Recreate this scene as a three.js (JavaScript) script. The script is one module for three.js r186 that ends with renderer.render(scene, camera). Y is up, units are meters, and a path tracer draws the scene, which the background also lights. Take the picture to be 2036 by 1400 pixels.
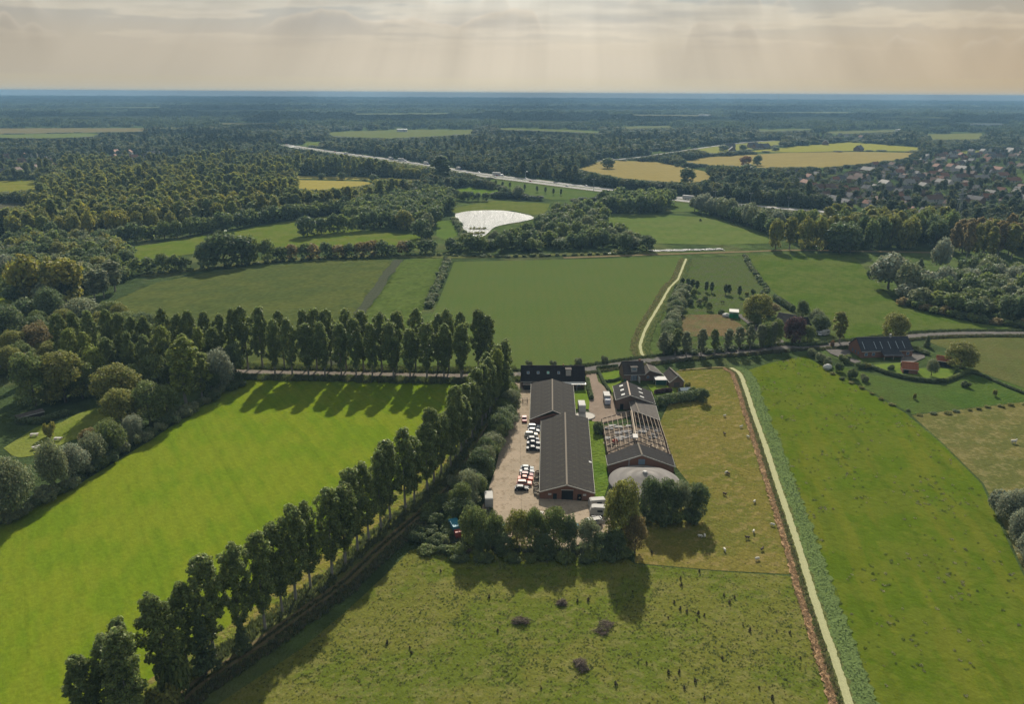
import * as THREE from 'three';
import { mergeGeometries } from 'three/addons/utils/BufferGeometryUtils.js';
import { MarchingCubes } from 'three/addons/objects/MarchingCubes.js';

// ---------------------------------------------------------------- camera, sky, sun, exposure
const scene = new THREE.Scene();
const camera = new THREE.PerspectiveCamera(47.71, 2036 / 1400, 1, 60000);
camera.position.set(0, 110, 0);
camera.rotation.order = 'YXZ';
camera.rotation.set(-18.0050 * Math.PI / 180, 0, 0.0056);
const renderer = new THREE.WebGLRenderer({ antialias: true });
renderer.toneMapping = THREE.LinearToneMapping;
renderer.toneMappingExposure = 1.52;
renderer.shadowMap.enabled = true;

const SUN_EL = 33 * Math.PI / 180, SUN_AZ = 3 * Math.PI / 180;
const sunDir = new THREE.Vector3(Math.sin(SUN_AZ) * Math.cos(SUN_EL), Math.sin(SUN_EL), -Math.cos(SUN_AZ) * Math.cos(SUN_EL));
const sun = new THREE.DirectionalLight(new THREE.Color().setRGB(1, 0.93, 0.8), 5);
sun.name = 'sun';
sun.position.copy(sunDir).multiplyScalar(900).add(new THREE.Vector3(0, 0, -300));
sun.target.position.set(0, 0, -300);
sun.castShadow = true; sun.shadow.radius = 1.6;
sun.shadow.mapSize.set(4096, 4096);
Object.assign(sun.shadow.camera, { left: -420, right: 420, top: 420, bottom: -420, near: 10, far: 2400 });
scene.add(sun, sun.target);
scene.fog = new THREE.FogExp2(new THREE.Color().setRGB(0.40, 0.70, 1.0), 0.000084);

function rng(seed) { let s = seed | 0; return () => { s = (s + 0x6d2b79f5) | 0; let t = Math.imul(s ^ (s >>> 15), 1 | s); t = (t + Math.imul(t ^ (t >>> 7), 61 | t)) ^ t; return ((t ^ (t >>> 14)) >>> 0) / 4294967296; }; }
const { clamp, lerp, smoothstep } = THREE.MathUtils;

// tileable value-noise tables, read with bilinear lookup: period 1 in both directions
const NS = 512;
function makeTable(seed, octaves, first) {
  const out = new Float32Array(NS * NS), r = rng(seed);
  let amp = 1, total = 0;
  for (let o = 0, n = first; o < octaves && n <= NS; o++, n *= 2, amp *= 0.55) {
    const g = new Float32Array(n * n); for (let i = 0; i < g.length; i++) g[i] = r();
    for (let y = 0; y < NS; y++) {
      const fy = y / NS * n, y0 = Math.floor(fy), ty = fy - y0, sy = ty * ty * (3 - 2 * ty), r0 = (y0 % n) * n, r1 = ((y0 + 1) % n) * n;
      for (let x = 0; x < NS; x++) {
        const fx = x / NS * n, x0 = Math.floor(fx), tx = fx - x0, sx = tx * tx * (3 - 2 * tx), a = x0 % n, b = (x0 + 1) % n;
        out[y * NS + x] += amp * lerp(lerp(g[r0 + a], g[r0 + b], sx), lerp(g[r1 + a], g[r1 + b], sx), sy);
      }
    }
    total += amp;
  }
  for (let i = 0; i < out.length; i++) out[i] = clamp((out[i] / total - 0.5) * 1.9 + 0.5, 0, 1);
  return out;
}
const TAB = [makeTable(11, 6, 8), makeTable(23, 6, 8), makeTable(37, 5, 16)];
function nz(t, u, v) {
  const T = TAB[t]; u = (u - Math.floor(u)) * NS; v = (v - Math.floor(v)) * NS;
  const x0 = u | 0, y0 = v | 0, fx = u - x0, fy = v - y0, x1 = (x0 + 1) & (NS - 1), y1 = (y0 + 1) & (NS - 1), a = (y0 & (NS - 1)) * NS, b = y1 * NS, xa = x0 & (NS - 1);
  const p = T[a + xa], q = T[b + xa];
  return (p + (T[a + x1] - p) * fx) * (1 - fy) + (q + (T[b + x1] - q) * fx) * fy;
}

// the sky: warm hazy air under broken evening cloud, the sun behind the cloud ahead of the camera
{
  const W = 4096, H = 2048, data = new Float32Array(W * H * 4);
  for (let row = 0; row < H; row++) {
    const up = ((row + 0.5) / H - 0.5) * Math.PI, el = up * 180 / Math.PI;
    const sy = Math.sin(up), cy = Math.cos(up);
    for (let col = 0; col < W; col++) {
      const i = (row * W + col) * 4;
      data[i + 3] = 1;
      if (el < -1) { data[i] = 0.3; data[i + 1] = 0.3; data[i + 2] = 0.28; continue; }
      const round = ((col + 0.5) / W - 0.5) * 2 * Math.PI, x = Math.cos(round) * cy, z = Math.sin(round) * cy;
      const cs = x * sunDir.x + sy * sunDir.y + z * sunDir.z, e = Math.max(el, 0);
      // clear air: cream at the horizon, grey blue higher up
      const az = Math.atan2(x, -z) * 180 / Math.PI, k = smoothstep(e, 2, 30), hz = Math.exp(-e / 4), away = smoothstep(-cs, -0.5, 0.75);
      let r = lerp(0.44, 0.30, k), g = lerp(0.405, 0.345, k), b = lerp(0.355, 0.39, k);
      const up2 = smoothstep(e, 2.6, 6.5); r = lerp(r, 0.375, up2 * (1 - k)); g = lerp(g, 0.395, up2 * (1 - k)); b = lerp(b, 0.405, up2 * (1 - k));
      r = lerp(r, 0.27, away); g = lerp(g, 0.35, away); b = lerp(b, 0.46, away);
      const side = Math.abs(az - 2), glow = 0.95 + 0.27 * Math.exp(-(side * side) / 420) * Math.exp(-e / 25) + 0.14 * Math.pow(Math.max(cs, 0), 6);
      const peach = smoothstep(az, 8, 36) * (1 - smoothstep(az, 60, 120)) * Math.exp(-e / 9);
      r *= glow * (1 + 0.02 * peach); g *= glow * (1 - 0.10 * peach); b *= glow * (1 - 0.24 * peach);
      // broken cloud at about 1500 m: cream where the sun comes through, grey beneath
      if (e > 0.05) {
        const inv = 1 / (sy + 0.05), px = x * inv, pz = z * inv;
        const w1 = nz(1, px * 0.05 + 0.3, pz * 0.06), w2 = nz(0, px * 0.062 + 0.11 + w1 * 0.04, pz * 0.095 + 0.05);
        const big = nz(2, px * 0.021 + 0.62, pz * 0.036 + 0.41), fine = nz(1, px * 0.2 + w1 * 0.3, pz * 0.3), wisp = nz(0, px * 0.7, pz * 1.5 + w1);
        const d = big * 0.52 + w2 * 0.44 + fine * 0.12 + wisp * 0.03;
        const low = smoothstep(e, 2.2, 4.8), cover = smoothstep(d, 0.46, 0.74) * low, rim = smoothstep(d, 0.50, 0.57) * (1 - smoothstep(d, 0.57, 0.72)) * low, dark = smoothstep(d, 0.66, 0.86);
        const sunward = (0.86 + 0.36 * Math.pow(Math.max(cs, 0), 3)) * (1 - 0.15 * away), pk = 1 - 0.8 * peach;
        const cr = lerp(0.56, 0.345, dark) * sunward, cg = lerp(0.505, 0.335, dark) * sunward * (0.9 + 0.1 * pk), cb = lerp(0.43, 0.325, dark) * sunward * (0.8 + 0.2 * pk), a = cover * 0.34;
        r = lerp(r, cr, a) + rim * 0.085 * sunward; g = lerp(g, cg, a) + rim * 0.070 * sunward; b = lerp(b, cb, a) + rim * 0.048 * sunward;
      }
      // banks of cumulus low over the horizon: lit along the upper edge, hazy below
      if (e > 1 && e < 14) for (let j = 0; j < 4; j++) {
        const e0 = [4.5, 5.7, 6.9, 9.5][j], m = smoothstep(nz(2, az / 150 + j * 0.29 + 0.07, 0.13 * j + 0.21), 0.40, 0.60);
        const t = e0 + (nz(1, az / 60 + 0.31 * j, 0.37 * j + 0.12) - 0.5) * 1.5 + (nz(0, az / 36 + 0.17 * j, 0.53) - 0.5) * 0.7 - (1 - m) * 1.4, dep = t - e;
        if (dep <= 0) continue;
        const ins = smoothstep(dep, 0, 0.13) * m, lit = Math.exp(-dep / 0.30), body = Math.exp(-dep / 1.5), sw = 0.9 + 0.3 * Math.pow(Math.max(cs, 0), 2);
        const kk = ins * lit * 0.85; r = lerp(r, 0.575 * sw, kk); g = lerp(g, 0.52 * sw, kk); b = lerp(b, 0.445 * sw, kk);
        const dk = 1 - 0.22 * ins * body * (1 - lit); r *= dk; g *= dk; b *= dk * 1.01;
      }
      // shafts of lit air fanning down from the sun
      if (e < 16) {
        const ax = Math.atan2(x, -z) - SUN_AZ, fan = Math.atan2(ax, SUN_EL - up);
        const s = nz(0, fan * 0.55 + 0.37, 0.31) * 0.6 + nz(2, fan * 1.3 + 0.1, 0.77) * 0.4;
        const m = 1 + (s - 0.5) * 0.34 * smoothstep(e, -0.2, 1.4) * (1 - smoothstep(e, 4.5, 13)) * Math.exp(-(ax * ax) / 0.35);
        r *= m; g *= m; b *= m;
      }
      const lowAir = 1 - 0.10 * Math.exp(-e / 1.3); r *= lowAir; g *= lowAir; b *= lowAir; const warm = Math.exp(-e / 9) * (1 - away); data[i] = r * (0.80 + 0.03 * warm); data[i + 1] = g * (0.80 - 0.005 * warm); data[i + 2] = b * (0.78 - 0.11 * warm);
    }
  }
  const tex = new THREE.DataTexture(data, W, H, THREE.RGBAFormat, THREE.FloatType);
  tex.mapping = THREE.EquirectangularReflectionMapping; tex.magFilter = THREE.LinearFilter; tex.minFilter = THREE.LinearFilter; tex.needsUpdate = true;
  scene.background = tex; scene.environment = tex;
}

// ---------------------------------------------------------------- helpers
const used = new Map();
function numbered(name) { const n = used.get(name) ?? 0; used.set(name, n + 1); return n ? name + '_' + String(n).padStart(3, '0') : name; }
const shade = (o) => { o.castShadow = true; o.receiveShadow = true; return o; };
function tag(o, label, category, group) { o.userData.label = label; o.userData.category = category; if (group) o.userData.group = group; return o; }
function thing(name, label, category, [x, z] = [0, 0], turn = 0, group, y = 0) {
  const o = new THREE.Group(); o.name = numbered(name); o.position.set(x, y, z); o.rotation.y = turn; tag(o, label, category, group); scene.add(o); return o;
}
function part(name, geo, mat, parent) { const m = shade(new THREE.Mesh(geo, mat)); m.name = name; parent.add(m); return m; }
function structure(name, geo, mat, y = 0) { const m = shade(new THREE.Mesh(geo, mat)); m.name = numbered(name); m.position.y = y; m.userData.kind = 'structure'; scene.add(m); return m; }
function stuff(name, label, category, o) { o.name = numbered(name); shade(o); o.userData = { kind: 'stuff', label, category }; scene.add(o); return o; }
const lin = (r, g, b) => new THREE.Color().setRGB(r, g, b);
const mat = (r, g, b, rough = 0.85, extra = {}) => new THREE.MeshPhysicalMaterial({ color: lin(r, g, b), roughness: rough, specularIntensity: 0.4, ...extra });
const MATT = { specularIntensity: 0 };   // grass, soil and crops have no sheen of their own
function box(w, h, d, x = 0, y = 0, z = 0, ry = 0) { const g = new THREE.BoxGeometry(w, h, d); if (ry) g.rotateY(ry); g.translate(x, y, z); return g; }
const ORD = ['first', 'second', 'third', 'fourth', 'fifth', 'sixth', 'seventh', 'eighth', 'ninth', 'tenth', 'eleventh', 'twelfth', 'thirteenth', 'fourteenth', 'fifteenth', 'sixteenth', 'seventeenth', 'eighteenth', 'nineteenth', 'twentieth', 'twenty-first', 'twenty-second', 'twenty-third', 'twenty-fourth', 'twenty-fifth', 'twenty-sixth', 'twenty-seventh', 'twenty-eighth', 'twenty-ninth', 'thirtieth', 'thirty-first', 'thirty-second', 'thirty-third', 'thirty-fourth', 'thirty-fifth', 'thirty-sixth'];
function inside(p, poly) { let c = false; for (let i = 0, j = poly.length - 1; i < poly.length; j = i++) { const a = poly[i], b = poly[j]; if ((a[1] > p[1]) !== (b[1] > p[1]) && p[0] < (b[0] - a[0]) * (p[1] - a[1]) / (b[1] - a[1]) + a[0]) c = !c; } return c; }
function walk(poly, step) {  // points at even steps along a polyline, with the direction there
  const out = []; let left = 0;
  for (let i = 0; i + 1 < poly.length; i++) {
    const [ax, az] = poly[i], [bx, bz] = poly[i + 1], L = Math.hypot(bx - ax, bz - az);
    for (let d = left; d < L; d += step) out.push([ax + (bx - ax) * d / L, az + (bz - az) * d / L, (bx - ax) / L, (bz - az) / L]);
    left = (Math.ceil((L - left) / step) * step + left) - L;
  }
  return out;
}
function smooth(poly, n = 6) { const c = new THREE.CatmullRomCurve3(poly.map(([x, z]) => new THREE.Vector3(x, 0, z))); return c.getPoints(n * (poly.length - 1)).map((p) => [p.x, p.z]); }
// flat sheet from a ground outline; uv either in metres or 0..1 over its bounds
function sheetGeo(poly, unit) {
  const s = new THREE.Shape(poly.map(([x, z]) => new THREE.Vector2(x, -z))), g = new THREE.ShapeGeometry(s);
  g.rotateX(-Math.PI / 2);
  const p = g.attributes.position, uv = g.attributes.uv; g.computeBoundingBox(); const b = g.boundingBox;
  for (let i = 0; i < p.count; i++) unit ? uv.setXY(i, (p.getX(i) - b.min.x) / (b.max.x - b.min.x), (p.getZ(i) - b.min.z) / (b.max.z - b.min.z)) : uv.setXY(i, p.getX(i), p.getZ(i));
  return g;
}
// ribbon along a polyline with a width per point; slightly ragged if asked
function ribbonGeo(poly, width, ragged = 0, seed = 1) {
  const r = rng(seed), pos = [], uv = [], idx = []; let run = 0;
  for (let i = 0; i < poly.length; i++) {
    const a = poly[Math.max(0, i - 1)], b = poly[Math.min(poly.length - 1, i + 1)], L = Math.hypot(b[0] - a[0], b[1] - a[1]) || 1, nx = -(b[1] - a[1]) / L, nzz = (b[0] - a[0]) / L;
    const w = typeof width === 'function' ? width(i / (poly.length - 1)) : width, j = (r() - 0.5) * ragged, k = (r() - 0.5) * ragged;
    if (i) run += Math.hypot(poly[i][0] - poly[i - 1][0], poly[i][1] - poly[i - 1][1]);
    pos.push(poly[i][0] + nx * (w / 2 + j), 0, poly[i][1] + nzz * (w / 2 + j), poly[i][0] - nx * (w / 2 + k), 0, poly[i][1] - nzz * (w / 2 + k));
    uv.push(run, 0, run, w);
    if (i) { const q = i * 2; idx.push(q - 2, q, q - 1, q - 1, q, q + 1); }
  }
  const g = new THREE.BufferGeometry();
  g.setAttribute('position', new THREE.Float32BufferAttribute(pos, 3)); g.setAttribute('uv', new THREE.Float32BufferAttribute(uv, 2)); g.setIndex(idx);
  g.computeVertexNormals();
  if (g.attributes.normal.getY(0) < 0) { const a = g.index.array; for (let i = 0; i < a.length; i += 3) { const t = a[i]; a[i] = a[i + 1]; a[i + 1] = t; } g.computeVertexNormals(); }
  return g;
}
const sr = (c) => Math.round(255 * (c <= 0.0031308 ? 12.92 * c : 1.055 * Math.pow(c, 1 / 2.4) - 0.055));
const SRGB = new Uint8Array(4097); for (let i = 0; i <= 4096; i++) SRGB[i] = clamp(sr(i / 4096), 0, 255);
// colour texture of a ground sheet: fn(x, z, out) gives linear albedo
function groundTex(poly, res, fn, resZ = res) {
  let x0 = 1e9, x1 = -1e9, z0 = 1e9, z1 = -1e9; for (const [x, z] of poly) { x0 = Math.min(x0, x); x1 = Math.max(x1, x); z0 = Math.min(z0, z); z1 = Math.max(z1, z); }
  const d = new Uint8Array(res * resZ * 4), c = [0, 0, 0];
  for (let j = 0, o = 0; j < resZ; j++) for (let i = 0; i < res; i++, o += 4) {
    fn(x0 + (i + 0.5) / res * (x1 - x0), z0 + (j + 0.5) / resZ * (z1 - z0), c);
    d[o] = SRGB[clamp(c[0] * 4096, 0, 4096) | 0]; d[o + 1] = SRGB[clamp(c[1] * 4096, 0, 4096) | 0]; d[o + 2] = SRGB[clamp(c[2] * 4096, 0, 4096) | 0]; d[o + 3] = 255;
  }
  const t = new THREE.DataTexture(d, res, resZ); t.colorSpace = THREE.SRGBColorSpace; t.magFilter = THREE.LinearFilter; t.minFilter = THREE.LinearFilter; t.needsUpdate = true;
  t.wrapS = t.wrapT = THREE.ClampToEdgeWrapping; t.userData.size = [x1 - x0, z1 - z0];
  return t;
}
// fine relief shared by all grass: 1 = a tile of 24 m
const reliefTex = (() => {
  const n = 1024, d = new Uint8Array(n * n * 4);
  for (let j = 0, o = 0; j < n; j++) for (let i = 0; i < n; i++, o += 4) { const v = 255 * (0.55 * nz(2, i / n * 2, j / n * 2) + 0.45 * nz(0, i / n * 3, j / n * 3)); d[o] = d[o + 1] = d[o + 2] = v; d[o + 3] = 255; }
  const t = new THREE.DataTexture(d, n, n); t.wrapS = t.wrapT = THREE.RepeatWrapping; t.magFilter = THREE.LinearFilter; t.needsUpdate = true; return t;
})();
function relief(wx, wz, tile = 24) { const t = reliefTex.clone(); t.repeat.set(wx / tile, wz / tile); t.needsUpdate = true; return t; }
function field(name, poly, y, res, fn, bump = 0.25, tile = 24, resZ = res) {
  const t = groundTex(poly, res, fn, resZ), m = new THREE.MeshPhysicalMaterial({ map: t, roughness: 1, ...MATT });
  if (bump) { m.bumpMap = relief(t.userData.size[0], t.userData.size[1], tile); m.bumpScale = bump; }
  return structure(name, sheetGeo(poly, true), m, y);
}
const mix3 = (o, a, b, k) => { o[0] = a[0] + (b[0] - a[0]) * k; o[1] = a[1] + (b[1] - a[1]) * k; o[2] = a[2] + (b[2] - a[2]) * k; };
const mul3 = (o, k) => { o[0] *= k; o[1] *= k; o[2] *= k; };
const tri = (x) => Math.abs((x - Math.floor(x)) * 2 - 1);

// ---------------------------------------------------------------- ground, fields, roads, water
{
  const n = 2048, S = 2400, d = new Uint8Array(n * n * 4), c = [0, 0, 0];
  for (let j = 0, o = 0; j < n; j++) for (let i = 0; i < n; i++, o += 4) {
    const u = i / n, v = j / n, a = nz(0, u * 3, v * 3), b = nz(1, u * 11, v * 11), e = nz(2, u * 37, v * 37);
    mix3(c, [0.040, 0.058, 0.022], [0.062, 0.088, 0.026], smoothstep(a + (b - 0.5) * 0.5, 0.35, 0.65));
    if (b > 0.62) mix3(c, c, [0.080, 0.082, 0.036], (b - 0.62) * 1.8);
    mul3(c, 0.72 + 0.56 * e);
    d[o] = SRGB[c[0] * 4096 | 0]; d[o + 1] = SRGB[c[1] * 4096 | 0]; d[o + 2] = SRGB[c[2] * 4096 | 0]; d[o + 3] = 255;
  }
  const t = new THREE.DataTexture(d, n, n); t.colorSpace = THREE.SRGBColorSpace; t.wrapS = t.wrapT = THREE.RepeatWrapping; t.magFilter = THREE.LinearFilter; t.repeat.set(1 / S, 1 / S); t.needsUpdate = true;
  const b = reliefTex.clone(); b.repeat.set(1 / 24, 1 / 24); b.needsUpdate = true;
  const m = new THREE.MeshPhysicalMaterial({ map: t, bumpMap: b, bumpScale: 0.4, roughness: 1, ...MATT });
  structure('ground', sheetGeo([[-24000, 420], [-24000, -20500], [24000, -20500], [24000, 420]]), m, 0);
}
const shift = (line, d) => line.map(([x, z], i) => { const a = line[Math.max(0, i - 1)], b = line[Math.min(line.length - 1, i + 1)], L = Math.hypot(b[0] - a[0], b[1] - a[1]) || 1; return [x - (b[1] - a[1]) / L * d, z + (b[0] - a[0]) / L * d]; });
const NO_TREES = [];   // outlines where no woodland grows
let layer = 0.02;
const nextLayer = () => (layer += 0.006);
const grassFn = (a, b, k = 1, fine = 0.5, ox = 0) => (x, z, c) => {
  const n1 = nz(0, x / 160 + ox, z / 160), n2 = nz(1, x / 31, z / 31 + ox), n3 = nz(2, x / 7.3, z / 7.3);
  mix3(c, a, b, smoothstep(n1 * 0.6 + n2 * 0.4, 0.3, 0.7)); mul3(c, k * (1 - fine / 2 + fine * (n3 * 0.6 + n2 * 0.4)));
};
const MEADOW = [[-108,-302.3],[-11.5,-296.9],[-13.6,-277.3],[-19.2,-249.4],[-24.8,-227.8],[-32.1,-210.8],[-38.4,-195.9],[-45.7,-177.8],[-53.6,-160.3],[-59.9,-147.2],[-65.7,-136.4],[-70.7,-129],[-75.4,-118.4],[-78.9,-108],[-130.3,-107.6],[-180.1,-162.1],[-142.5,-176.8],[-135.8,-186.8],[-127.3,-208.8],[-119.4,-241.5],[-112.8,-278.4]];
field('meadow', MEADOW, nextLayer(), 2048, (x, z, c) => {
  // mown grass: rows along the long side, yellow regrowth between, a little clover
  const along = x * 0.52 + z * 0.854, across = x * 0.854 - z * 0.52;
  const n1 = nz(0, x / 140, z / 140), n2 = nz(1, across / 26, along / 90), n3 = nz(2, across / 5, along / 16), n4 = nz(0, x / 6.1, z / 6.1);
  mix3(c, [0.100, 0.148, 0.009], [0.126, 0.158, 0.012], smoothstep(n1 * 0.7 + n2 * 0.5, 0.35, 0.85));
  const row = tri(across / 3.1 + n2 * 0.8); c[0] *= 0.95 + 0.1 * row; c[1] *= 0.97 + 0.06 * row;
  const mow = tri(across / 6.4 + 0.12 * n2), lane = tri(across / 27 + 0.02 * n2) < 0.03 ? 0.93 : 1;
  mul3(c, (0.74 + 0.16 * n3 + 0.24 * n4 + 0.04 * mow) * lane);
}, 0.12, 31);
const PASTURE = [[-14.4,-180.5],[-20,-178.1],[-25.5,-175.7],[-30.6,-163.6],[-36.5,-150.9],[-43.3,-138.2],[-52,-126.4],[-59.6,-116.1],[-64,-103.9],[63,-104.7],[61.7,-123.2],[65.9,-149.2],[68,-165.3],[49.3,-167.3],[30.5,-170.1],[28.2,-173.9],[8.1,-174.9]];
field('pasture', PASTURE, nextLayer(), 2048, (x, z, c) => {
  const n1 = nz(0, x / 90 + 0.2, z / 90), n2 = nz(1, x / 17, z / 17), n3 = nz(2, x / 4.2, z / 4.2), n4 = nz(0, x / 13 + 0.5, z / 9), n5 = nz(1, x / 3.1 + 0.3, z / 3.1);
  mix3(c, [0.105, 0.108, 0.022], [0.078, 0.098, 0.014], smoothstep(n1, 0.35, 0.65));
  const dry = smoothstep(n2 * 0.5 + n4 * 0.5, 0.5, 0.72); mix3(c, c, [0.150, 0.135, 0.050], dry * 0.45);
  const rough = smoothstep(n3 * 0.6 + n5 * 0.4, 0.56, 0.72); mix3(c, c, [0.056, 0.070, 0.018], rough * 0.5);
  mul3(c, 0.84 + 0.36 * n5);
}, 0.22, 37);
const PADDOCK = [[52.2,-259.1],[60.9,-283.7],[68.7,-313.9],[89.6,-317.4],[92.6,-308],[85.5,-264.2],[77.7,-213.8],[73,-185.2],[68.8,-166],[49.4,-167.7],[30.5,-170.6],[32.6,-184.7],[35.5,-195.3],[54.6,-201.2],[51.1,-223.5]];
field('paddock', PADDOCK, nextLayer(), 1024, (x, z, c) => {
  const n1 = nz(1, x / 80 + 0.7, z / 80), n2 = nz(0, x / 15, z / 15), n3 = nz(2, x / 4, z / 4);
  mix3(c, [0.140, 0.122, 0.030], [0.112, 0.112, 0.024], smoothstep(n1, 0.35, 0.65));
  mix3(c, c, [0.225, 0.170, 0.070], 0.5 * smoothstep(n2, 0.55, 0.8)); mul3(c, 0.66 + 0.42 * n3);
}, 0.2, 33);
const RIGHT = [[97.6,-314.4],[111,-325],[129.7,-335],[132.5,-318.8],[137.3,-299.3],[143.2,-268.8],[142.7,-243.4],[140,-213.9],[132,-191],[123.1,-165],[142.2,-135.1],[117.4,-105.1],[63.5,-104.7],[66.6,-125.9],[70.4,-147.4],[76.5,-180.3],[83.9,-220.5],[89.7,-255.2],[95.3,-289.6]];
field('grazing_field', RIGHT, nextLayer(), 2048, (x, z, c) => {
  const n1 = nz(0, x / 110 + 0.4, z / 110 + 0.2), n2 = nz(1, x / 19, z / 19), n3 = nz(2, x / 4.6, z / 4.6), d = nz(1, (x + z * 0.161) / 34, z / 260);
  mix3(c, [0.066, 0.100, 0.007], [0.082, 0.104, 0.011], smoothstep(n1 * 0.6 + n2 * 0.4, 0.35, 0.65));
  mix3(c, c, [0.112, 0.116, 0.014], 0.45 * smoothstep(d, 0.55, 0.85)); const row = x + 0.161 * z, tl = tri(row / 22 + 0.06 * n2); if (tl < 0.07) mul3(c, 0.86 + 0.06 * n2); mul3(c, 0.97 + 0.06 * tri(row / 5.5 + 0.2 * n2)); mul3(c, 0.78 + 0.22 * n3 + 0.12 * n2);
}, 0.18, 41);
const DRYRIGHT = [[144.5,-266.9],[193.5,-280.5],[268,-286.9],[143.5,-136.6],[124.4,-167.2],[133.5,-192.3],[140.7,-213.9],[143.4,-243.4]];
field('dry_grassland', DRYRIGHT, nextLayer(), 1024, (x, z, c) => {
  const n1 = nz(0, x / 70, z / 70 + 0.6), n2 = nz(1, x / 12, z / 12), n3 = nz(2, x / 4, z / 4);
  mix3(c, [0.125, 0.115, 0.038], [0.096, 0.102, 0.030], smoothstep(n1, 0.3, 0.7)); mix3(c, c, [0.21, 0.18, 0.08], 0.5 * smoothstep(n2, 0.55, 0.8)); mul3(c, 0.68 + 0.36 * n3);
}, 0.2, 33);
field('house_meadow', [[132.5,-318.8],[139.8,-322.2],[147.4,-312.7],[153.2,-307.8],[161.2,-300.8],[173.3,-298.7],[191,-310.9],[196.1,-284.7],[205.8,-280.7],[193.5,-280.5],[145,-267.9],[137.8,-300.4]], nextLayer(), 1024, grassFn([0.076, 0.108, 0.026], [0.066, 0.104, 0.024], 0.76, 0.55), 0.3);
field('house_meadow', [[176.7,-297.6],[193.5,-313.4],[202.8,-295.7],[205.8,-280.7],[194.1,-281.5],[166.5,-274],[161.9,-287.9]], nextLayer(), 512, grassFn([0.062, 0.108, 0.020], [0.074, 0.112, 0.024], 0.76, 0.4), 0.3);
field('dry_grassland', [[194.4,-360.4],[211.8,-364],[245.9,-366.3],[309.3,-365.9],[244.3,-281.3],[202.8,-295.7],[198,-308.6],[194.9,-317.9],[204.2,-334.9],[197.2,-349.5]], nextLayer(), 1024, grassFn([0.120, 0.122, 0.042], [0.095, 0.108, 0.034], 0.76, 0.5), 0.3);
// level fields beyond the road
const FIELD_D = [[-39.9,-537],[121.1,-559.2],[105.5,-502.5],[81.1,-430.5],[62.1,-378.2],[52.9,-330.9],[30.3,-319],[0.5,-314],[-18.3,-311.1],[-28.8,-312.2],[-45.5,-311.9],[-43.1,-362.4],[-40.9,-416.9]];
field('hay_field', FIELD_D, nextLayer(), 1024, (x, z, c) => {
  const n1 = nz(0, x / 200, z / 200 + 0.3), n2 = nz(1, x / 9, z / 60), n3 = nz(2, x / 6, z / 6);
  mix3(c, [0.092, 0.130, 0.034], [0.102, 0.132, 0.038], n1); c[0] *= 0.94 + 0.12 * n2; mul3(c, 0.66 + 0.14 * n3);
}, 0.08);
const EAST1 = [[123.2,-552],[165.4,-564.1],[156,-503.8],[151.2,-458.3],[148,-432.1],[123.3,-390.4],[84.7,-389.6],[83.8,-419.6],[97.1,-467.3]];
field('rough_field', EAST1, nextLayer(), 1024, (x, z, c) => {
  const n1 = nz(0, x / 60, z / 60), n2 = nz(1, x / 14, z / 14), n3 = nz(2, x / 5, z / 5);
  mix3(c, [0.075, 0.115, 0.026], [0.095, 0.112, 0.040], n1); mix3(c, c, [0.10, 0.105, 0.075], 0.5 * smoothstep(n2, 0.6, 0.75)); mul3(c, 0.52 + 0.4 * n3);
}, 0.4);
const EAST2 = [[168.8,-566.1],[247.3,-577.9],[230.7,-505.8],[213.6,-431.3],[229.9,-398.3],[256.6,-383.9],[311.9,-369.3],[310,-366.7],[251.1,-374.9],[198.1,-370.5],[158,-355.8],[158.7,-389.2],[150.4,-426.5],[156,-482.2]];
field('hay_field', EAST2, nextLayer(), 1024, grassFn([0.078, 0.122, 0.020], [0.100, 0.128, 0.030], 0.72, 0.45), 0.3);
field('bare_paddock', [[86.2,-402.1],[111.5,-404.7],[114.8,-385.6],[114.2,-365.5],[74.7,-363.1],[79.8,-384.9]], nextLayer(), 512, grassFn([0.160, 0.120, 0.060], [0.110, 0.110, 0.045], 0.76, 0.6), 0.3);
NO_TREES.push(MEADOW, PASTURE, PADDOCK, RIGHT, DRYRIGHT, FIELD_D, EAST1, EAST2);
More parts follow.
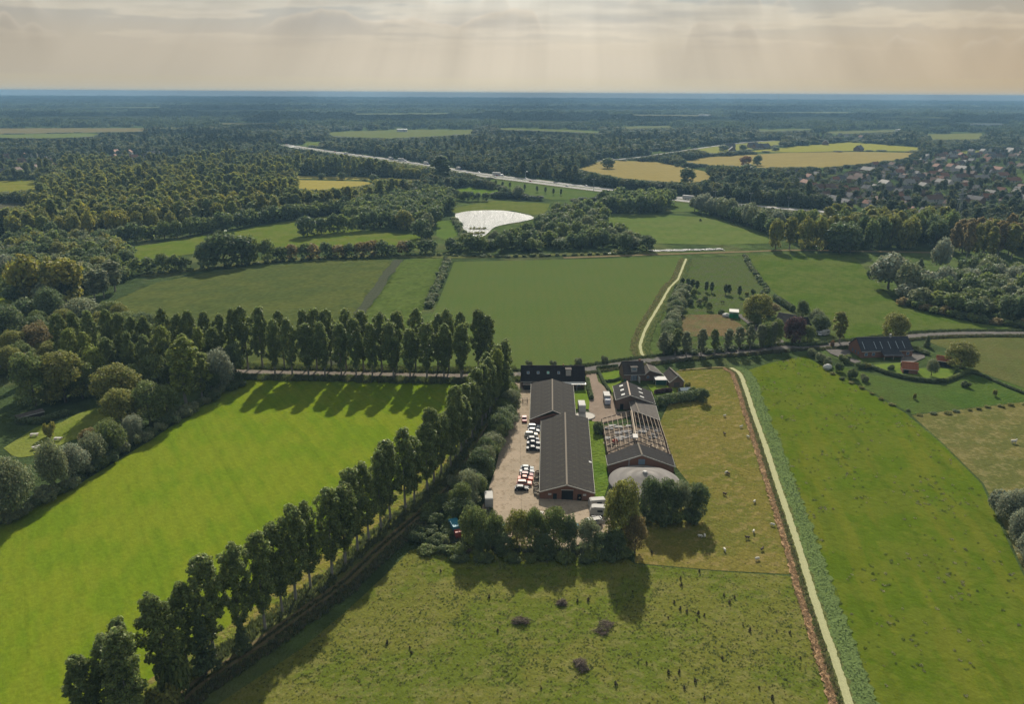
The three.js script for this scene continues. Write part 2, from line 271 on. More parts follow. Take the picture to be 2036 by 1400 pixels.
// tall standing crops on either side of the dirt strip: a low block whose top is the crop itself
function crop(name, label, poly, rowDir, rowStep, height, a, b, seed) {
  const step = 1.35; let x0 = 1e9, x1 = -1e9, z0 = 1e9, z1 = -1e9; for (const [x, z] of poly) { x0 = Math.min(x0, x); x1 = Math.max(x1, x); z0 = Math.min(z0, z); z1 = Math.max(z1, z); }
  const nx = Math.ceil((x1 - x0) / step), nzn = Math.ceil((z1 - z0) / step), r = rng(seed), pos = [], col = [], id = new Int32Array((nx + 1) * (nzn + 1)).fill(-1), idx = [], cx = Math.cos(rowDir), cz = Math.sin(rowDir), c = [0, 0, 0];
  for (let j = 0; j <= nzn; j++) for (let i = 0; i <= nx; i++) {
    const x = x0 + (i + (r() - 0.5) * 0.5) * step, z = z0 + (j + (r() - 0.5) * 0.5) * step;
    if (!inside([x, z], poly)) continue;
    const edge = [[2, 0], [-2, 0], [0, 2], [0, -2]].every(([dx, dz]) => inside([x + dx, z + dz], poly)) ? 1 : 0.02;
    const row = tri((x * cx + z * cz) / rowStep);
    id[j * (nx + 1) + i] = pos.length / 3;
    pos.push(x, edge * height * (0.62 + 0.2 * row + 0.3 * nz(1, x / 22, z / 22) + 0.22 * (r() - 0.5)) + 0.05, z);
    mix3(c, a, b, smoothstep(nz(0, x / 120 + seed, z / 120) * 0.7 + nz(2, x / 12, z / 12) * 0.3, 0.3, 0.7)); mul3(c, 0.8 + 0.4 * r()); col.push(...c);
  }
  for (let j = 0; j < nzn; j++) for (let i = 0; i < nx; i++) { const p = id[j * (nx + 1) + i], q = id[j * (nx + 1) + i + 1], s = id[(j + 1) * (nx + 1) + i], t = id[(j + 1) * (nx + 1) + i + 1]; if (p >= 0 && q >= 0 && s >= 0 && t >= 0) idx.push(p, s, q, q, s, t); }
  const g = new THREE.BufferGeometry(); g.setAttribute('position', new THREE.Float32BufferAttribute(pos, 3)); g.setAttribute('color', new THREE.Float32BufferAttribute(col, 3)); g.setIndex(idx); g.computeVertexNormals();
  stuff(name, label, 'crop', new THREE.Mesh(g, new THREE.MeshPhysicalMaterial({ vertexColors: true, roughness: 0.95, ...MATT })));
  NO_TREES.push(poly);
}
crop('crop_field', 'dull green standing crop in the wide field behind the poplars', [[-219.9,-423.8],[-216.2,-464.9],[-193,-500.7],[-155.7,-528.7],[-110.7,-541.9],[-81.8,-541],[-81.8,-444.3],[-81.8,-378.9],[-77.1,-313.3],[-108.4,-312.8],[-169.2,-373.6],[-204.2,-401]], 0.35, 4.5, 0.9, [0.056, 0.072, 0.022], [0.070, 0.082, 0.024], 5);
crop('maize_field', 'green maize in rows between the bare strip and hedge', [[-76.3,-541.1],[-45.8,-545.5],[-46.4,-457.4],[-47.4,-401.3],[-47.8,-313.8],[-73.4,-313.4],[-77.5,-377.2],[-76.9,-444.4]], 0.35, 4.2, 1.5, [0.060, 0.086, 0.020], [0.070, 0.094, 0.024], 9);
// distant fields, each on its own ground
const FAR_FIELDS = [
  ['hay_field', [[-289.1,-575.6],[-265.4,-605.2],[-230.6,-662.9],[-194.9,-719.5],[-169.4,-748.4],[-154.3,-686.7],[-107.9,-656.9],[-77.2,-643.2],[-59.9,-598.9],[-61.4,-586.5],[-139.8,-578.1],[-172.9,-571.3],[-223.1,-564.1],[-255.8,-532.7]], [0.100, 0.140, 0.020], [0.120, 0.140, 0.030]],
  ['hay_field', [[-68.6,-718.2],[-52.3,-724.8],[-43.1,-651.6],[-50.6,-616.4],[-61.3,-639]], [0.090, 0.140, 0.030], [0.100, 0.140, 0.030]],
  ['hay_field', [[83,-774.7],[149.2,-763.9],[188.1,-746.1],[206,-677.8],[210.6,-647.9],[200.6,-615.5],[154.9,-607.6],[109.4,-612.6],[83.1,-689.6]], [0.100, 0.140, 0.034], [0.115, 0.142, 0.040]],
  ['hay_field', [[-116.7,-848.5],[-104.2,-929.3],[-55.3,-988.3],[-5.8,-948.8],[-33.4,-895.1],[-66.2,-884.7],[-102.7,-829.1]], [0.085, 0.150, 0.018], [0.110, 0.155, 0.022]],
  ['pond_meadow', [[-64.8,-796.9],[-18.8,-865.2],[39.3,-843],[31.8,-772.7],[20.3,-759],[0.2,-788.8],[-55.4,-769.3]], [0.105, 0.132, 0.026], [0.120, 0.135, 0.034]],
  ['stubble_field', [[-285.6,-1064.9],[-195.8,-1050.9],[-165.2,-1022.4],[-202.2,-954.6],[-222.3,-938.5],[-253.8,-947]], [0.300, 0.250, 0.060], [0.290, 0.245, 0.070]],
  ['stubble_field', [[-299.3,-1117.7],[-219.9,-1108.3],[-117.3,-1080.5],[-117.2,-1048.9],[-199.2,-1069.6],[-290.6,-1084.1]], [0.280, 0.240, 0.060], [0.270, 0.235, 0.070]],
  ['hay_field', [[-691.8,-1030.6],[-609.4,-1041.2],[-549.7,-937.8],[-561.1,-907.8],[-604.7,-896.4]], [0.150, 0.165, 0.020], [0.180, 0.170, 0.030]],
  ['bare_field', [[-556.1,-821.7],[-505.9,-823.8],[-473.8,-794.8],[-492.1,-752.3],[-510.6,-751.5]], [0.090, 0.088, 0.050], [0.10, 0.095, 0.06]],
  ['highway_verge', [[-55.1,-1110.6],[25.7,-1032.2],[106.1,-944.1],[94,-883],[43.8,-872.2],[-5.7,-938.8],[-12.3,-996]], [0.080, 0.120, 0.030], [0.095, 0.125, 0.036]],
  ['highway_verge', [[170.3,-877.7],[199.7,-849.9],[184.6,-789.1],[155.4,-784.4]], [0.080, 0.120, 0.030], [0.095, 0.125, 0.036]],
  ['stubble_field', [[93.7,-1232.5],[157,-1417.4],[239.9,-1391.1],[256.5,-1341.8],[286.6,-1219.6],[272,-1101.7],[233.4,-1042.9],[201.8,-1047.3],[148.6,-1088.4]], [0.275, 0.220, 0.080], [0.255, 0.205, 0.075]],
  ['stubble_field', [[280.9,-1373.3],[350.4,-1499.9],[540.7,-1631.5],[697.7,-1672.7],[813.4,-1653],[715.1,-1490.7],[592.7,-1373.9],[497.9,-1301],[375.6,-1266.8]], [0.275, 0.220, 0.080], [0.250, 0.200, 0.072]],
  ['hay_field', [[380.1,-1722.8],[496.6,-1887.8],[679.3,-2091.2],[616.6,-1880],[479.4,-1700],[381.1,-1591.5]], [0.210, 0.215, 0.050], [0.220, 0.215, 0.060]],
  ['hay_field', [[466.8,-1654.3],[632.5,-1845.1],[826.2,-2018],[903.2,-1816.4],[839.8,-1699],[710.3,-1703.6],[566.2,-1647.8]], [0.240, 0.235, 0.040], [0.250, 0.235, 0.050]],
  ['hay_field', [[1237.4,-2468.2],[1447.3,-2555.9],[1254.6,-2196.3],[1074.6,-2130.6]], [0.140, 0.150, 0.040], [0.150, 0.150, 0.046]],
  ['hay_field', [[934.2,-1721.8],[1015.9,-1759.8],[960,-1664.5],[888.9,-1630.8]], [0.170, 0.175, 0.030], [0.170, 0.175, 0.040]],
  ['hay_field', [[-538.5,-2383.9],[-361.3,-2573.6],[-124.5,-2604],[-107.9,-2314.4],[-212.3,-2167.3],[-302.7,-2060.6],[-477.3,-2138.7]], [0.120, 0.145, 0.036], [0.140, 0.145, 0.050]],
  ['hay_field', [[-486.9,-1892.4],[-446.1,-1916.4],[-412.5,-1769.9],[-455,-1783.5]], [0.110, 0.150, 0.030], [0.130, 0.150, 0.036]],
  ['stubble_field', [[-1654.3,-2512.8],[-1148.2,-2580.6],[-1040.2,-2354.4],[-1194.6,-2275.1],[-1411.3,-2138.6]], [0.170, 0.140, 0.062], [0.150, 0.130, 0.060]],
  ['hay_field', [[-1395.6,-2114.3],[-1180.4,-2247.7],[-1095.9,-2201.4],[-1042.3,-2053.6],[-1124.4,-1975.9],[-1307.9,-1979.3]], [0.120, 0.150, 0.040], [0.130, 0.150, 0.050]],
  ['hay_field', [[-51.4,-2768.1],[176.2,-2642.7],[275.1,-2514.7],[246.6,-2384.6],[121,-2495.9],[-48.5,-2613.8]], [0.110, 0.140, 0.040], [0.130, 0.140, 0.050]],
  ['hay_field', [[811.6,-3776],[1064.4,-3820.9],[945.6,-3466.2],[749.3,-3434.4]], [0.110, 0.130, 0.050], [0.130, 0.140, 0.060]],
  ['hay_field', [[1435.1,-4392.9],[1758.4,-4272.4],[1556.5,-3834.5],[1285.9,-3860.2]], [0.110, 0.130, 0.050], [0.130, 0.140, 0.060]],
  ['hay_field', [[-405.6,-3702.3],[-140.7,-3827.7],[-138.3,-3473.6],[-349.5,-3374.9]], [0.110, 0.130, 0.050], [0.130, 0.140, 0.060]],
  ['hay_field', [[1910.9,-3622.7],[2082.6,-3467.8],[1887.9,-3172.6],[1736.8,-3251.4]], [0.110, 0.130, 0.050], [0.130, 0.140, 0.060]],
  ['hay_field', [[794.5,-2722.2],[1032.8,-2831.9],[966.3,-2669.6],[767.7,-2574.7]], [0.110, 0.130, 0.050], [0.130, 0.140, 0.060]],
  ['hay_field', [[-1998.5,-5156.3],[-1519.3,-5453.6],[-1413.7,-5017.3],[-1822.5,-4774.4]], [0.110, 0.130, 0.050], [0.130, 0.140, 0.060]],
  ['hay_field', [[502.3,-6431.7],[1202.1,-6433.4],[1054.9,-5831],[478,-5675]], [0.110, 0.130, 0.050], [0.130, 0.140, 0.060]],
  ['hay_field', [[-2142,-3675.8],[-1682.9,-3851.4],[-1537.1,-3564.7],[-1951.1,-3417]], [0.120, 0.135, 0.050], [0.140, 0.140, 0.060]],
  ['stubble_field', [[-1087.6,-3029.9],[-872.2,-3116.7],[-827.1,-2921.6],[-1006,-2848.8]], [0.150, 0.130, 0.060], [0.140, 0.130, 0.060]],
  ['hay_field', [[-22.4,-3493.4],[337.7,-3490.3],[294.7,-3246.5],[-1.1,-3255.5]], [0.120, 0.135, 0.050], [0.140, 0.140, 0.060]],
  ['hay_field', [[-877,-4516.9],[-347.4,-4757.2],[-349.6,-4418.3],[-794.3,-4220.6]], [0.120, 0.135, 0.050], [0.140, 0.140, 0.060]],
  ['stubble_field', [[643.8,-4636.2],[1119.6,-4630.8],[1016.3,-4309],[627.1,-4324.7]], [0.150, 0.130, 0.060], [0.140, 0.130, 0.060]],
  ['hay_field', [[1566.2,-5640],[2332.3,-5679.1],[2106.9,-5203.8],[1472.6,-5186.8]], [0.120, 0.135, 0.050], [0.140, 0.140, 0.060]],
  ['hay_field', [[1959.4,-4498.1],[2334.6,-4383.2],[2111.5,-4006.8],[1817.9,-4112.8]], [0.120, 0.135, 0.050], [0.140, 0.140, 0.060]],
  ['hay_field', [[981.3,-2600.7],[1287.3,-2785.5],[1216.2,-2594.9],[949.5,-2435.3]], [0.120, 0.135, 0.050], [0.140, 0.140, 0.060]],
  ['hay_field', [[370.9,-2911.7],[570.4,-3031.9],[545.8,-2807.9],[361.4,-2704.3]], [0.120, 0.135, 0.050], [0.140, 0.140, 0.060]],
  ['hay_field', [[-3164.9,-5685.9],[-2547.5,-6103.3],[-2340,-5562.8],[-2878.6,-5225.6]], [0.120, 0.135, 0.050], [0.140, 0.140, 0.060]],
];
let farLayer = 0.1;
for (const [name, poly, a, b] of FAR_FIELDS) { field(name, poly, (farLayer += 0.005), 256, grassFn(a, b, 0.8, 0.4, poly[0][0] * 0.013), 0.2); NO_TREES.push(poly); }

// roads
const asphaltFn = (base, ox = 0) => (x, z, c) => { const n = nz(2, x / 3 + ox, z / 3), m = nz(1, x / 19, z / 19); c[0] = base[0]; c[1] = base[1]; c[2] = base[2]; mul3(c, 0.78 + 0.26 * n + 0.2 * m); };
function tiledGround(base, tile, seed, stains = 0) {
  const n = 512, d = new Uint8Array(n * n * 4), c = [0, 0, 0];
  for (let j = 0, o = 0; j < n; j++) for (let i = 0; i < n; i++, o += 4) { const u = i / n, v = j / n, a = nz(0, u * 2 + seed, v * 2), b = nz(2, u * 5, v * 5 + seed); mix3(c, base, [base[0] * 0.55, base[1] * 0.57, base[2] * 0.55], stains * smoothstep(a, 0.5, 0.75)); mul3(c, 0.8 + 0.4 * b); d[o] = SRGB[clamp(c[0] * 4096, 0, 4096) | 0]; d[o + 1] = SRGB[clamp(c[1] * 4096, 0, 4096) | 0]; d[o + 2] = SRGB[clamp(c[2] * 4096, 0, 4096) | 0]; d[o + 3] = 255; }
  const t = new THREE.DataTexture(d, n, n); t.colorSpace = THREE.SRGBColorSpace; t.wrapS = t.wrapT = THREE.RepeatWrapping; t.magFilter = THREE.LinearFilter; t.repeat.set(1 / tile, 1 / tile); t.needsUpdate = true; return t;
}
const softRelief = (() => { const t = reliefTex.clone(); t.repeat.set(1 / 14, 1 / 14); t.needsUpdate = true; return t; })();
const roadMat = new THREE.MeshPhysicalMaterial({ map: tiledGround([0.175, 0.150, 0.125], 17, 0.1, 0.3), roughness: 0.9, ...MATT });
const road2Mat = new THREE.MeshPhysicalMaterial({ map: tiledGround([0.125, 0.115, 0.106], 17, 0.4, 0.3), roughness: 0.9, ...MATT });
const dirtMat = new THREE.MeshPhysicalMaterial({ map: tiledGround([0.115, 0.092, 0.048], 13, 0.6, 0.7), roughness: 1, ...MATT });
const LANE_W = smooth([[-133.1,-311.7],[-110.3,-309],[-65.5,-307.3],[-18,-305.6],[2.5,-307.8]]);
const LANE_E = smooth([[2.5,-307.8],[17.1,-310.5],[31,-314.5],[44.3,-320.6],[59.3,-326.8],[85.2,-335.7],[109.4,-341.9],[126.8,-346.7],[144.2,-350.1],[159.8,-354.2],[176.4,-360.1],[196.5,-367.1],[220.3,-370.9],[249,-371.4],[288.4,-370.5]]);
structure('lane', ribbonGeo(LANE_W, 5.2), roadMat, 0.30);
structure('lane', ribbonGeo(LANE_E, 5.4), road2Mat, 0.306);
const vergeMat = new THREE.MeshPhysicalMaterial({ map: tiledGround([0.092, 0.100, 0.034], 11, 0.25, 0.6), roughness: 1, bumpMap: softRelief, bumpScale: 0.15, ...MATT });
structure('lane_verge', ribbonGeo(LANE_W, 9.5, 0.8, 4), vergeMat, 0.27);
structure('lane_verge', ribbonGeo(LANE_E, 10.5, 0.8, 5), vergeMat, 0.274);
structure('farm_drive', ribbonGeo(smooth([[124.5,-359.1],[125.1,-351.2],[127,-343.7],[130.9,-345.3]]), 5), road2Mat, 0.31);
structure('farm_drive', ribbonGeo(smooth([[118.2,-403.8],[119.7,-396],[120.7,-381.1],[120.6,-370.6],[123.9,-362.4],[124,-355.9]]), 4), road2Mat, 0.314);
structure('gravel_court', sheetGeo([[141.9,-344],[153.4,-344.2],[148.7,-332.5],[151.3,-327.1],[147.6,-324.3],[144.2,-332.5],[142,-338.1]]), road2Mat, 0.318);
structure('gravel_court', sheetGeo([[173.7,-338.7],[185.3,-341.8],[181.7,-333.1],[173.3,-326.1],[167.2,-324.7]]), road2Mat, 0.318);
// farmyard
const YARD = [[0.5,-304.1],[7.8,-304.2],[7,-282.8],[6.2,-259.4],[10,-257.6],[9.1,-233.8],[7.7,-203.6],[24,-200.9],[28,-199.2],[26.5,-184.7],[14.6,-176.8],[-2,-178.3],[-7.6,-189.5],[-8.1,-197.1],[-4.9,-221.1],[-2.3,-253.9],[-0.3,-282.7]];
field('farmyard', YARD, 0.259, 1024, (x, z, c) => {
  const n1 = nz(0, x / 30, z / 30), n2 = nz(1, x / 8, z / 8), n3 = nz(2, x / 3, z / 3);
  mix3(c, [0.300, 0.240, 0.178], [0.272, 0.220, 0.162], smoothstep(n1, 0.3, 0.7)); mix3(c, c, [0.170, 0.130, 0.085], 0.5 * smoothstep(n2, 0.62, 0.85)); mul3(c, 0.88 + 0.22 * n3);
  const slab = Math.min(tri(x / 9.5 + 0.2), tri((z + 260) / 13)); if (slab < 0.015) mul3(c, 0.72);
}, 0.05, 10);
const COURT = [[30.6,-314.5],[34.7,-313.9],[34.6,-299.9],[36.4,-294.2],[38.3,-283.9],[38.3,-268.2],[43.2,-269.3],[41.8,-263.6],[31.5,-258],[28.4,-257.9],[28.1,-270.5],[29.6,-283.2],[30.1,-297]];
field('brick_court', COURT, 0.263, 512, asphaltFn([0.200, 0.155, 0.120]), 0.04, 8);
field('garden_lawn', [[23.9,-289],[28.9,-290.2],[29.1,-278],[28.3,-270.5],[23.5,-270.4],[23.7,-277.9]], 0.267, 256, grassFn([0.095, 0.150, 0.018], [0.110, 0.150, 0.022], 1, 0.3), 0.1);
field('garden_lawn', [[36.4,-312.1],[45,-314.1],[44.9,-300.7],[40.5,-295.4],[38.9,-287.1],[36.7,-295.3]], 0.271, 256, grassFn([0.095, 0.145, 0.020], [0.110, 0.145, 0.026], 1, 0.3), 0.1);
field('garden_lawn', [[53.5,-297.3],[62.2,-295.8],[64.4,-291.9],[61.8,-278.5],[54.3,-275.3],[54.5,-287.9]], 0.275, 256, grassFn([0.095, 0.145, 0.020], [0.115, 0.148, 0.026], 1, 0.3), 0.1);
field('barn_grass', [[27.1,-259.7],[31.7,-258],[29.7,-226.7],[28.7,-211.6],[25.8,-200.9],[24,-200.9],[25.4,-230.3]], 0.279, 256, grassFn([0.070, 0.120, 0.018], [0.090, 0.130, 0.020], 1, 0.6), 0.4);
field('garden_lawn', [[153.2,-322.4],[167.8,-326],[169.2,-317.5],[177.6,-319.6],[187.4,-317.8],[179.6,-307.1],[170.1,-304.5],[156,-314.1]], 0.283, 256, grassFn([0.085, 0.130, 0.024], [0.100, 0.135, 0.026], 1, 0.3), 0.1);
field('garden_lawn', smooth([[-163.9,-234.6],[-163.4,-244.1],[-162.3,-252.6],[-157.2,-255.3],[-155.4,-262.6],[-151.6,-269.3],[-146,-271.3],[-138.6,-261],[-140.8,-252.9],[-142.6,-244.4],[-146.6,-238.7],[-147.8,-232.5],[-154.8,-228],[-163.9,-234.6]], 5), 0.110, 256, grassFn([0.110, 0.140, 0.022], [0.125, 0.142, 0.030], 1, 0.4), 0.2);
field('garden_lawn', [[-339.8,-469.9],[-296.1,-457.8],[-276.1,-433.8],[-262.8,-406.8],[-307.5,-421.8]], 0.110, 256, grassFn([0.120, 0.155, 0.015], [0.135, 0.155, 0.020], 1, 0.4), 0.2);
// dry strip under the diagonal poplars, the track and its ruts
field('poplar_strip', [[-11.5,-296.9],[-3.1,-292.5],[-5.1,-271.5],[-9.9,-253.8],[-15,-235.4],[-19.3,-217.5],[-24,-204.8],[-29.6,-191.9],[-35.7,-179.6],[-41.8,-165.5],[-47.1,-153.2],[-53.1,-143],[-59.4,-133.5],[-64.8,-124.2],[-69.4,-113.6],[-74,-106.9],[-78.9,-108],[-75.4,-118.4],[-70.7,-129],[-65.7,-136.4],[-59.9,-147.2],[-53.6,-160.3],[-45.7,-177.8],[-38.4,-195.9],[-32.1,-210.8],[-24.8,-227.8],[-19.2,-249.4],[-13.6,-277.3]], nextLayer(), 1024, (x, z, c) => {
  const n1 = nz(0, x / 40, z / 40), n2 = nz(1, x / 7, z / 7), n3 = nz(2, x / 3, z / 3);
  mix3(c, [0.150, 0.138, 0.028], [0.110, 0.130, 0.020], smoothstep(n1, 0.35, 0.65)); mix3(c, c, [0.19, 0.14, 0.07], 0.5 * smoothstep(n2, 0.55, 0.8)); mul3(c, 0.72 + 0.5 * n3);
}, 0.3);
const TRACK = smooth([[-1.5,-285.9],[-5,-269],[-10.4,-242.1],[-15.5,-217.5],[-19.7,-204.8],[-26.7,-190.6],[-32.8,-177.7],[-40.3,-159.8],[-47,-149.2],[-54.1,-137.3],[-59.6,-129.7],[-63.9,-121],[-68.4,-111.3]], 5);
structure('track_verge', ribbonGeo(TRACK, 6.5, 1.2, 8), vergeMat, 0.19);
for (const s of [-0.85, 0.85]) structure('track_rut', ribbonGeo(TRACK.map(([x, z], i) => { const a = TRACK[Math.max(0, i - 1)], b = TRACK[Math.min(TRACK.length - 1, i + 1)], L = Math.hypot(b[0] - a[0], b[1] - a[1]); return [x - (b[1] - a[1]) / L * s, z + (b[0] - a[0]) / L * s]; }), 0.75, 0.35, 3), dirtMat, 0.21);
structure('bare_strip', ribbonGeo(smooth([[-78.6,-542.8],[-79.6,-486.1],[-79.9,-438.4],[-79.2,-386.2],[-77.2,-344.4],[-75,-313.3]]), 6.5, 2.5, 14), new THREE.MeshPhysicalMaterial({ map: tiledGround([0.058, 0.064, 0.040], 13, 0.3, 0.6), roughness: 1, ...MATT }), 0.2);
structure('hedge_verge', ribbonGeo(smooth([[-233.1,-489.4],[-196.9,-511.4],[-158.4,-538.8],[-112.8,-552.5],[-77.8,-555.3],[-42.1,-552.7],[29.2,-563.9],[102.8,-573.6],[120.5,-570.3]]), 9, 2, 6), vergeMat, 0.2);
structure('river_path', ribbonGeo(smooth([[35.7,-553.1],[79.3,-561.7],[120.5,-570.3],[170.4,-579.5],[209.7,-586.6],[253.5,-583.9],[310.9,-579.8]]), 5, 1, 7), new THREE.MeshPhysicalMaterial({ map: tiledGround([0.15, 0.12, 0.065], 23, 0.8, 0.4), roughness: 1, ...MATT }), 0.22);
// ditches: pale duckweed on still water, brown reed litter on one bank
const weedMat = new THREE.MeshPhysicalMaterial({ map: tiledGround([0.29, 0.285, 0.15], 9, 0.15, 0.12), roughness: 1, specularIntensity: 0.3 });
const DITCH1 = smooth([[121.8,-552],[112.2,-518.1],[103,-486.5],[93.1,-462],[84.7,-435.2],[77.5,-413.1],[69.1,-387.4],[62.5,-364.5],[58.8,-348.5],[57.7,-336.6],[58.2,-328.2]]), DITCH2 = smooth([[92.3,-318.1],[94,-311.8],[92.2,-296.2],[87.8,-269],[83.5,-240.6],[79,-213.1],[76.2,-195.3],[72.9,-175.5],[69.6,-156.6],[67,-139.9],[64.6,-124.9],[62.3,-111.2]]);
structure('ditch_bank', ribbonGeo(DITCH1, 9, 1.2, 1), vergeMat, 0.20);
structure('ditch_water', ribbonGeo(DITCH1, 1.35, 0.35, 2), weedMat, 0.24);
structure('ditch_bank', ribbonGeo(DITCH2, 7, 0.8, 3), vergeMat, 0.21);
structure('reed_bed', ribbonGeo(smooth(shift(DITCH2, -3.3), 3), 4.2, 1.3, 13), new THREE.MeshPhysicalMaterial({ map: tiledGround([0.098, 0.135, 0.045], 7, 0.35, 0.45), roughness: 1, bumpMap: softRelief, bumpScale: 0.25, ...MATT }), 0.215);
structure('ditch_water', ribbonGeo(smooth(DITCH2, 4), 1.65, 0.3, 4), weedMat, 0.25);
structure('reed_litter', ribbonGeo(smooth(shift(DITCH2, 3.0), 3), 1.5, 1.0, 5), new THREE.MeshPhysicalMaterial({ map: tiledGround([0.31, 0.20, 0.11], 5, 0.5, 0.4), roughness: 1, bumpMap: softRelief, bumpScale: 0.3, ...MATT }), 0.26);
structure('field_path', ribbonGeo(smooth([[69.9,-314.5],[81.1,-317.3],[89.7,-318.1],[91.8,-313]]), 1.2, 0.4, 6), new THREE.MeshPhysicalMaterial({ map: tiledGround([0.18, 0.15, 0.07], 5, 0.2, 0.3), roughness: 1, ...MATT }), 0.262);
// pond and river, glittering against the light
const waterMat = new THREE.MeshPhysicalMaterial({ color: lin(0.03, 0.04, 0.035), roughness: 0.30, ior: 1.33, specularIntensity: 0.8, bumpMap: (() => { const t = reliefTex.clone(); t.repeat.set(1 / 9, 1 / 9); t.needsUpdate = true; return t; })(), bumpScale: 0.34 });
const POND = smooth([[-54.9,-762.6],[-43.9,-780],[-27,-787.7],[-9.7,-786.6],[7.5,-768.4],[20.3,-739.8],[9.3,-718.1],[-4.2,-703.2],[-14.9,-686.2],[-21.1,-649.9],[-28.3,-626.1],[-35.7,-630.4],[-40.6,-659.2],[-46.3,-696],[-53.2,-737]], 4);
structure('pond_water', sheetGeo(POND), waterMat, 0.42);
const RIVER = smooth([[100.8,-579.4],[115.3,-581.8],[126.9,-584.1],[142.4,-586.6],[156.5,-589]]);
structure('river_water', ribbonGeo(RIVER, 6, 3, 9), waterMat, 0.42);
structure('river_water', ribbonGeo(smooth([[219.5,-604.3],[226.9,-605.6],[233.5,-604.7]]), 6, 2, 3), waterMat, 0.42);
structure('river_water', ribbonGeo(smooth([[65.7,-568.8],[70.2,-569.8],[73.9,-570.9]]), 3, 1, 3), waterMat, 0.42);
structure('side_water', sheetGeo([[76.5,-689.4],[82.2,-697.8],[80.5,-678.8],[75.7,-673.4]]), waterMat, 0.425);
structure('side_water', sheetGeo([[293.1,-1137],[285.6,-1095.8],[295.6,-1102.9],[287.4,-1076.6],[278.6,-1076.1]]), waterMat, 0.43);
NO_TREES.push(POND);
// motorway: two carriageways with a grassy middle
const HIGHWAY = smooth([[-506.7,-1796.6],[-443.6,-1700.7],[-295.6,-1500.9],[-204.5,-1381.5],[-134.3,-1278.9],[-57.5,-1160.5],[26.5,-1062.7],[97.7,-979.7],[173.6,-895.4],[238.9,-827.9],[280.2,-796.4],[334,-757.9]]);
const hwMat = new THREE.MeshPhysicalMaterial({ map: tiledGround([0.30, 0.285, 0.275], 31, 0.2, 0.2), roughness: 0.95, ...MATT });
for (const s of [-9.5, 9.5]) structure('motorway', ribbonGeo(shift(HIGHWAY, s), 13), hwMat, 0.5);
structure('motorway_verge', ribbonGeo(HIGHWAY, 44, 2, 4), vergeMat, 0.4);
const lineMat = mat(0.7, 0.7, 0.68, 0.7);
for (const s of [-15.4, -3.6, 3.6, 15.4]) structure('lane_marking', ribbonGeo(shift(HIGHWAY, s), 0.3), lineMat, 0.51);
const ROAD_N = smooth([[137.4,-1394.6],[211.9,-1466.2],[291.8,-1584.6],[412.9,-1774.2],[554.3,-1971.4],[656.3,-2066.4]]);
structure('avenue', ribbonGeo(ROAD_N, 10), hwMat, 0.5);
const tooClose = (x, z, line, d) => line.some(([a, b]) => (a - x) ** 2 + (b - z) ** 2 < d * d);
const HW_PTS = walk(HIGHWAY, 12), AV_PTS = walk(ROAD_N, 8);

// ---------------------------------------------------------------- trees: tapered trunk with limbs, crown of leaf clumps
function leafCloud(lobes, n, size, seed, spread = 0.5, tris = 2, hueVar = 0.22) {
  const r = rng(seed), pos = new Float32Array(n * tris * 9), nor = new Float32Array(n * tris * 9), col = new Float32Array(n * tris * 9);
  let tot = 0; const acc = lobes.map((l) => (tot += l[3] * l[4] + l[4] * l[5] + l[3] * l[5]));
  const v = new THREE.Vector3(), nn = new THREE.Vector3(), t = new THREE.Vector3(), b = new THREE.Vector3(), lobeTint = lobes.map(() => 0.85 + 0.3 * r());
  let o = 0;
  for (let i = 0; i < n; i++) {
    let k = r() * tot, j = 0; while (acc[j] < k) j++;
    const [cx, cy, cz, rx, ry, rz] = lobes[j];
    do v.set(r() * 2 - 1, r() * 2 - 1, r() * 2 - 1); while (v.lengthSq() > 1 || v.lengthSq() < 0.01);
    v.normalize(); const rad = spread + (1 - spread) * Math.sqrt(r());
    const px = cx + v.x * rx * rad, py = cy + v.y * ry * rad, pz = cz + v.z * rz * rad;
    nn.set(v.x / rx, v.y / ry, v.z / rz).normalize().multiplyScalar(0.75).add(t.set(r() - 0.5, r() - 0.35, r() - 0.5).multiplyScalar(1.5)).normalize();
    t.set(r() - 0.5, r() - 0.5, r() - 0.5).cross(nn).normalize(); b.crossVectors(nn, t);
    const s = size * (0.55 + 0.9 * r()), w = s * (0.55 + 0.35 * r());
    const tint = lobeTint[j] * (1 - hueVar + 2 * hueVar * r()), warm = (r() - 0.5) * 0.25;
    const P = (a, c, d) => { pos[o] = px + t.x * a + b.x * c + nn.x * d; pos[o + 1] = py + t.y * a + b.y * c + nn.y * d; pos[o + 2] = pz + t.z * a + b.z * c + nn.z * d; nor[o] = nn.x; nor[o + 1] = nn.y; nor[o + 2] = nn.z; col[o] = tint * (1 + warm); col[o + 1] = tint; col[o + 2] = tint * (1 - warm); o += 3; };
    if (tris === 2) { P(-s, 0, 0); P(0, -w, s * 0.25); P(s, 0, 0); P(-s, 0, 0); P(s, 0, 0); P(0, w, s * 0.25); }
    else { P(-s, -w * 0.7, 0); P(s, -w * 0.7, 0); P(0, w * 1.3, 0); }
  }
  const g = new THREE.BufferGeometry(); g.setAttribute('position', new THREE.BufferAttribute(pos, 3)); g.setAttribute('normal', new THREE.BufferAttribute(nor, 3)); g.setAttribute('color', new THREE.BufferAttribute(col, 3)); return g;
}
function limb(ax, ay, az, bx, by, bz, ra, rb, seg = 6) {
  const a = new THREE.Vector3(ax, ay, az), b = new THREE.Vector3(bx, by, bz), L = a.distanceTo(b), g = new THREE.CylinderGeometry(rb, ra, L, seg, 1, true);
  g.translate(0, L / 2, 0); g.applyQuaternion(new THREE.Quaternion().setFromUnitVectors(new THREE.Vector3(0, 1, 0), b.clone().sub(a).normalize())); g.translate(ax, ay, az); return g;
}
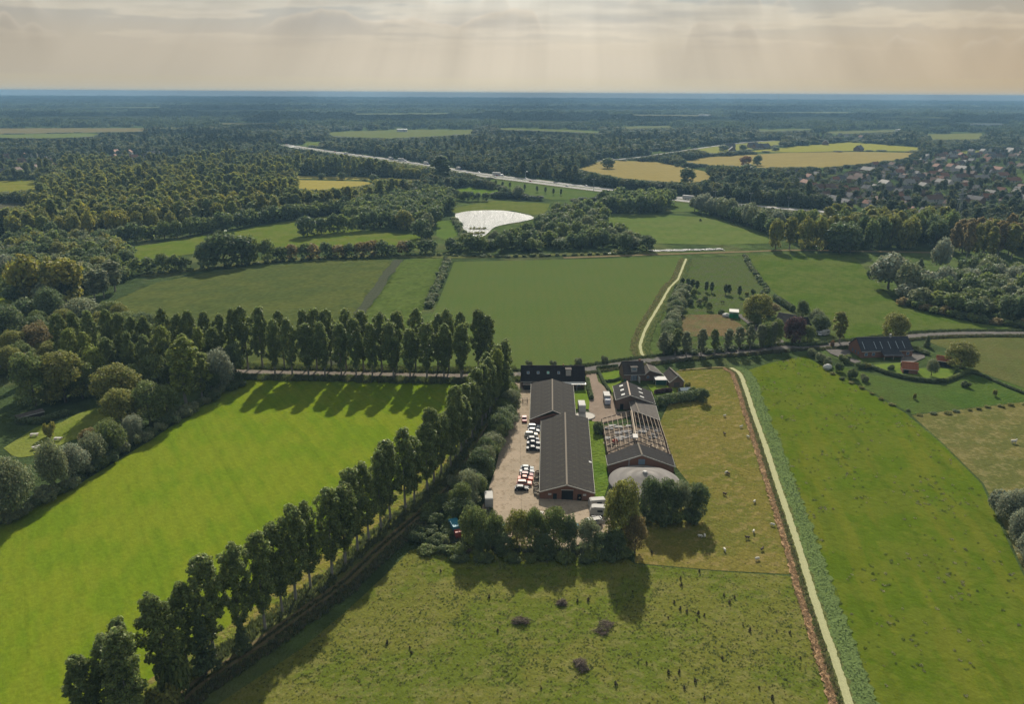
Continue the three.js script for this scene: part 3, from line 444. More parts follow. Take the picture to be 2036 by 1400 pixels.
function trunkGeo(h, r0, top, limbs, spread, seed) {
  const r = rng(seed), gs = []; let x = 0, z = 0;
  for (let i = 0; i < 4; i++) { const nx = x + (r() - 0.5) * 0.3, nzz = z + (r() - 0.5) * 0.3, y0 = top * i / 4, y1 = top * (i + 1) / 4; gs.push(limb(x, y0, z, nx, y1, nzz, r0 * (1 - 0.22 * i), r0 * (1 - 0.22 * (i + 1)), 7)); x = nx; z = nzz; }
  for (let i = 0; i < limbs; i++) { const a = r() * 6.28, y0 = top * (0.3 + 0.6 * r()), L = spread * (0.5 + 0.5 * r()); gs.push(limb(0, y0, 0, Math.cos(a) * L, y0 + L * (0.5 + 0.8 * r()), Math.sin(a) * L, r0 * 0.35, r0 * 0.1, 5)); }
  return mergeGeometries(gs);
}
// crowns are built at a nominal size: poplar 24 m x 7 m, broadleaf 14 m x 12 m, shrub 4 m x 5 m
function poplarLobes(seed, big = 1) {
  const r = rng(seed), L = [], lean = r() * 6.28, ph = r() * 6.28, wid = 2.7 + 0.6 * r(), top = 0.94 + 0.05 * r();
  for (let i = 0; i < 96; i++) {   // upswept sprays round a straight leader
    const t = Math.pow((i + r()) / 96, 0.9), y = 0.20 + (top - 0.20) * t;
    const env = (t < 0.2 ? 0.45 + 2.6 * t : t < 0.55 ? 0.97 : Math.pow(Math.max(0.01, 1 - ((t - 0.55) / 0.46) ** 2), 0.55)) * wid * (0.84 + 0.26 * Math.sin(y * 14 + ph) * (1 - t) + 0.16 * r());
    const a = i * 2.4 + r() * 1.4, d = env * Math.sqrt(0.04 + 0.9 * r()), s = (0.42 + 0.36 * r()) * (0.7 + 0.3 * env / 2.9) * big;
    L.push([Math.cos(a) * d + Math.cos(lean) * t * 0.8, y * 24 + d * 0.45, Math.sin(a) * d + Math.sin(lean) * t * 0.8, s * 1.25, s * 1.9, s * 1.25]);
  }
  return L;
}
function broadLobes(seed, flat = 1) {
  const r = rng(seed), L = [];
  for (let i = 0; i < 42; i++) {
    const u = i < 34 ? 0.74 + 0.3 * r() : 0.35 * r(), th = i * 2.39996 + r() * 0.8, yy = 1 - (i % 34) / 34 * 1.5, rr = Math.sqrt(Math.max(0.05, 1 - yy * yy));
    const s = 0.95 + 1.15 * r();
    L.push([Math.cos(th) * rr * 4.6 * u, 7.9 + yy * 5.0 * u * flat, Math.sin(th) * rr * 4.6 * u, s * 1.15, s * 1.0, s * 1.15]);
  }
  for (let i = 0; i < 7; i++) { const a = i * 0.9 + r(), s = 1.2 + 0.6 * r(); L.push([Math.cos(a) * 3.2, 2.2 + 1.6 * r(), Math.sin(a) * 3.2, s * 1.2, s, s * 1.2]); }
  return L;
}
function shrubLobes(seed) { const r = rng(seed), L = []; for (let i = 0; i < 13; i++) { const a = r() * 6.28, d = 1.7 * Math.sqrt(r()), s = 0.65 + 0.6 * r(); L.push([Math.cos(a) * d, 0.7 + 2.1 * (1 - d / 2.6) * r() + s * 0.4, Math.sin(a) * d, s, s * 0.95, s]); } return L; }
function coniferLobes(seed) { const r = rng(seed), L = []; for (let i = 0; i < 26; i++) { const y = 0.08 + 0.88 * i / 26, d = (1 - y) * 2.2, a = i * 2.4; L.push([Math.cos(a) * d * 0.6, y * 10, Math.sin(a) * d * 0.6, 0.3 + d * 0.45, 0.55, 0.3 + d * 0.45]); } return L; }
function willowLobes(seed) { const r = rng(seed), L = []; for (let i = 0; i < 26; i++) { const a = i * 2.4 + r(), d = 4.3 * Math.sqrt((i + 0.5) / 26), s = 1.2 + 1.0 * r(); L.push([Math.cos(a) * d, 9.4 - d * d * 0.20 + (r() - 0.5) * 1.6, Math.sin(a) * d, s * 1.05, s * 1.5, s * 1.05]); if (i % 2) L.push([Math.cos(a) * d * 0.8, 4.6 + r() * 2, Math.sin(a) * d * 0.8, s * 1.1, s * 1.6, s * 1.1]); } return L; }
const KIND = {
  poplar: { h: 24, w: 7.2, near: [1, 2, 3, 4, 8, 9].map((s) => leafCloud(poplarLobes(s), 9000, 0.225, s + 50, 0.15, 2, 0.4)), mid: [5, 6, 7].map((s) => leafCloud(poplarLobes(s), 1300, 0.66, s + 50)), trunk: [1, 2, 3].map((s) => trunkGeo(24, 0.34, 17, 9, 2.4, s)) },
  broad: { h: 14, w: 12, near: [11, 12, 13, 14, 19].map((s) => leafCloud(broadLobes(s), 8500, 0.26, s + 50, 0.35, 2, 0.38)), mid: [15, 16, 17, 18].map((s) => leafCloud(broadLobes(s, 0.95), 1500, 0.66, s + 50)), trunk: [4, 5, 6].map((s) => trunkGeo(14, 0.38, 9, 10, 3.6, s)) },
  willow: { h: 12, w: 11, near: [21, 22, 23].map((s) => leafCloud(willowLobes(s), 7500, 0.24, s + 50, 0.4, 2, 0.34)), mid: [24, 25, 26].map((s) => leafCloud(willowLobes(s), 1500, 0.62, s + 50)), trunk: [7, 8].map((s) => trunkGeo(12, 0.42, 7, 9, 3.4, s)) },
  shrub: { h: 4, w: 5, near: [31, 32, 33].map((s) => leafCloud(shrubLobes(s), 2000, 0.22, s + 50)), mid: [34, 35, 36].map((s) => leafCloud(shrubLobes(s), 520, 0.42, s + 50)), trunk: [9, 10].map((s) => trunkGeo(4, 0.09, 2.2, 8, 1.3, s)) },
  conifer: { h: 10, w: 4, near: [41, 42].map((s) => leafCloud(coniferLobes(s), 2600, 0.22, s + 50)), mid: [43].map((s) => leafCloud(coniferLobes(s), 800, 0.36, s + 50)), trunk: [11].map((s) => trunkGeo(10, 0.2, 7, 0, 1, s)) },
};
const leafMat = (r, g, b, tr = 0.45, coat = 0.16) => new THREE.MeshPhysicalMaterial({ color: lin(r, g, b), vertexColors: true, roughness: 1, transmission: tr, thickness: 0, specularIntensity: 0.3, clearcoat: coat, clearcoatRoughness: 0.45, side: THREE.DoubleSide });
const LEAF = { poplar: leafMat(0.180, 0.222, 0.058, 0.52, 0.4), green: leafMat(0.150, 0.186, 0.048), dark: leafMat(0.108, 0.144, 0.052), olive: leafMat(0.205, 0.208, 0.046), yellow: leafMat(0.275, 0.258, 0.042), silver: leafMat(0.235, 0.255, 0.165, 0.38), bronze: leafMat(0.220, 0.172, 0.068), copper: leafMat(0.078, 0.040, 0.040), lime: leafMat(0.215, 0.250, 0.046), sage: leafMat(0.200, 0.222, 0.108, 0.38), rust: leafMat(0.235, 0.125, 0.050) };
const barkMat = mat(0.10, 0.085, 0.065, 0.95), paleBark = mat(0.20, 0.18, 0.15, 0.95);
const treeRand = rng(777);
function plant(kind, leaf, [x, z, h, w], name, label, category, group) {
  const K = KIND[kind], d = Math.hypot(x, z), set = d < 440 ? K.near : K.mid, o = thing(name, label, category, [x, z], treeRand() * 6.28, group);
  o.scale.set(w / K.w, h / K.h, w / K.w);
  part(kind === 'shrub' ? 'stem' : 'trunk', K.trunk[Math.floor(treeRand() * K.trunk.length)], kind === 'poplar' ? paleBark : barkMat, o);
  part(kind === 'shrub' ? 'foliage' : 'crown', set[Math.floor(treeRand() * set.length)], LEAF[leaf], o);
  return o;
}
const PLANTED = [];   // [x, z, radius] of what stands already
function jot(p) { PLANTED.push([p[0], p[1], p[3] * 0.4]); return p; }
// the two rows of poplars along the lane
{
  const front = [[-101.8,-304.8],[-95.8,-303.7],[-88.7,-303.2],[-81.9,-302.7],[-75.3,-302.3],[-68.5,-301.8],[-62.5,-301.3],[-56,-301.1],[-47.5,-300.9],[-40.8,-300.8],[-34.1,-300.6],[-27.2,-300.7],[-20.3,-300.5]], back = [[-109.9,-311.5],[-102.9,-311.3],[-95.4,-311.1],[-86,-310.9],[-80.7,-310.7],[-75.5,-310.8],[-68.2,-310.6],[-61.5,-310.4],[-52.5,-309.9],[-47.5,-310],[-40.2,-309.8],[-31.3,-309.7],[-25.9,-309.8],[-19.8,-309.3],[-14,-308.7],[-9.4,-307.6]];
  const r = rng(91);
  front.slice(1).forEach(([x, z], i) => plant('poplar', 'poplar', jot([x, z, 22.5 + 3 * r(), 7.8 + 1.6 * r()]), 'poplar_tree', `${ORD[i]} poplar from the wood in the row along the field side of the lane`, 'poplar', 'poplars lining the lane'));
  back.forEach(([x, z], i) => plant('poplar', r() < 0.3 ? 'green' : 'poplar', jot([x + (r() - 0.5) * 2, z - r() * 3, 24.5 + 3 * r(), 8.0 + 1.8 * r()]), 'poplar_tree', `${ORD[i]} poplar from the wood in the row behind the lane`, 'poplar', 'poplars lining the lane'));
}
// the long diagonal row beside the meadow
{
  const line = smooth([[-3.4,-289.1],[-6.1,-275.9],[-9.8,-259.2],[-13.7,-242.1],[-17.7,-227.2],[-21.5,-214.8],[-26.5,-203.2],[-31.8,-192.1],[-36.5,-181.8],[-41.3,-169.9],[-46.2,-158.4],[-51,-148.5],[-54,-143],[-59.2,-135.7],[-63.8,-129.1],[-67.6,-121.7]], 5), r = rng(92);
  walk(line, 5.7).forEach(([x, z], i) => plant('poplar', r() < 0.25 ? 'green' : 'poplar', jot([x + (r() - 0.5) * 1.6, z + (r() - 0.5) * 1.6, (i < 5 ? 18 : 20) + 5.5 * r(), 7.2 + 1.8 * r()]), 'poplar_tree', `${ORD[i]} poplar from the lane in the diagonal row beside the bright meadow`, 'poplar', 'poplars in the diagonal row'));
}
// single trees: [kind, leaf, place, name, category, label]
const S = (kind, leaf, p, name, category, label, group) => plant(kind, leaf, jot(p), name, label, category, group);
S('poplar', 'poplar', [-2.8,-282.7,22.8,6.4], 'poplar_tree', 'poplar', 'bushy poplar at the corner of lane and farmyard');
S('poplar', 'lime', [-6,-271.5,23.6,6.6], 'poplar_tree', 'poplar', 'pale green poplar behind the corner of the farmyard');
S('poplar', 'poplar', [-9.9,-277.4,19.8,7.4], 'poplar_tree', 'poplar', 'broad poplar on the meadow side of the farmyard corner');
S('conifer', 'dark', [-60.1,-130.2,16,5.1], 'spruce_tree', 'spruce', 'dark spruce standing beside the track at the end of the poplar row');
S('conifer', 'dark', [-55,-136.8,8.9,3.5], 'spruce_tree', 'spruce', 'small dark spruce under the poplars beside the track');
S('shrub', 'green', [-63.4,-123.6,13.1,6], 'shrub', 'shrub', 'tall leafy shrub beside the small spruce near the track end');
S('shrub', 'olive', [-64.1,-119.1,8.5,6.5], 'shrub', 'shrub', 'low shrub in the dry grass at the bottom of the track');
S('poplar', 'poplar', [-72.1,-116.9,19.6,7.4], 'poplar_tree', 'poplar', 'leafy poplar last but one at the bottom end of the row');
S('poplar', 'green', [-74.3,-113.6,18.3,7.4], 'poplar_tree', 'poplar', 'leafy poplar at the very bottom end of the row');
S('poplar', 'poplar', [-66.7,-113.6,23.4,7.9], 'poplar_tree', 'poplar', 'second poplar beside the bottom end of the row');
S('poplar', 'green', [-70.2,-119.7,20.1,7.1], 'poplar_tree', 'poplar', 'leafy poplar where the diagonal row meets its bushy bottom end');
// hedge of mixed trees between the meadow and the house garden
for (const [kind, leaf, p, label] of [
  ['willow', 'sage', [-133.2,-190.2,18.9,12.3], 'big grey willow lowest in the meadow hedge'],
  ['willow', 'silver', [-138.3,-185.5,16.2,12.5], 'grey willow at the picture edge in the meadow hedge'],
  ['willow', 'sage', [-131.2,-205.6,16.8,9.5], 'rounded grey-green willow in the meadow hedge below the lawn'],
  ['willow', 'silver', [-129,-212.9,12.2,9.2], 'pale willow in the meadow hedge beside the white bench'],
  ['willow', 'sage', [-127.7,-221.9,11.8,9.2], 'dull green willow in the meadow hedge, upper end of the lawn'],
  ['broad', 'bronze', [-133.3,-230.1,9.5,6.7], 'reddish tree in the meadow hedge above the lawn'],
  ['willow', 'green', [-127,-230.2,12.6,10.5], 'dark willow in the meadow hedge beside a silvery one'],
  ['willow', 'silver', [-124.3,-240.6,10,7.3], 'small silvery willow leaning out of the meadow hedge'],
  ['broad', 'olive', [-133.1,-251.2,15.1,13], 'olive tree in the meadow hedge behind the silvery willow'],
  ['broad', 'green', [-125.6,-255.7,15.8,13.9], 'round green tree at the meadow edge below the tall poplar'],
  ['broad', 'olive', [-142.2,-268,17.9,17.3], 'large olive tree at the middle of the meadow hedge'],
  ['broad', 'green', [-122.1,-262.1,12,9.2], 'dark tree standing against the foot of the tall poplar'],
  ['poplar', 'lime', [-119.2,-271.7,25.9,13.8], 'tall bright poplar standing above the meadow hedge'],
  ['poplar', 'lime', [-116,-278.3,18.5,9.7], 'shorter bright poplar beside the tall one in the hedge'],
  ['willow', 'silver', [-112.1,-287.4,17.9,11.5], 'grey willow near the upper end of the meadow hedge'],
  ['broad', 'dark', [-110.5,-297.6,16.4,9.5], 'dark tree at the upper end of the meadow hedge by the lane'],
  ['broad', 'dark', [-114.6,-283.6,10.2,9.5], 'low dark tree at the meadow edge under the grey willow'],
]) S(kind, leaf, p, kind === 'poplar' ? 'poplar_tree' : kind === 'willow' ? 'willow_tree' : 'broadleaf_tree', 'tree', label);
walk([[-107,-294.2],[-111.8,-275.9],[-118.6,-251.4],[-124.1,-230.2],[-127.8,-209.7],[-131.7,-193.5],[-137.5,-181]], 4.2).forEach(([x, z], i) => { const r = rng(300 + i); S(r() < 0.2 ? 'shrub' : 'shrub', r() < 0.4 ? 'dark' : r() < 0.6 ? 'sage' : 'green', [x + r() * 2 - 2, z + r() * 2 - 1, 3 + 3.2 * r(), 4.5 + 2.5 * r()], 'shrub', 'shrub', `${ORD[i] ?? 'last'} low shrub from the lane along the foot of the meadow hedge`, 'shrubs at the foot of the meadow hedge'); });
for (const [kind, leaf, p, label] of [
  ['broad', 'bronze', [-203.6,-326.3,16.3,14.7], 'round tree with orange-brown crown behind the red-roofed house'],
  ['broad', 'dark', [-221.9,-334.4,21.6,18.5], 'big dark tree at the picture edge behind the house'],
  ['broad', 'olive', [-165.3,-275,21.2,18.1], 'wide spreading tree over the garden path'],
  ['broad', 'green', [-174.2,-270.9,20.9,15.7], 'dark spreading tree in front of the house'],
  ['broad', 'lime', [-159.9,-288.3,17.8,12], 'bright leafy tree between garden and wood'],
  ['broad', 'rust', [-190.6,-296.3,12.6,5.2], 'small tree with orange leaves beside the house'],
  ['willow', 'olive', [-251,-423.1,24.8,11.5], 'narrow olive tree beside the sunlit lawn'],
  ['shrub', 'yellow', [-153.8,-244.2,6.9,4], 'small yellowing tree on the lawn'],
  ['broad', 'yellow', [-264.8,-425,26.6,19.7], 'tall yellow-green tree beside the bright strip of grass'],
  ['broad', 'yellow', [-244.5,-423.2,24.8,21.9], 'broad yellow-green tree above the crop field corner'],
  ['willow', 'silver', [-300,-460.3,19,18.4], 'pale grey willow at the picture edge'],
  ['poplar', 'sage', [-230.9,-428,16.4,9.4], 'slim grey poplar at the crop field corner'],
  ['poplar', 'sage', [-228.1,-432.6,16,8.4], 'slimmer grey poplar second at the crop field corner'],
  ['poplar', 'sage', [-228.7,-446.9,18.5,11.5], 'tall grey poplar last at the crop field corner'],
  ['willow', 'sage', [-210.5,-376.3,14.3,20.7], 'wide grey willow behind the poplar wood'],
  ['broad', 'dark', [-224.9,-374.2,19.7,15.6], 'dark tree clump below the yellow-green trees'],
  ['broad', 'green', [-198.1,-378.3,12.3,12.9], 'low green tree at the lower crop field corner'],
  ['broad', 'dark', [-235.9,-374,15.2,14.7], 'dark bushy tree beside the sunlit strip'],
]) S(kind, leaf, p, kind === 'poplar' ? 'poplar_tree' : kind === 'willow' ? 'willow_tree' : 'broadleaf_tree', 'tree', label);
// poplar wood left of the lane
{
  const r = rng(55), xs = [145, 162, 180, 196, 214, 232, 250, 268, 286, 303, 320, 338, 356, 374, 392, 410, 428, 446, 464, 482];
  xs.forEach((px, i) => {});
  const back = walk([[-180.8,-307.2],[-149.2,-310.2],[-111.3,-312.1]], 5.6), frontRow = walk([[-170.9,-292],[-143,-295.9],[-113.2,-302.2]], 6.8), mid = walk([[-170.3,-280.1],[-151.6,-284.6],[-125,-290.5]], 8.5);
  back.forEach(([x, z], i) => S('poplar', r() < 0.5 ? 'green' : 'poplar', [x, z + r() * 3, 24 + 4 * r(), 7 + 2 * r()], 'poplar_tree', 'poplar', `${ORD[i]} tall poplar from the picture edge at the back of the wood by the lane`, 'poplars of the wood at the end of the lane'));
  frontRow.forEach(([x, z], i) => S('poplar', r() < 0.4 ? 'lime' : r() < 0.6 ? 'green' : 'poplar', [x + r() * 3, z + r() * 4, 20 + 4 * r(), 7 + 2.4 * r()], 'poplar_tree', 'poplar', `${ORD[i]} poplar from the picture edge in the front of the wood by the lane`, 'poplars of the wood at the end of the lane'));
  mid.forEach(([x, z], i) => S('broad', r() < 0.5 ? 'dark' : 'green', [x + r() * 3, z + r() * 4, 11 + 5 * r(), 9 + 3 * r()], 'broadleaf_tree', 'tree', `${ORD[i]} low dark tree from the picture edge under the wood by the lane`, 'low trees of the wood at the end of the lane'));
}

// ---------------------------------------------------------------- trees and shrubs round the farms
const TREE_NAME = { poplar: 'poplar_tree', broad: 'broadleaf_tree', willow: 'willow_tree', shrub: 'shrub', conifer: 'spruce_tree' };
const CAT = { poplar: 'poplar', broad: 'tree', willow: 'willow', shrub: 'shrub', conifer: 'spruce' };
const many = (list) => { for (const [kind, leaf, p, label, group] of list) S(kind, leaf, p, TREE_NAME[kind], CAT[kind], label, group); };
// trees at the near end of the farmyard
many([
  ['broad', 'olive', [27.7,-177.4,19.9,9.6], 'large olive-green tree beside the round tank and parked caravans'],
  ['broad', 'bronze', [31.2,-175.1,11.7,6.5], 'yellowing tree at the yard corner beside the grazing paddock'],
  ['broad', 'dark', [25.9,-173.2,8.2,5.7], 'small dark tree under the yellowing tree at the yard corner'],
  ['broad', 'dark', [38,-192.6,12.2,7.3], 'dark tree directly before the round tank'],
  ['broad', 'dark', [42.1,-191.1,12.7,7], 'dark bushy tree second before the round tank'],
  ['broad', 'sage', [45.9,-191.7,12.1,6], 'greyish tree third before the round tank'],
  ['broad', 'dark', [50.2,-192.2,11.6,7.3], 'dark tree standing last before the round tank above its shadow'],
  ['broad', 'green', [-9.1,-177.5,12.1,8.6], 'dark tree at the yard end beside the blue lorry'],
  ['broad', 'green', [-3.9,-176.6,10.6,6.1], 'tree in the yard end screen beside the blue lorry tree'],
  ['broad', 'olive', [1.6,-175.9,11.9,6.6], 'olive tree in the middle of the yard end screen'],
  ['broad', 'green', [5.9,-176.2,12.3,5.8], 'tree right of the olive one in the yard end screen'],
  ['broad', 'green', [10.7,-176.7,12.6,7.8], 'tallest tree of the yard end screen below the barn doors'],
  ['broad', 'dark', [14.5,-175.8,10.6,5], 'narrow dark tree in the yard end screen'],
  ['broad', 'sage', [19.4,-175.9,9.5,6.1], 'grey-green tree in the yard end screen below the caravans'],
  ['broad', 'dark', [-2,-173.4,6.8,5.5], 'low dark bush tree in front of the yard end screen'],
  ['broad', 'dark', [8.1,-173,6.8,5.5], 'low dark bush tree before the tallest screen tree'],
  ['broad', 'dark', [22.6,-173.6,6.9,5], 'low dark bush tree before the caravans'],
  ['broad', 'dark', [-7,-173.8,6.9,5], 'low dark bush tree under the blue lorry tree'],
]);
{
  const r = rng(61);
  // shrub belt between track and yard
  walk([[-0.9,-282.7],[-1.7,-262.9],[-2.9,-249.6],[-5.2,-237.5],[-7.3,-222.8],[-10.5,-209.5],[-12.8,-197.6],[-15,-189.4]], 3.6).forEach(([x, z], i) => {
    const k = r(); many([[k < 0.25 ? 'broad' : 'willow', r() < 0.35 ? 'sage' : r() < 0.6 ? 'dark' : 'green', [x + (r() - 0.5) * 3, z, 5.5 + 4.5 * r(), 6 + 3 * r()], `${ORD[i]} tree from the lane in the belt between track and farmyard`, 'trees between track and farmyard']]);
  });
  walk([[-5.5,-249.6],[-9.9,-231.7],[-15.2,-212.6],[-19.1,-197.5],[-22.2,-186.7],[-24.1,-180.4]], 3.4).forEach(([x, z], i) => many([['shrub', r() < 0.4 ? 'sage' : r() < 0.5 ? 'dark' : 'green', [x + (r() - 0.5) * 4, z + (r() - 0.5) * 3, 2.4 + 2.4 * r(), 4 + 2.5 * r()], `${ORD[i]} shrub from the lane beside the dirt track`, 'shrubs beside the dirt track']]));
  walk([[-14.8,-186.3],[-17.7,-180.5],[-21,-175],[-14.5,-173.5],[-8.2,-172],[4.3,-172.1],[16.8,-172.2],[29.4,-172.8]], 3.2).forEach(([x, z], i) => many([['shrub', r() < 0.5 ? 'dark' : 'green', [x + (r() - 0.5) * 3, z + (r() - 0.5) * 2.5, 1.8 + 2 * r(), 3.6 + 2 * r()], 'low bramble bush at the pasture edge below the farmyard', 'brambles at the pasture edge']]));
  walk([[0.5,-304.1],[0.9,-282.7],[0.1,-263],[-1.2,-245.5]], 4.5).forEach(([x, z], i) => many([['shrub', 'dark', [x - 1.5, z, 3.4 + 1.5 * r(), 3.2 + r()], `${ORD[i]} dark shrub from the lane along the yard drive`, 'shrubs along the yard drive']]));
}
many([['shrub', 'dark', [36.5,-190.5,5,6], 'low dark bush under the trees before the round tank, nearest the yard'], ['shrub', 'dark', [39.8,-189.5,5.8,6.2], 'second low dark bush under the trees before the tank'], ['shrub', 'green', [43.8,-189.5,5.5,6.2], 'third low bush under the trees before the tank'], ['shrub', 'dark', [48,-190.1,5.5,5.9], 'last low bush under the trees before the tank']]);
// pollards and garden plants round the farm
many([
  ['shrub', 'sage', [7.1,-318.6,3.8,3.2], 'first pollard willow behind the long dark roof'], ['shrub', 'sage', [17.3,-318.8,3.8,3.2], 'second pollard willow behind the long dark roof'],
  ['shrub', 'sage', [28,-319.6,4.9,3.6], 'third pollard willow beyond the lane'], ['shrub', 'sage', [39.5,-323.1,4.8,3.2], 'fourth pollard willow beyond the lane, before the brick house'],
  ['shrub', 'dark', [29.6,-249.2,5.6,4.4], 'dark round bush between the barn and the roofless shed'],
  ['shrub', 'green', [69.3,-288.1,3.7,3.5], 'garden bush beside the brick garage'], ['shrub', 'lime', [63.6,-282.7,2.5,3.8], 'pale garden bush below the greenhouse'],
  ['broad', 'dark', [71.7,-278.6,5.6,4.5], 'round dark tree at the end of the garden hedge'],
  ['shrub', 'olive', [69.2,-294.7,2.7,2.8], 'small bush behind the brick garage'],
]);
// farmstead with the green container
{
  const fx = [[66.9,-333.9],[71.8,-334],[76.7,-333.4],[83.5,-334.9],[90.1,-337.2],[96,-339.5],[101.9,-341],[107.3,-342.6],[113,-344.9],[118.7,-347.3]], r = rng(64);
  fx.forEach(([x, z], i) => many([['poplar', r() < 0.5 ? 'green' : 'sage', [x, z, 10.5 + 2.5 * r(), 5 + 1.4 * r()], `${ORD[i]} lime tree from the ditch in the row beside the lane`, 'lime trees beside the lane']]));
  for (let i = 0; i < fx.length - 1; i++) many([['shrub', 'dark', [(fx[i][0] + fx[i + 1][0]) / 2, fx[i][1] - 3, 3.4, 6], `${ORD[i]} dark shrub from the ditch behind the lime row`, 'shrubs behind the lime row']]);
  walk([[96.1,-454.5],[87.6,-425.1],[79.7,-397.1],[72.6,-371.4],[66.7,-347.1],[64.1,-336]], 4.2).forEach(([x, z], i) => { many([['willow', r() < 0.5 ? 'sage' : 'dark', [x + 2 + 4 * r(), z, 5 + 3 * r(), 6.5 + 2 * r()], `${ORD[i]} willow from the far end along the ditch beside the orchard`, 'willows along the ditch']]); });
  const cone = [[1355, 572, 554], [1366.8, 573, 556], [1374.6, 575, 557], [1385, 577, 559], [1403, 580, 560], [1414, 581, 562], [1441.8, 585, 566], [1449, 586, 567], [1469, 589, 570]];
  [[100.9,-463.5],[104.2,-462.3],[106,-459.8],[108.5,-457.3],[113,-453.7],[116,-452.5],[122.9,-447.8],[124.7,-446.7],[129.6,-443.2]].forEach(([x, z], i) => many([['poplar', 'dark', [x, z, 6.4, 3.4], `${ORD[i]} clipped upright tree from the ditch in the orchard row`, 'clipped upright trees in the orchard']]));
  many([
    ['shrub', 'dark', [138.8,-448.2,4.2,3.5], 'dark round bush at the end of the clipped trees'], ['shrub', 'dark', [144.9,-447.1,3.6,5.8], 'wide dark bush by the field hedge'], ['shrub', 'olive', [134.3,-444.5,3.3,2.6], 'small olive bush between clipped trees'],
    ['broad', 'dark', [98.3,-444.8,5.6,4.6], 'orchard tree nearest the ditch'], ['broad', 'green', [103.6,-442.6,5,4], 'orchard tree second from the ditch'], ['broad', 'dark', [97.2,-422.1,4.5,4.4], 'low orchard tree left of the horse'], ['broad', 'green', [106,-425.5,5.1,3.9], 'orchard tree close to the horse'], ['broad', 'sage', [102.2,-422.2,4,3.8], 'pale grey-green tree in the orchard middle'], ['broad', 'green', [105,-411.7,5,4], 'orchard tree behind the pale shed'],
    ['broad', 'olive', [122.5,-385.7,16.1,15.6], 'big olive walnut tree above the farm drive'], ['broad', 'bronze', [134.1,-402.2,7.6,10.5], 'brownish tree beside the thatched roof'], ['broad', 'green', [120.7,-381.1,7.3,7.5], 'small tree under the big walnut'], ['shrub', 'sage', [122.2,-381.2,4.7,3.5], 'grey bush beside the drive'],
    ['broad', 'copper', [130.3,-352.9,13.5,10.7], 'dark copper beech beside the lane'], ['broad', 'green', [136.8,-353,9.2,7.9], 'green tree right of the copper beech'], ['broad', 'dark', [146.4,-389,12.1,7.1], 'tall round tree behind the dark roof'], ['willow', 'sage', [150.9,-381.8,9.8,8.5], 'grey tree behind the garden'], ['broad', 'dark', [149.6,-371.2,9.4,10.2], 'dark garden tree beside parked white cars'], ['poplar', 'olive', [151.9,-353.3,15.5,8.4], 'tall birch-like tree alone beside the lane'],
    ['broad', 'green', [115.7,-348,12,8.3], 'green tree at the drive entrance'], ['broad', 'green', [120.8,-349.6,13.4,7.4], 'dark green tree at the drive entrance nearest the copper beech'], ['shrub', 'dark', [109.9,-405.6,3,3.7], 'dark bush between the sheds and green container'],
    ['shrub', 'rust', [146.8,-348.6,4.1,2.1], 'small reddish tree beside the lane'],
    // farmhouse with the slate roof
    ['broad', 'olive', [179.8,-358.6,13.7,13.7], 'wide olive tree behind the slate-roofed farmhouse'], ['conifer', 'dark', [190.6,-349.4,5.8,3.2], 'dark conifer beside the lane by the farmhouse'], ['broad', 'olive', [190.1,-319.8,11.6,14], 'spreading oak over the red-tiled open shed'], ['willow', 'sage', [172.6,-309.4,7.9,5.4], 'leaning fruit tree beside the red-roofed shed'],
    ['shrub', 'sage', [132.6,-335.1,4.7,4.4], 'first pollard willow from the lane by the white boulder'], ['shrub', 'sage', [134,-328.1,5.1,5], 'second pollard willow from the lane by the white boulder'], ['shrub', 'sage', [134.8,-322.1,5,4.1], 'third pollard willow from the lane, above the white boulder'], ['shrub', 'dark', [136.8,-314.4,5.5,4], 'fourth pollard willow from the lane'], ['shrub', 'dark', [138.7,-305.2,5.8,4.7], 'fifth pollard willow from the lane, dark one'], ['shrub', 'sage', [142.1,-302.8,3.9,3.7], 'last pollard willow before the meadow'],
    ['shrub', 'green', [144.3,-327,4.6,5.7], 'garden shrub before the brick gable'], ['shrub', 'dark', [147.1,-319,3.4,4.3], 'dark garden shrub below the brick gable'], ['shrub', 'olive', [149.8,-318.4,3.4,3.8], 'olive garden shrub beside the clipped hedge'], ['shrub', 'green', [181.9,-341.7,3.3,5.9], 'round shrub right of the farmhouse'], ['shrub', 'dark', [184.1,-338.9,2.4,4.9], 'low dark shrub beside the garden path'], ['shrub', 'dark', [159.3,-316.7,3.1,3], 'small shrub on the garden lawn'],
    ['shrub', 'dark', [180.1,-296.5,3.2,4], 'dark round bush in the bright meadow'], ['shrub', 'olive', [153.1,-283,3.3,1.5], 'thin sapling in the farmhouse meadow'], ['shrub', 'olive', [185.5,-286.7,3.7,1.9], 'young tree in the bright meadow'],
    ['shrub', 'silver', [135.2,-195.9,9.3,6.4], 'grey willow bush at the head of the clump by the picture edge'], ['willow', 'silver', [133.3,-187.9,12.3,8], 'grey willow second in the clump by the picture edge'], ['willow', 'silver', [129.7,-178,11.8,7.6], 'grey willow third in the clump by the picture edge'], ['willow', 'silver', [126.7,-168.9,11.4,8.5], 'grey willow lowest in the clump by the picture edge'], ['willow', 'dark', [139.3,-188.4,12.7,9.3], 'dark willow behind the grey clump by the picture edge'],
  ]);
}
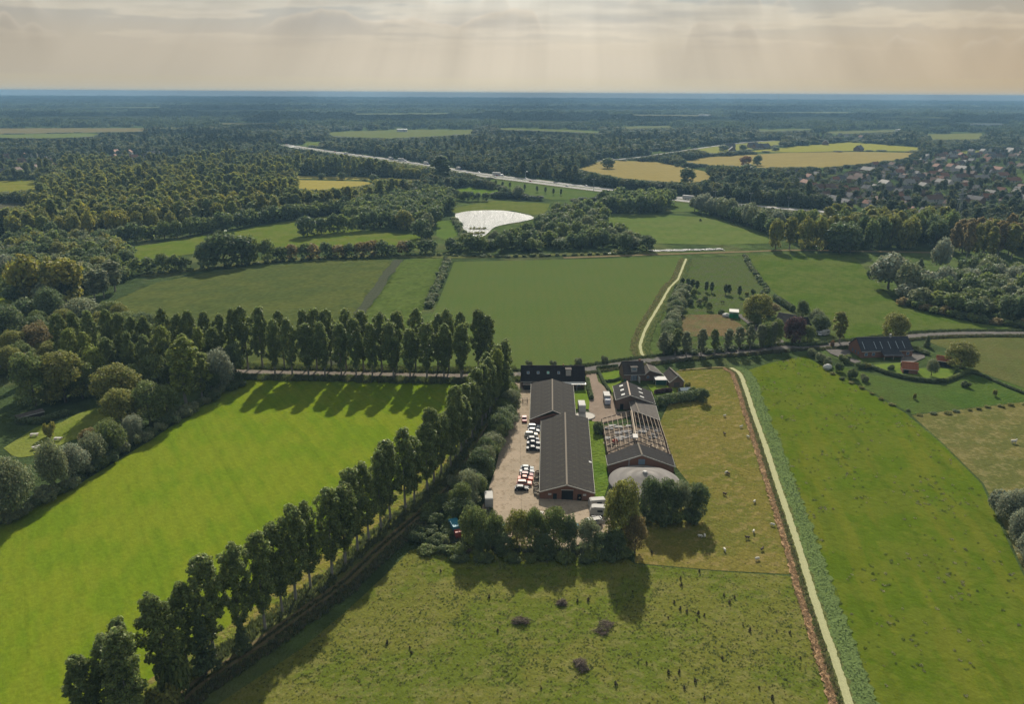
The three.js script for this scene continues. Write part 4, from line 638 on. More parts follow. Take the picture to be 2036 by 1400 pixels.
// woods and hedgerows in the middle distance, tree by tree
const zr = rng(4242), QUEUE = [];
const LEAF_WORD = { dark: 'dark green', green: 'mid green', olive: 'olive', yellow: 'golden', silver: 'silvery', sage: 'grey-green', bronze: 'brownish', lime: 'bright green', poplar: 'green' }, KIND_WORD = { poplar: 'poplar', broad: 'broadleaf tree', willow: 'willow', shrub: 'bush', conifer: 'spruce' };
function enqueue(kind, leaf, p, hs, label, group) {   // described by height, colour and kind, and by the wood or hedge it stands in
  const t = (p[2] - hs[0]) / (hs[1] - hs[0]), what = `${t > 0.67 ? 'tall' : t > 0.33 ? 'middling' : 'low'} ${LEAF_WORD[leaf]} ${KIND_WORD[kind]}`, tail = label.slice(label.search(/ (in|on|along|at|with|fringing) /));
  QUEUE.push([kind, leaf, p, what + tail, `${group}: ${what}`]);
}
function wood(poly, spacing, hs, ws, mixOf, label, group) {
  let x0 = 1e9, x1 = -1e9, z0 = 1e9, z1 = -1e9; for (const [x, z] of poly) { x0 = Math.min(x0, x); x1 = Math.max(x1, x); z0 = Math.min(z0, z); z1 = Math.max(z1, z); }
  for (let z = z0; z < z1; z += spacing * 0.87) for (let x = x0 + ((z / spacing / 0.87) & 1 ? spacing / 2 : 0); x < x1; x += spacing) {
    const p = [x + (zr() - 0.5) * spacing * 0.7, z + (zr() - 0.5) * spacing * 0.7]; if (!inside(p, poly)) continue;
    const [kind, leaf] = mixOf[Math.floor(zr() * mixOf.length)];
    enqueue(kind, leaf, [p[0], p[1], hs[0] + (hs[1] - hs[0]) * zr(), ws[0] + (ws[1] - ws[0]) * zr()], hs, label, group);
  }
}
function rowOf(line, step, jitter, hs, ws, mixOf, label, group) {
  walk(line, step).forEach(([x, z]) => { const [kind, leaf] = mixOf[Math.floor(zr() * mixOf.length)]; enqueue(kind, leaf, [x + (zr() - 0.5) * jitter, z + (zr() - 0.5) * jitter, hs[0] + (hs[1] - hs[0]) * zr(), ws[0] + (ws[1] - ws[0]) * zr()], hs, label, group); });
}
rowOf([[-236.3,-493.7],[-230,-496.8],[-221.7,-500],[-212.8,-501.7],[-205.9,-505]], 7, 4, [8, 13], [9, 12], [['broad', 'dark'], ['broad', 'green']], 'dark tree in the hedgerow between crop field and hay meadow', 'hedgerow trees behind the crop field');
many([['broad', 'dark', [-198.5,-511.4,18.5,17], 'dark tree left in the tall hedgerow clump'], ['broad', 'dark', [-189.4,-516.4,24.9,23.7], 'tallest dark tree of the hedgerow clump behind the crop'], ['broad', 'dark', [-179.8,-521.5,20.2,16.6], 'dark tree right in the tall hedgerow clump'], ['broad', 'green', [-176.5,-528.1,19.7,13.5], 'green tree beside the tall hedgerow clump'], ['broad', 'green', [-165.7,-531.8,16.8,11.5], 'single green tree behind the crop field'],
  ['broad', 'dark', [-164.3,-635.6,16.9,17.7], 'big dark round tree alone in the hay meadow'], ['broad', 'dark', [-155.2,-645.5,13.9,13.1], 'smaller round tree touching the lone one in the meadow']]);
rowOf([[-157.5,-535.4],[-132.2,-544.8],[-112.4,-550.7],[-92.2,-556.7],[-68.2,-564.8],[-54.2,-569]], 7.5, 3, [8, 12.5], [9, 12], [['broad', 'dark'], ['broad', 'dark'], ['broad', 'bronze']], 'dark tree in the low hedgerow along the hay meadow', 'hedgerow along the hay meadow');
rowOf([[-147,-653.1],[-133.7,-661.1],[-114.5,-672],[-98,-675.2]], 9, 3, [13, 17], [11, 14], [['broad', 'dark'], ['broad', 'green']], 'tree in the hedge crossing the hay meadow', 'hedge trees in the hay meadow');
many([['broad', 'olive', [-90.6,-667.7,17.6,15.2], 'olive tree at the end of the meadow hedge'], ['willow', 'dark', [-72.4,-629.2,15.9,16.7], 'dark willow at the meadow corner'], ['willow', 'sage', [-70.6,-658.2,15.8,12.5], 'grey willow at the meadow corner'], ['broad', 'dark', [-66.7,-620.3,10.3,10.2], 'low dark tree at the meadow corner']]);
rowOf([[-309.6,-593.2],[-286.3,-608.9],[-262.8,-627.7],[-242.1,-659.9],[-213.1,-704.2],[-185.8,-738.3],[-163.4,-765.1]], 8, 4, [11, 16], [11, 14], [['broad', 'dark'], ['broad', 'green'], ['willow', 'green']], 'dark tree along the upper edge of the hay meadow', 'trees along the upper meadow edge');
wood([[-163.4,-765.1],[-115.6,-840.5],[-94.6,-892.3],[-62.2,-867.5],[-57.6,-765.9],[-68.6,-718.2],[-67.3,-676.3],[-99.1,-683.2],[-139.8,-692.7]], 12, [12, 17], [11, 15], [['broad', 'dark'], ['broad', 'green'], ['willow', 'dark']], 'dark tree in the copse left of the pond', 'trees of the copse left of the pond');
rowOf([[-65.6,-876],[-48.2,-859.7],[-24.1,-860.8]], 7, 3, [9, 12], [8, 10], [['willow', 'dark'], ['broad', 'dark']], 'dark willow in the row behind the pond', 'willows behind the pond');
wood([[-50.2,-565.4],[-45.5,-599.3],[-33.4,-587.3],[-16.8,-596],[-1.6,-613.5],[18.4,-651.2],[32.1,-721.9],[55.1,-794.5],[71,-806],[85.1,-771.4],[82.4,-703.4],[75,-663.1],[86,-643.8],[105.5,-589.5],[48.2,-577.8],[-7,-570.4]], 11.5, [7, 15], [9, 13], [['willow', 'dark'], ['willow', 'sage'], ['broad', 'dark'], ['broad', 'green'], ['willow', 'green']], 'tree in the thicket between pond and river', 'trees between pond and river');
rowOf([[-52.8,-718.8],[-46,-677],[-40.3,-639.6],[-35,-616.9]], 6, 2, [4, 7], [5, 8], [['shrub', 'dark'], ['shrub', 'sage']], 'bush on the near bank of the pond', 'bushes on the pond bank');
many([['broad', 'dark', [81.6,-578.8,14.1,11], 'dark tree at the river beside the pale hay field'], ['broad', 'dark', [98.6,-581.3,12.3,12.6], 'last dark tree by the river before the open bank'], ['shrub', 'olive', [75.3,-572.8,3.3,6.6], 'olive bush on the river bank'], ['shrub', 'dark', [83.1,-678.9,6.9,6], 'single dark bush in the pale hay field'], ['shrub', 'dark', [170.7,-727,2.7,2.7], 'tiny dark bush in the pale hay field']]);
wood([[90,-833.3],[169.9,-860.8],[152.6,-777.5],[110.5,-762.4],[85.4,-774.8]], 11, [15, 19], [11, 14], [['broad', 'dark'], ['broad', 'dark'], ['broad', 'green']], 'dark tree in the square copse beside the motorway', 'trees of the square copse');
rowOf([[176.6,-788.8],[191.2,-759],[200.6,-722.1],[208.4,-685.8],[213.1,-647.9]], 9, 5, [13, 21], [11, 15], [['willow', 'silver'], ['willow', 'sage'], ['willow', 'dark'], ['broad', 'dark']], 'grey willow along the upper edge of the pale hay field', 'willows beside the pale hay field');
rowOf([[186.2,-778.8],[203.2,-749.8],[215.1,-694.2],[225.4,-658.1]], 11, 6, [15, 20], [11, 14], [['willow', 'silver'], ['willow', 'sage'], ['broad', 'green']], 'grey willow along the upper edge of the pale hay field', 'willows beside the pale hay field');
rowOf([[194.5,-588.1],[202.8,-588.4],[212.3,-588.7],[221.7,-588.9],[230.1,-589.2]], 11, 2, [23, 28], [11, 14], [['poplar', 'olive'], ['broad', 'olive']], 'tall poplar with a bare trunk on the river bank', 'tall poplars on the river bank');
wood([[233.1,-589.3],[315,-587.7],[351.8,-629.1],[366.4,-672.9],[288.7,-670.3],[222.2,-648.2],[211.7,-615.8],[240.1,-608.1]], 13, [21, 26], [11, 14], [['broad', 'olive'], ['poplar', 'olive'], ['broad', 'dark'], ['broad', 'green']], 'tall tree in the dark wood beyond the river', 'trees of the dark wood beyond the river');
many([['broad', 'dark', [238.4,-575.7,23.5,22.6], 'big dark tree leaning out over the river path'], ['broad', 'dark', [247.3,-577.9,20.3,16.1], 'second big dark tree over the river path']]);
wood([[298.5,-548.1],[361.9,-543],[407,-609],[340.1,-606.9]], 12, [22, 27], [8, 11], [['poplar', 'bronze'], ['poplar', 'bronze'], ['poplar', 'olive']], 'brownish half-bare poplar in the stand by the picture edge', 'brownish poplars');
many([['willow', 'silver', [224,-463.9,21.8,21.5], 'great grey willow at the corner of the hay field'], ['willow', 'silver', [238.2,-448.1,15.1,15.6], 'pale silvery willow beside the great one'], ['willow', 'sage', [225.9,-445.4,20.5,14.4], 'grey willow between the great and the silvery one'], ['shrub', 'dark', [225.9,-495.3,5.8,4.5], 'dark bush at the tip of the hay field corner'], ['conifer', 'dark', [271.3,-522.3,7.5,6], 'small dark conifer behind the willows'], ['willow', 'silver', [280.8,-514.7,22.6,12.5], 'tall grey willow before the brownish poplars']]);
wood([[214.7,-433.6],[232,-402.2],[257.7,-385.7],[270,-379.7],[339.4,-486.8],[320.6,-508.1],[301.6,-515.3],[266.3,-485],[240.5,-445.7],[228.7,-451.5]], 10.5, [9, 16], [10, 14], [['willow', 'silver'], ['willow', 'dark'], ['willow', 'sage'], ['broad', 'dark'], ['broad', 'green']], 'willow in the thicket beside the hay field', 'willows in the thicket by the hay field');
rowOf([[214.4,-426.8],[222.7,-410.1],[234.6,-392.7],[255.5,-382.1],[267.1,-375.2]], 5, 3, [4, 7], [6, 9], [['shrub', 'dark'], ['shrub', 'green'], ['shrub', 'bronze']], 'low shrub fringing the willow thicket', 'shrubs fringing the willow thicket');
wood([[-389.4,-564.9],[-361,-611],[-308.5,-591.2],[-265.4,-546.3],[-243.3,-508.6],[-234,-459.3],[-239.6,-423.3],[-257.9,-412.1],[-296.6,-422.1]], 11, [8, 15], [9, 13], [['broad', 'dark'], ['willow', 'sage'], ['broad', 'green'], ['broad', 'olive'], ['willow', 'dark']], 'tree in the scattered wood left of the crop field', 'trees left of the crop field');
wood([[-270.8,-382.3],[-241,-382.9],[-216.5,-370],[-197.4,-383.8],[-163.7,-360.1],[-115.3,-321.1],[-150.8,-314],[-183.1,-311.5],[-214.7,-295.9]], 12, [9, 15], [9, 13], [['broad', 'dark'], ['broad', 'green'], ['broad', 'olive']], 'tree in the wood behind the garden', 'trees behind the garden');
rowOf([[-44.5,-538.6],[-44.6,-498.6],[-44.7,-457.5],[-44.9,-430],[-45.3,-411.5]], 4, 2, [3, 5], [4.5, 6.5], [['shrub', 'dark'], ['shrub', 'sage']], 'bush in the hedge between maize and the wide field', 'hedge between maize and wide field');
rowOf([[165.6,-562.3],[157.8,-519.3],[152.8,-482.1],[149.8,-455.8]], 5, 1.5, [2, 3.4], [3, 5], [['shrub', 'dark'], ['shrub', 'sage']], 'bush in the thin hedge beside the rough field', 'thin hedge beside the rough field');
rowOf([[-228.7,-493.9],[-195.8,-508.3],[-157.5,-535.4],[-112.4,-550.7],[-56.9,-559.6],[-6.7,-553.7],[47.1,-562.6],[95.2,-571.5]], 6, 2, [1.6, 3], [4, 6], [['shrub', 'dark'], ['shrub', 'green']], 'low bush on the bank behind the crop fields', 'low bushes behind the crop fields');
rowOf([[131.8,-316.8],[136.4,-296.9],[141.2,-280.7],[145,-267.9]], 6, 2, [0.8, 1.6], [1.6, 3], [['shrub', 'olive'], ['shrub', 'dark']], 'small bush on the fence line of the farmhouse meadow', 'bushes on the farmhouse fence line');
rowOf([[147.8,-267],[162.2,-270.1],[175.5,-274.2],[191.6,-277.4],[205.8,-280.7]], 5, 1.5, [0.7, 1.4], [1.6, 3], [['shrub', 'olive'], ['shrub', 'dark']], 'small bush on the fence line above the dry grass', 'bushes above the dry grass');
// yellow-green poplar wood on the far side, its front trees one by one
wood([[-372.5,-610.6],[-319,-612.3],[-272.2,-651.4],[-224.5,-712.5],[-219.6,-759.6],[-277.2,-774.2],[-341.7,-754.8],[-387.7,-706.5],[-403.7,-664.7]], 13, [17, 24], [9, 13], [['broad', 'olive'], ['poplar', 'olive'], ['poplar', 'lime'], ['broad', 'yellow'], ['poplar', 'green']], 'yellow-green tree in the front of the great wood', 'front trees of the great wood');
rowOf([[-414.1,-627.4],[-393.7,-647.3],[-374.8,-657.9],[-359,-663.6]], 10, 4, [16, 20], [12, 15], [['broad', 'yellow'], ['broad', 'bronze'], ['broad', 'olive']], 'golden-topped tree at the picture edge of the great wood', 'golden trees of the great wood');
// the largest of each kind stand as single trees, the others join the woodland mass
const REST = [];
{
  const room = Object.fromEntries(Object.entries(TREE_NAME).map(([k, n]) => [k, 292 - (used.get(n) ?? 0)]));
  QUEUE.sort((a, b) => b[2][2] / Math.hypot(b[2][0], b[2][1]) - a[2][2] / Math.hypot(a[2][0], a[2][1]));
  for (const q of QUEUE) { if (room[q[0]]-- > 0) many([q]); else { jot(q[2]); REST.push(q); } }
}
// single trees out on the far fields and the motorway verge
many([
  ['broad', 'dark', [146.5,-1261.2,16.7,21.8], 'lone round tree at the upper edge of the first golden field'], ['broad', 'dark', [224.2,-1042.5,20.9,20.7], 'big dark tree at the corner of the first golden field'], ['broad', 'rust', [373.9,-1311.4,17.3,19.4], 'reddish tree between the golden fields'], ['broad', 'dark', [398.4,-1331.8,16.8,16.4], 'round dark tree right of the reddish one between the golden fields'], ['willow', 'dark', [328.9,-1139,17.9,31], 'dark clump below the golden fields'],
  ['broad', 'dark', [429.8,-1680.8,12,22.7], 'dark tree beside the far farms by the avenue'], ['broad', 'green', [466.7,-1668.9,13.9,16.4], 'round tree beside the second far farm'], ['broad', 'dark', [288.6,-1195.9,9.4,10.3], 'small tree on the grass strip between golden fields'], ['shrub', 'dark', [259.8,-1295,5.5,8], 'first small bush on the golden field boundary'], ['shrub', 'dark', [268.5,-1286.5,6.2,9.5], 'second small bush on the golden field boundary'], ['shrub', 'dark', [279.7,-1287.2,5.4,9.5], 'third small bush on the golden field boundary'],
  ['broad', 'dark', [-175.3,-1021.8,12.5,14], 'dark round tree above the small golden field'], ['broad', 'dark', [-226.7,-1074.5,9.8,12], 'dark round tree at the edge of the small golden field'], ['broad', 'dark', [-254.6,-1079.5,7.9,10.7], 'smaller round tree at the edge of the small golden field'], ['poplar', 'dark', [-90.2,-1038.1,33.9,29.5], 'tall dark tree group beside the motorway'], ['willow', 'sage', [5.7,-879.1,14.6,13.2], 'round grey-green bush on the grass above the pond'],
  ['broad', 'dark', [538.8,-1689.6,8,18.6], 'dark tree on the bright field behind the golden ones'],
]);
[[-38.3,-1028.9],[-29,-1017.7],[-21.2,-1006.7],[-12.8,-990.4],[-3.6,-980.1],[13.9,-959.9],[28.3,-940.4],[37.3,-931],[45.9,-917.1],[54.3,-912.8]].forEach(([x, z], i) => many([['poplar', 'dark', [x, z, 7.5, 3.4], `${ORD[i]} young tree from the left on the motorway verge`, 'young trees on the motorway verge']]));
// hedges: dense clipped foliage on a woody core
function hedge(line, w, h, leaf, label) {
  const o = thing('hedge', label, 'hedge', line[0]), pts = walk(line, w * 0.55), lobes = pts.map(([x, z]) => [x - line[0][0], h * 0.5, z - line[0][1], w * 0.55, h * 0.52, w * 0.55]), len = pts.length;
  part('foliage', leafCloud(lobes, Math.min(14000, Math.round(len * 130 * Math.max(1, h / 1.4))), 0.18 + 0.045 * h, len + 7, 0.85), LEAF[leaf], o);
  const core = pts.filter((_, i) => i % 2 === 0).map(([x, z]) => limb(x - line[0][0], 0, z - line[0][1], x - line[0][0] + 0.1, h * 0.7, z - line[0][1], 0.06, 0.03, 4)); part('stem', mergeGeometries(core), barkMat, o);
}
hedge([[54.9,-275.3],[60.9,-278.5],[67,-280.6],[72.7,-283.9]], 4.2, 3.6, 'dark', 'tall dark hedge closing the garden beside the grazing paddock');
hedge([[55.5,-286.8],[58.4,-287.9],[62.1,-289.1]], 1.6, 1.9, 'copper', 'brown clipped hedge across the garden lawn');
hedge([[35.9,-315.2],[40.7,-316.6],[44.7,-317.9]], 1.0, 1.5, 'dark', 'dark hedge between lane and front lawn');
hedge([[35.9,-313.3],[36.2,-305.9],[36.6,-298.8],[37.2,-293.1],[37.8,-287.6]], 0.9, 1.3, 'dark', 'low hedge beside the brick court');
hedge([[36.6,-298.8],[40.8,-300],[43.5,-302.4]], 0.9, 1.3, 'dark', 'low hedge across the front lawn');
hedge([[151.5,-320.4],[153,-315.9],[154.7,-312.2],[158.4,-307.9],[162.7,-304.4],[169.1,-301.5],[174.7,-302.2]], 1.6, 1.6, 'dark', 'long curved clipped hedge round the farmhouse garden');
hedge([[174.7,-302.2],[181.7,-307.1],[191.6,-314.7]], 1.5, 1.6, 'green', 'clipped hedge closing the garden beside the oak');
hedge([[147.6,-435.5],[148.5,-424.3],[149.5,-410.6]], 2.6, 3.4, 'dark', 'dark diagonal hedge above the thatched house');
hedge([[126,-351.3],[132,-348.3],[139.5,-350],[146.2,-352.4]], 1.4, 1.5, 'dark', 'dark hedge along the lane under the copper beech');
hedge([[191.3,-314],[194.2,-307.3],[196.2,-296.8],[198.8,-287.9]], 1.2, 1.1, 'dark', 'thin hedge running down from the farmhouse garden');
hedge([[-170.7,-255.1],[-163.8,-255.2],[-158.6,-262.5]], 2.6, 2.2, 'dark', 'dark garden hedge beside the low shed');
hedge([[30.3,-299.9],[30,-289.7],[30.1,-280.6]], 1.4, 2, 'dark', 'dark hedge beside the small lawn with the caravan');

// ---------------------------------------------------------------- woodland that reads as one mass, out to the horizon
const VILLAGES = [[[382.1,-1142],[481.2,-1256.2],[609.8,-1336],[768,-1542.8],[896,-1659.5],[1172.3,-1805.5],[536.6,-806.6],[454.7,-769],[408.1,-735.7],[347.7,-745.8],[316.1,-812.3],[330.2,-911.5]], [[-942.6,-1416.8],[-816.9,-1426.1],[-688.7,-1252.2],[-626.4,-1085.5],[-707.5,-1054.8]], [[-773.5,-1515.1],[-604.4,-1465.4],[-529.5,-1299.5],[-628.7,-1256.1]], [[785.3,-2386.8],[1024.9,-2474.7],[990.7,-2193.8],[754.3,-1990.3]]];
function clumpLobes(seed) { const r = rng(seed), L = []; for (let i = 0; i < 16; i++) { const a = r() * 6.28, d = 27 * Math.sqrt(r()), s = 5 + 4 * r(); L.push([Math.cos(a) * d, 7 + 4 * r(), Math.sin(a) * d, s * 1.1, 4 + 3 * r(), s * 1.1]); } return L; }
{
  const r = rng(2024), leaf = { broad: [[], [], []], pop: [[], []], clump: [[], [], []] };
  const grid = new Map(), cell = 30, key = (x, z) => Math.floor(x / cell) * 100003 + Math.floor(z / cell);
  for (const p of PLANTED) { const k = key(p[0], p[1]); if (!grid.has(k)) grid.set(k, []); grid.get(k).push(p); }
  const taken = (x, z) => { for (let a = -1; a <= 1; a++) for (let b = -1; b <= 1; b++) for (const p of grid.get(key(x + a * cell, z + b * cell)) ?? []) if ((p[0] - x) ** 2 + (p[1] - z) ** 2 < p[2] * p[2]) return true; return false; };
  const boxes = NO_TREES.map((p) => [Math.min(...p.map((q) => q[0])), Math.max(...p.map((q) => q[0])), Math.min(...p.map((q) => q[1])), Math.max(...p.map((q) => q[1])), p]);
  const open = (x, z) => boxes.some((b) => x > b[0] && x < b[1] && z > b[2] && z < b[3] && inside([x, z], b[4]));
  const WOOD = [[-364.8,-610.8],[-214.8,-709.9],[-170.8,-754.9],[-116.7,-848.5],[-66.8,-893.6],[43.4,-863.7],[90.6,-849.2],[172.6,-861],[189.4,-792.8],[220.1,-668],[255.5,-649.3],[343.7,-628.9],[416.6,-551.4],[1168.6,-507.4]];
  const limitZ = (x) => { for (let i = 0; i + 1 < WOOD.length; i++) if (x >= WOOD[i][0] && x < WOOD[i + 1][0]) return lerp(WOOD[i][1], WOOD[i + 1][1], (x - WOOD[i][0]) / (WOOD[i + 1][0] - WOOD[i][0])); return x < WOOD[0][0] ? -600 : -560; };
  for (let d = 520; d < 20000;) {
    const s = Math.max(7.5, d * 0.0078) * (d > 2600 ? 1.25 : 1), half = 0.68;
    for (let a = -half; a < half; a += s / d) {
      const aa = a + (r() - 0.5) * s / d, dd = d + (r() - 0.5) * s, x = Math.sin(aa) * dd, z = -Math.cos(aa) * dd, q = r();
      if (z > limitZ(x) || open(x, z) || taken(x, z)) continue;
      if (d < 2600 && (tooClose(x, z, HW_PTS, 25) || tooClose(x, z, AV_PTS, 13))) continue;
      // clearings, lanes and gardens leave gaps in the woods
      const n = nz(0, x / 900 + 0.31, z / 700), m = nz(1, x / 260, z / 170 + 0.4), inV = VILLAGES.some((v) => inside([x, z], v));
      if (inV ? q > 0.25 : d < 2500 ? n * 0.5 + m * 0.5 < 0.30 : n * 0.45 + m * 0.55 < 0.40) continue;
      const wild = nz(2, x / 400, z / 300 + 0.2), tall = (0.62 + 0.6 * nz(1, x / 500 + 0.6, z / 330)) * (0.8 + 0.4 * nz(2, x / 60, z / 60)), west = x < -120 && z > -1250;
      const tint = 0.75 + 0.5 * r();
      // the open fields and roads are seen over lower growth at their near edge
      let clear = 40;
      for (let h = 2.5; h < 27; h += 2400 / d) { const k = 110 / (110 - h), gx = x * k, gz = z * k; if (open(gx, gz) || (h > 5 && tint > 0.95 && VILLAGES.some((v) => inside([gx, gz], v))) || (d < 2300 && (tooClose(gx, gz, HW_PTS, 13) || tooClose(gx, gz, AV_PTS, 6)))) { clear = h; break; } }
      if (clear < 5 && (d > 2600 || r() < 0.75)) continue;
      if (d < 2600) {
        const pop = clear > 20 && (west ? q < 0.55 : q < 0.16), h = Math.min(clear, 30, (pop ? 21 : 14) * tall * (0.85 + 0.3 * r()) * (inV ? 0.62 : 1)), w = (pop ? 8.5 : Math.max(11, s * 1.25)) * (0.85 + 0.35 * r()) * (inV ? 0.75 : 1);
        const c = west ? (wild + (r() - 0.5) * 0.3 > 0.5 ? [0.200, 0.205, 0.040] : [0.135, 0.158, 0.044]) : wild + (r() - 0.5) * 0.4 > 0.6 ? [0.105, 0.115, 0.036] : [0.070, 0.094, 0.040];
        (pop ? leaf.pop[Math.floor(r() * 2)] : leaf.broad[Math.floor(r() * 3)]).push([x, z, h / (pop ? 24 : 14), w / (pop ? 7.2 : 12), c[0] * tint, c[1] * tint, c[2] * tint]);
      } else leaf.clump[Math.floor(r() * 3)].push([x, z, Math.min(clear, 15 * tall * (0.7 + 0.6 * r())) / 14, Math.min(2.2, s * (0.9 + 0.6 * r()) / 60), 0.064 * tint, 0.086 * tint, 0.037 * tint]);
    }
    d += s;
  }
  for (const [kind, lf, [x, z, h, w]] of REST) { const K = KIND[kind], c = LEAF[lf].color; (kind === 'poplar' ? leaf.pop[Math.floor(r() * 2)] : leaf.broad[Math.floor(r() * 3)]).push([x, z, h / (kind === 'poplar' ? 24 : 14), w / (kind === 'poplar' ? 7.2 : 12), c.r, c.g, c.b]); }
  const leafWhite = leafMat(1, 1, 1, 0.5, 0.04), M = new THREE.Matrix4(), Q = new THREE.Quaternion(), Y = new THREE.Vector3(0, 1, 0), C = new THREE.Color();
  const put = (geo, list, name, label) => {
    const im = new THREE.InstancedMesh(geo, leafWhite, list.length);
    list.forEach(([x, z, sh, sw, cr, cg, cb], i) => { M.compose(new THREE.Vector3(x, 0, z), Q.setFromAxisAngle(Y, r() * 6.28), new THREE.Vector3(sw, sh, sw)); im.setMatrixAt(i, M); im.setColorAt(i, C.setRGB(cr, cg, cb)); });
    stuff(name, label, 'woodland', im);
  };
  [61, 62, 63].forEach((s, i) => put(leafCloud(broadLobes(s), 420, 1.15, s), leaf.broad[i], 'woodland', 'dark broadleaf woodland covering the middle distance'));
  [64, 65].forEach((s, i) => put(leafCloud(poplarLobes(s, 1.25), 420, 1.1, s), leaf.pop[i], 'poplar_woodland', 'tall yellow-green poplar woodland left of the motorway'));
  [66, 67, 68].forEach((s, i) => put(leafCloud(clumpLobes(s), 260, 3.2, s, 0.6, 1), leaf.clump[i], 'distant_woodland', 'hazy blue-green woodland reaching to the horizon'));
  console.log('woods', leaf.broad.map((l) => l.length), leaf.pop.map((l) => l.length), leaf.clump.map((l) => l.length));
}

// ---------------------------------------------------------------- unseen cloud banks above the picture, added to shade the far woods and haze
{
  const r = rng(515), cloudM = new THREE.MeshPhysicalMaterial({ color: lin(0.8, 0.8, 0.8), roughness: 1, specularIntensity: 0 }), ALT = 1400;
  const bank = (seed) => { const q = rng(seed), gs = []; for (let i = 0; i < 11; i++) { const g = new THREE.IcosahedronGeometry(1, 3), p = g.attributes.position, a = q() * 6.28, d = Math.sqrt(q()), sx = 0.28 + 0.25 * q(); for (let k = 0; k < p.count; k++) { const n = 0.8 + 0.45 * nz(0, p.getX(k) * 0.13 + i * 0.21, p.getZ(k) * 0.13 + p.getY(k) * 0.11 + i * 0.07); p.setXYZ(k, Math.cos(a) * d * 0.75 + p.getX(k) * sx * n, 0.05 * q() + Math.max(p.getY(k), -0.25) * 0.16 * n, Math.sin(a) * d * 0.75 + p.getZ(k) * sx * n); } g.computeVertexNormals(); gs.push(g); } return mergeGeometries(gs); };
  const banks = [1, 2, 3, 4].map(bank);
  const spots = [[-1913.4,-3423.9],[-1393.4,-3825.8],[-538.7,-3405.1],[90.7,-3793.9],[655.7,-3609.4],[1418.4,-4039],[2000.9,-3839.5],[-2421.8,-5194.7],[-1481.4,-5825.2],[-256.5,-6001.7],[1044.5,-6189.1],[2602.4,-6847.9],[3799.6,-6770],[-1039.3,-1765.7],[-855.3,-2026.4],[-730,-2392.2],[77.3,-2123.6],[291.3,-1987.6],[-20.4,-1644.1],[1505.6,-2813.6],[-612.5,-1752.1]];
  spots.forEach(([x, z], i) => {
    const d = Math.hypot(x, z), w = Math.min(1500, d * (i < 7 ? 0.145 : i < 13 ? 0.15 : 0.06)), o = thing('cloud', `${ORD[i]} unseen grey-white cloud placed to shade the far woods`, 'cloud', [x + sunDir.x * ALT / sunDir.y, z + sunDir.z * ALT / sunDir.y], r() * 6.28, 'unseen clouds placed to shade the far woods', ALT);
    o.scale.set(w, w * 0.6, w); part('billow', banks[i % 4], cloudM, o);
  });
  // higher, wider unseen banks further out, added to dim the haze at the horizon
  const HIGH = 4600;
  [[-4668.2,-6897.4],[-3593.5,-7724.7],[-2414.5,-8686.6],[-765.1,-9011.2],[1063.7,-9843.1],[2947.1,-10200.2],[5373.7,-10750.8],[8078.1,-11871.6],[-5592,-9652.2],[-4122.4,-11385.5],[-1734,-13035.7],[1085.3,-13947.1],[4327.2,-14995.1],[8094.5,-16212.9],[-6292,-12723.8],[-3412.5,-15282],[298,-16958.6],[4920.5,-19047.4],[10838.5,-21721.6]].forEach(([x, z], i) => {
    const d = Math.hypot(x, z), w = d * (i < 8 ? 0.15 : i < 14 ? 0.19 : 0.24), o = thing('cloud', `${ORD[i]} broad unseen high cloud added to dim the horizon haze`, 'cloud', [x + sunDir.x * HIGH / sunDir.y, z + sunDir.z * HIGH / sunDir.y], r() * 6.28, 'unseen high clouds added to dim the horizon haze', HIGH);
    o.scale.set(w, w * 0.35, w); part('billow', banks[i % 4], cloudM, o);
  });
}

// ---------------------------------------------------------------- buildings of the farm
const V = (p, y) => [p[0], y, p[1]];
function quadsGeo(quads) {  // each quad: four [x,y,z] corners in turn
  const pos = [], uv = [];
  for (const q of quads) {
    const L = Math.hypot(q[1][0] - q[0][0], q[1][1] - q[0][1], q[1][2] - q[0][2]), e = q[3] ?? q[2], M = Math.hypot(e[0] - q[0][0], e[1] - q[0][1], e[2] - q[0][2]);
    const u = [[0, 0], [L, 0], [L, M], [0, M]];
    for (const i of q.length === 3 ? [0, 1, 2] : [0, 1, 2, 0, 2, 3]) { pos.push(...q[i]); uv.push(...u[i]); }
  }
  const g = new THREE.BufferGeometry(); g.setAttribute('position', new THREE.Float32BufferAttribute(pos, 3)); g.setAttribute('uv', new THREE.Float32BufferAttribute(uv, 2)); g.computeVertexNormals(); return g;
}
// slab of a given thickness under a quad (roof planes, sheets)
function slabGeo(q, t) {
  const a = new THREE.Vector3(...q[1]).sub(new THREE.Vector3(...q[0])), b = new THREE.Vector3(...q[3]).sub(new THREE.Vector3(...q[0])), n = a.cross(b).normalize(); if (n.y < 0) n.negate();
  const d = q.map((p) => [p[0] - n.x * t, p[1] - n.y * t, p[2] - n.z * t]);
  return quadsGeo([q, [d[3], d[2], d[1], d[0]], [q[0], d[0], d[1], q[1]], [q[1], d[1], d[2], q[2]], [q[2], d[2], d[3], q[3]], [q[3], d[3], d[0], q[0]]]);
}
const mixP = (a, b, t) => a.map((v, i) => v + (b[i] - v) * t);
const onQuad = (q, u, v) => mixP(mixP(q[0], q[1], u), mixP(q[3], q[2], u), v);
function beam(a, b, w, h = w) { const A = new THREE.Vector3(...a), B = new THREE.Vector3(...b), L = A.distanceTo(B), g = new THREE.BoxGeometry(w, h, L); const m = new THREE.Matrix4().lookAt(A, B, new THREE.Vector3(0, 1, 0)); g.applyMatrix4(m); g.translate((A.x + B.x) / 2, (A.y + B.y) / 2, (A.z + B.z) / 2); return g; }
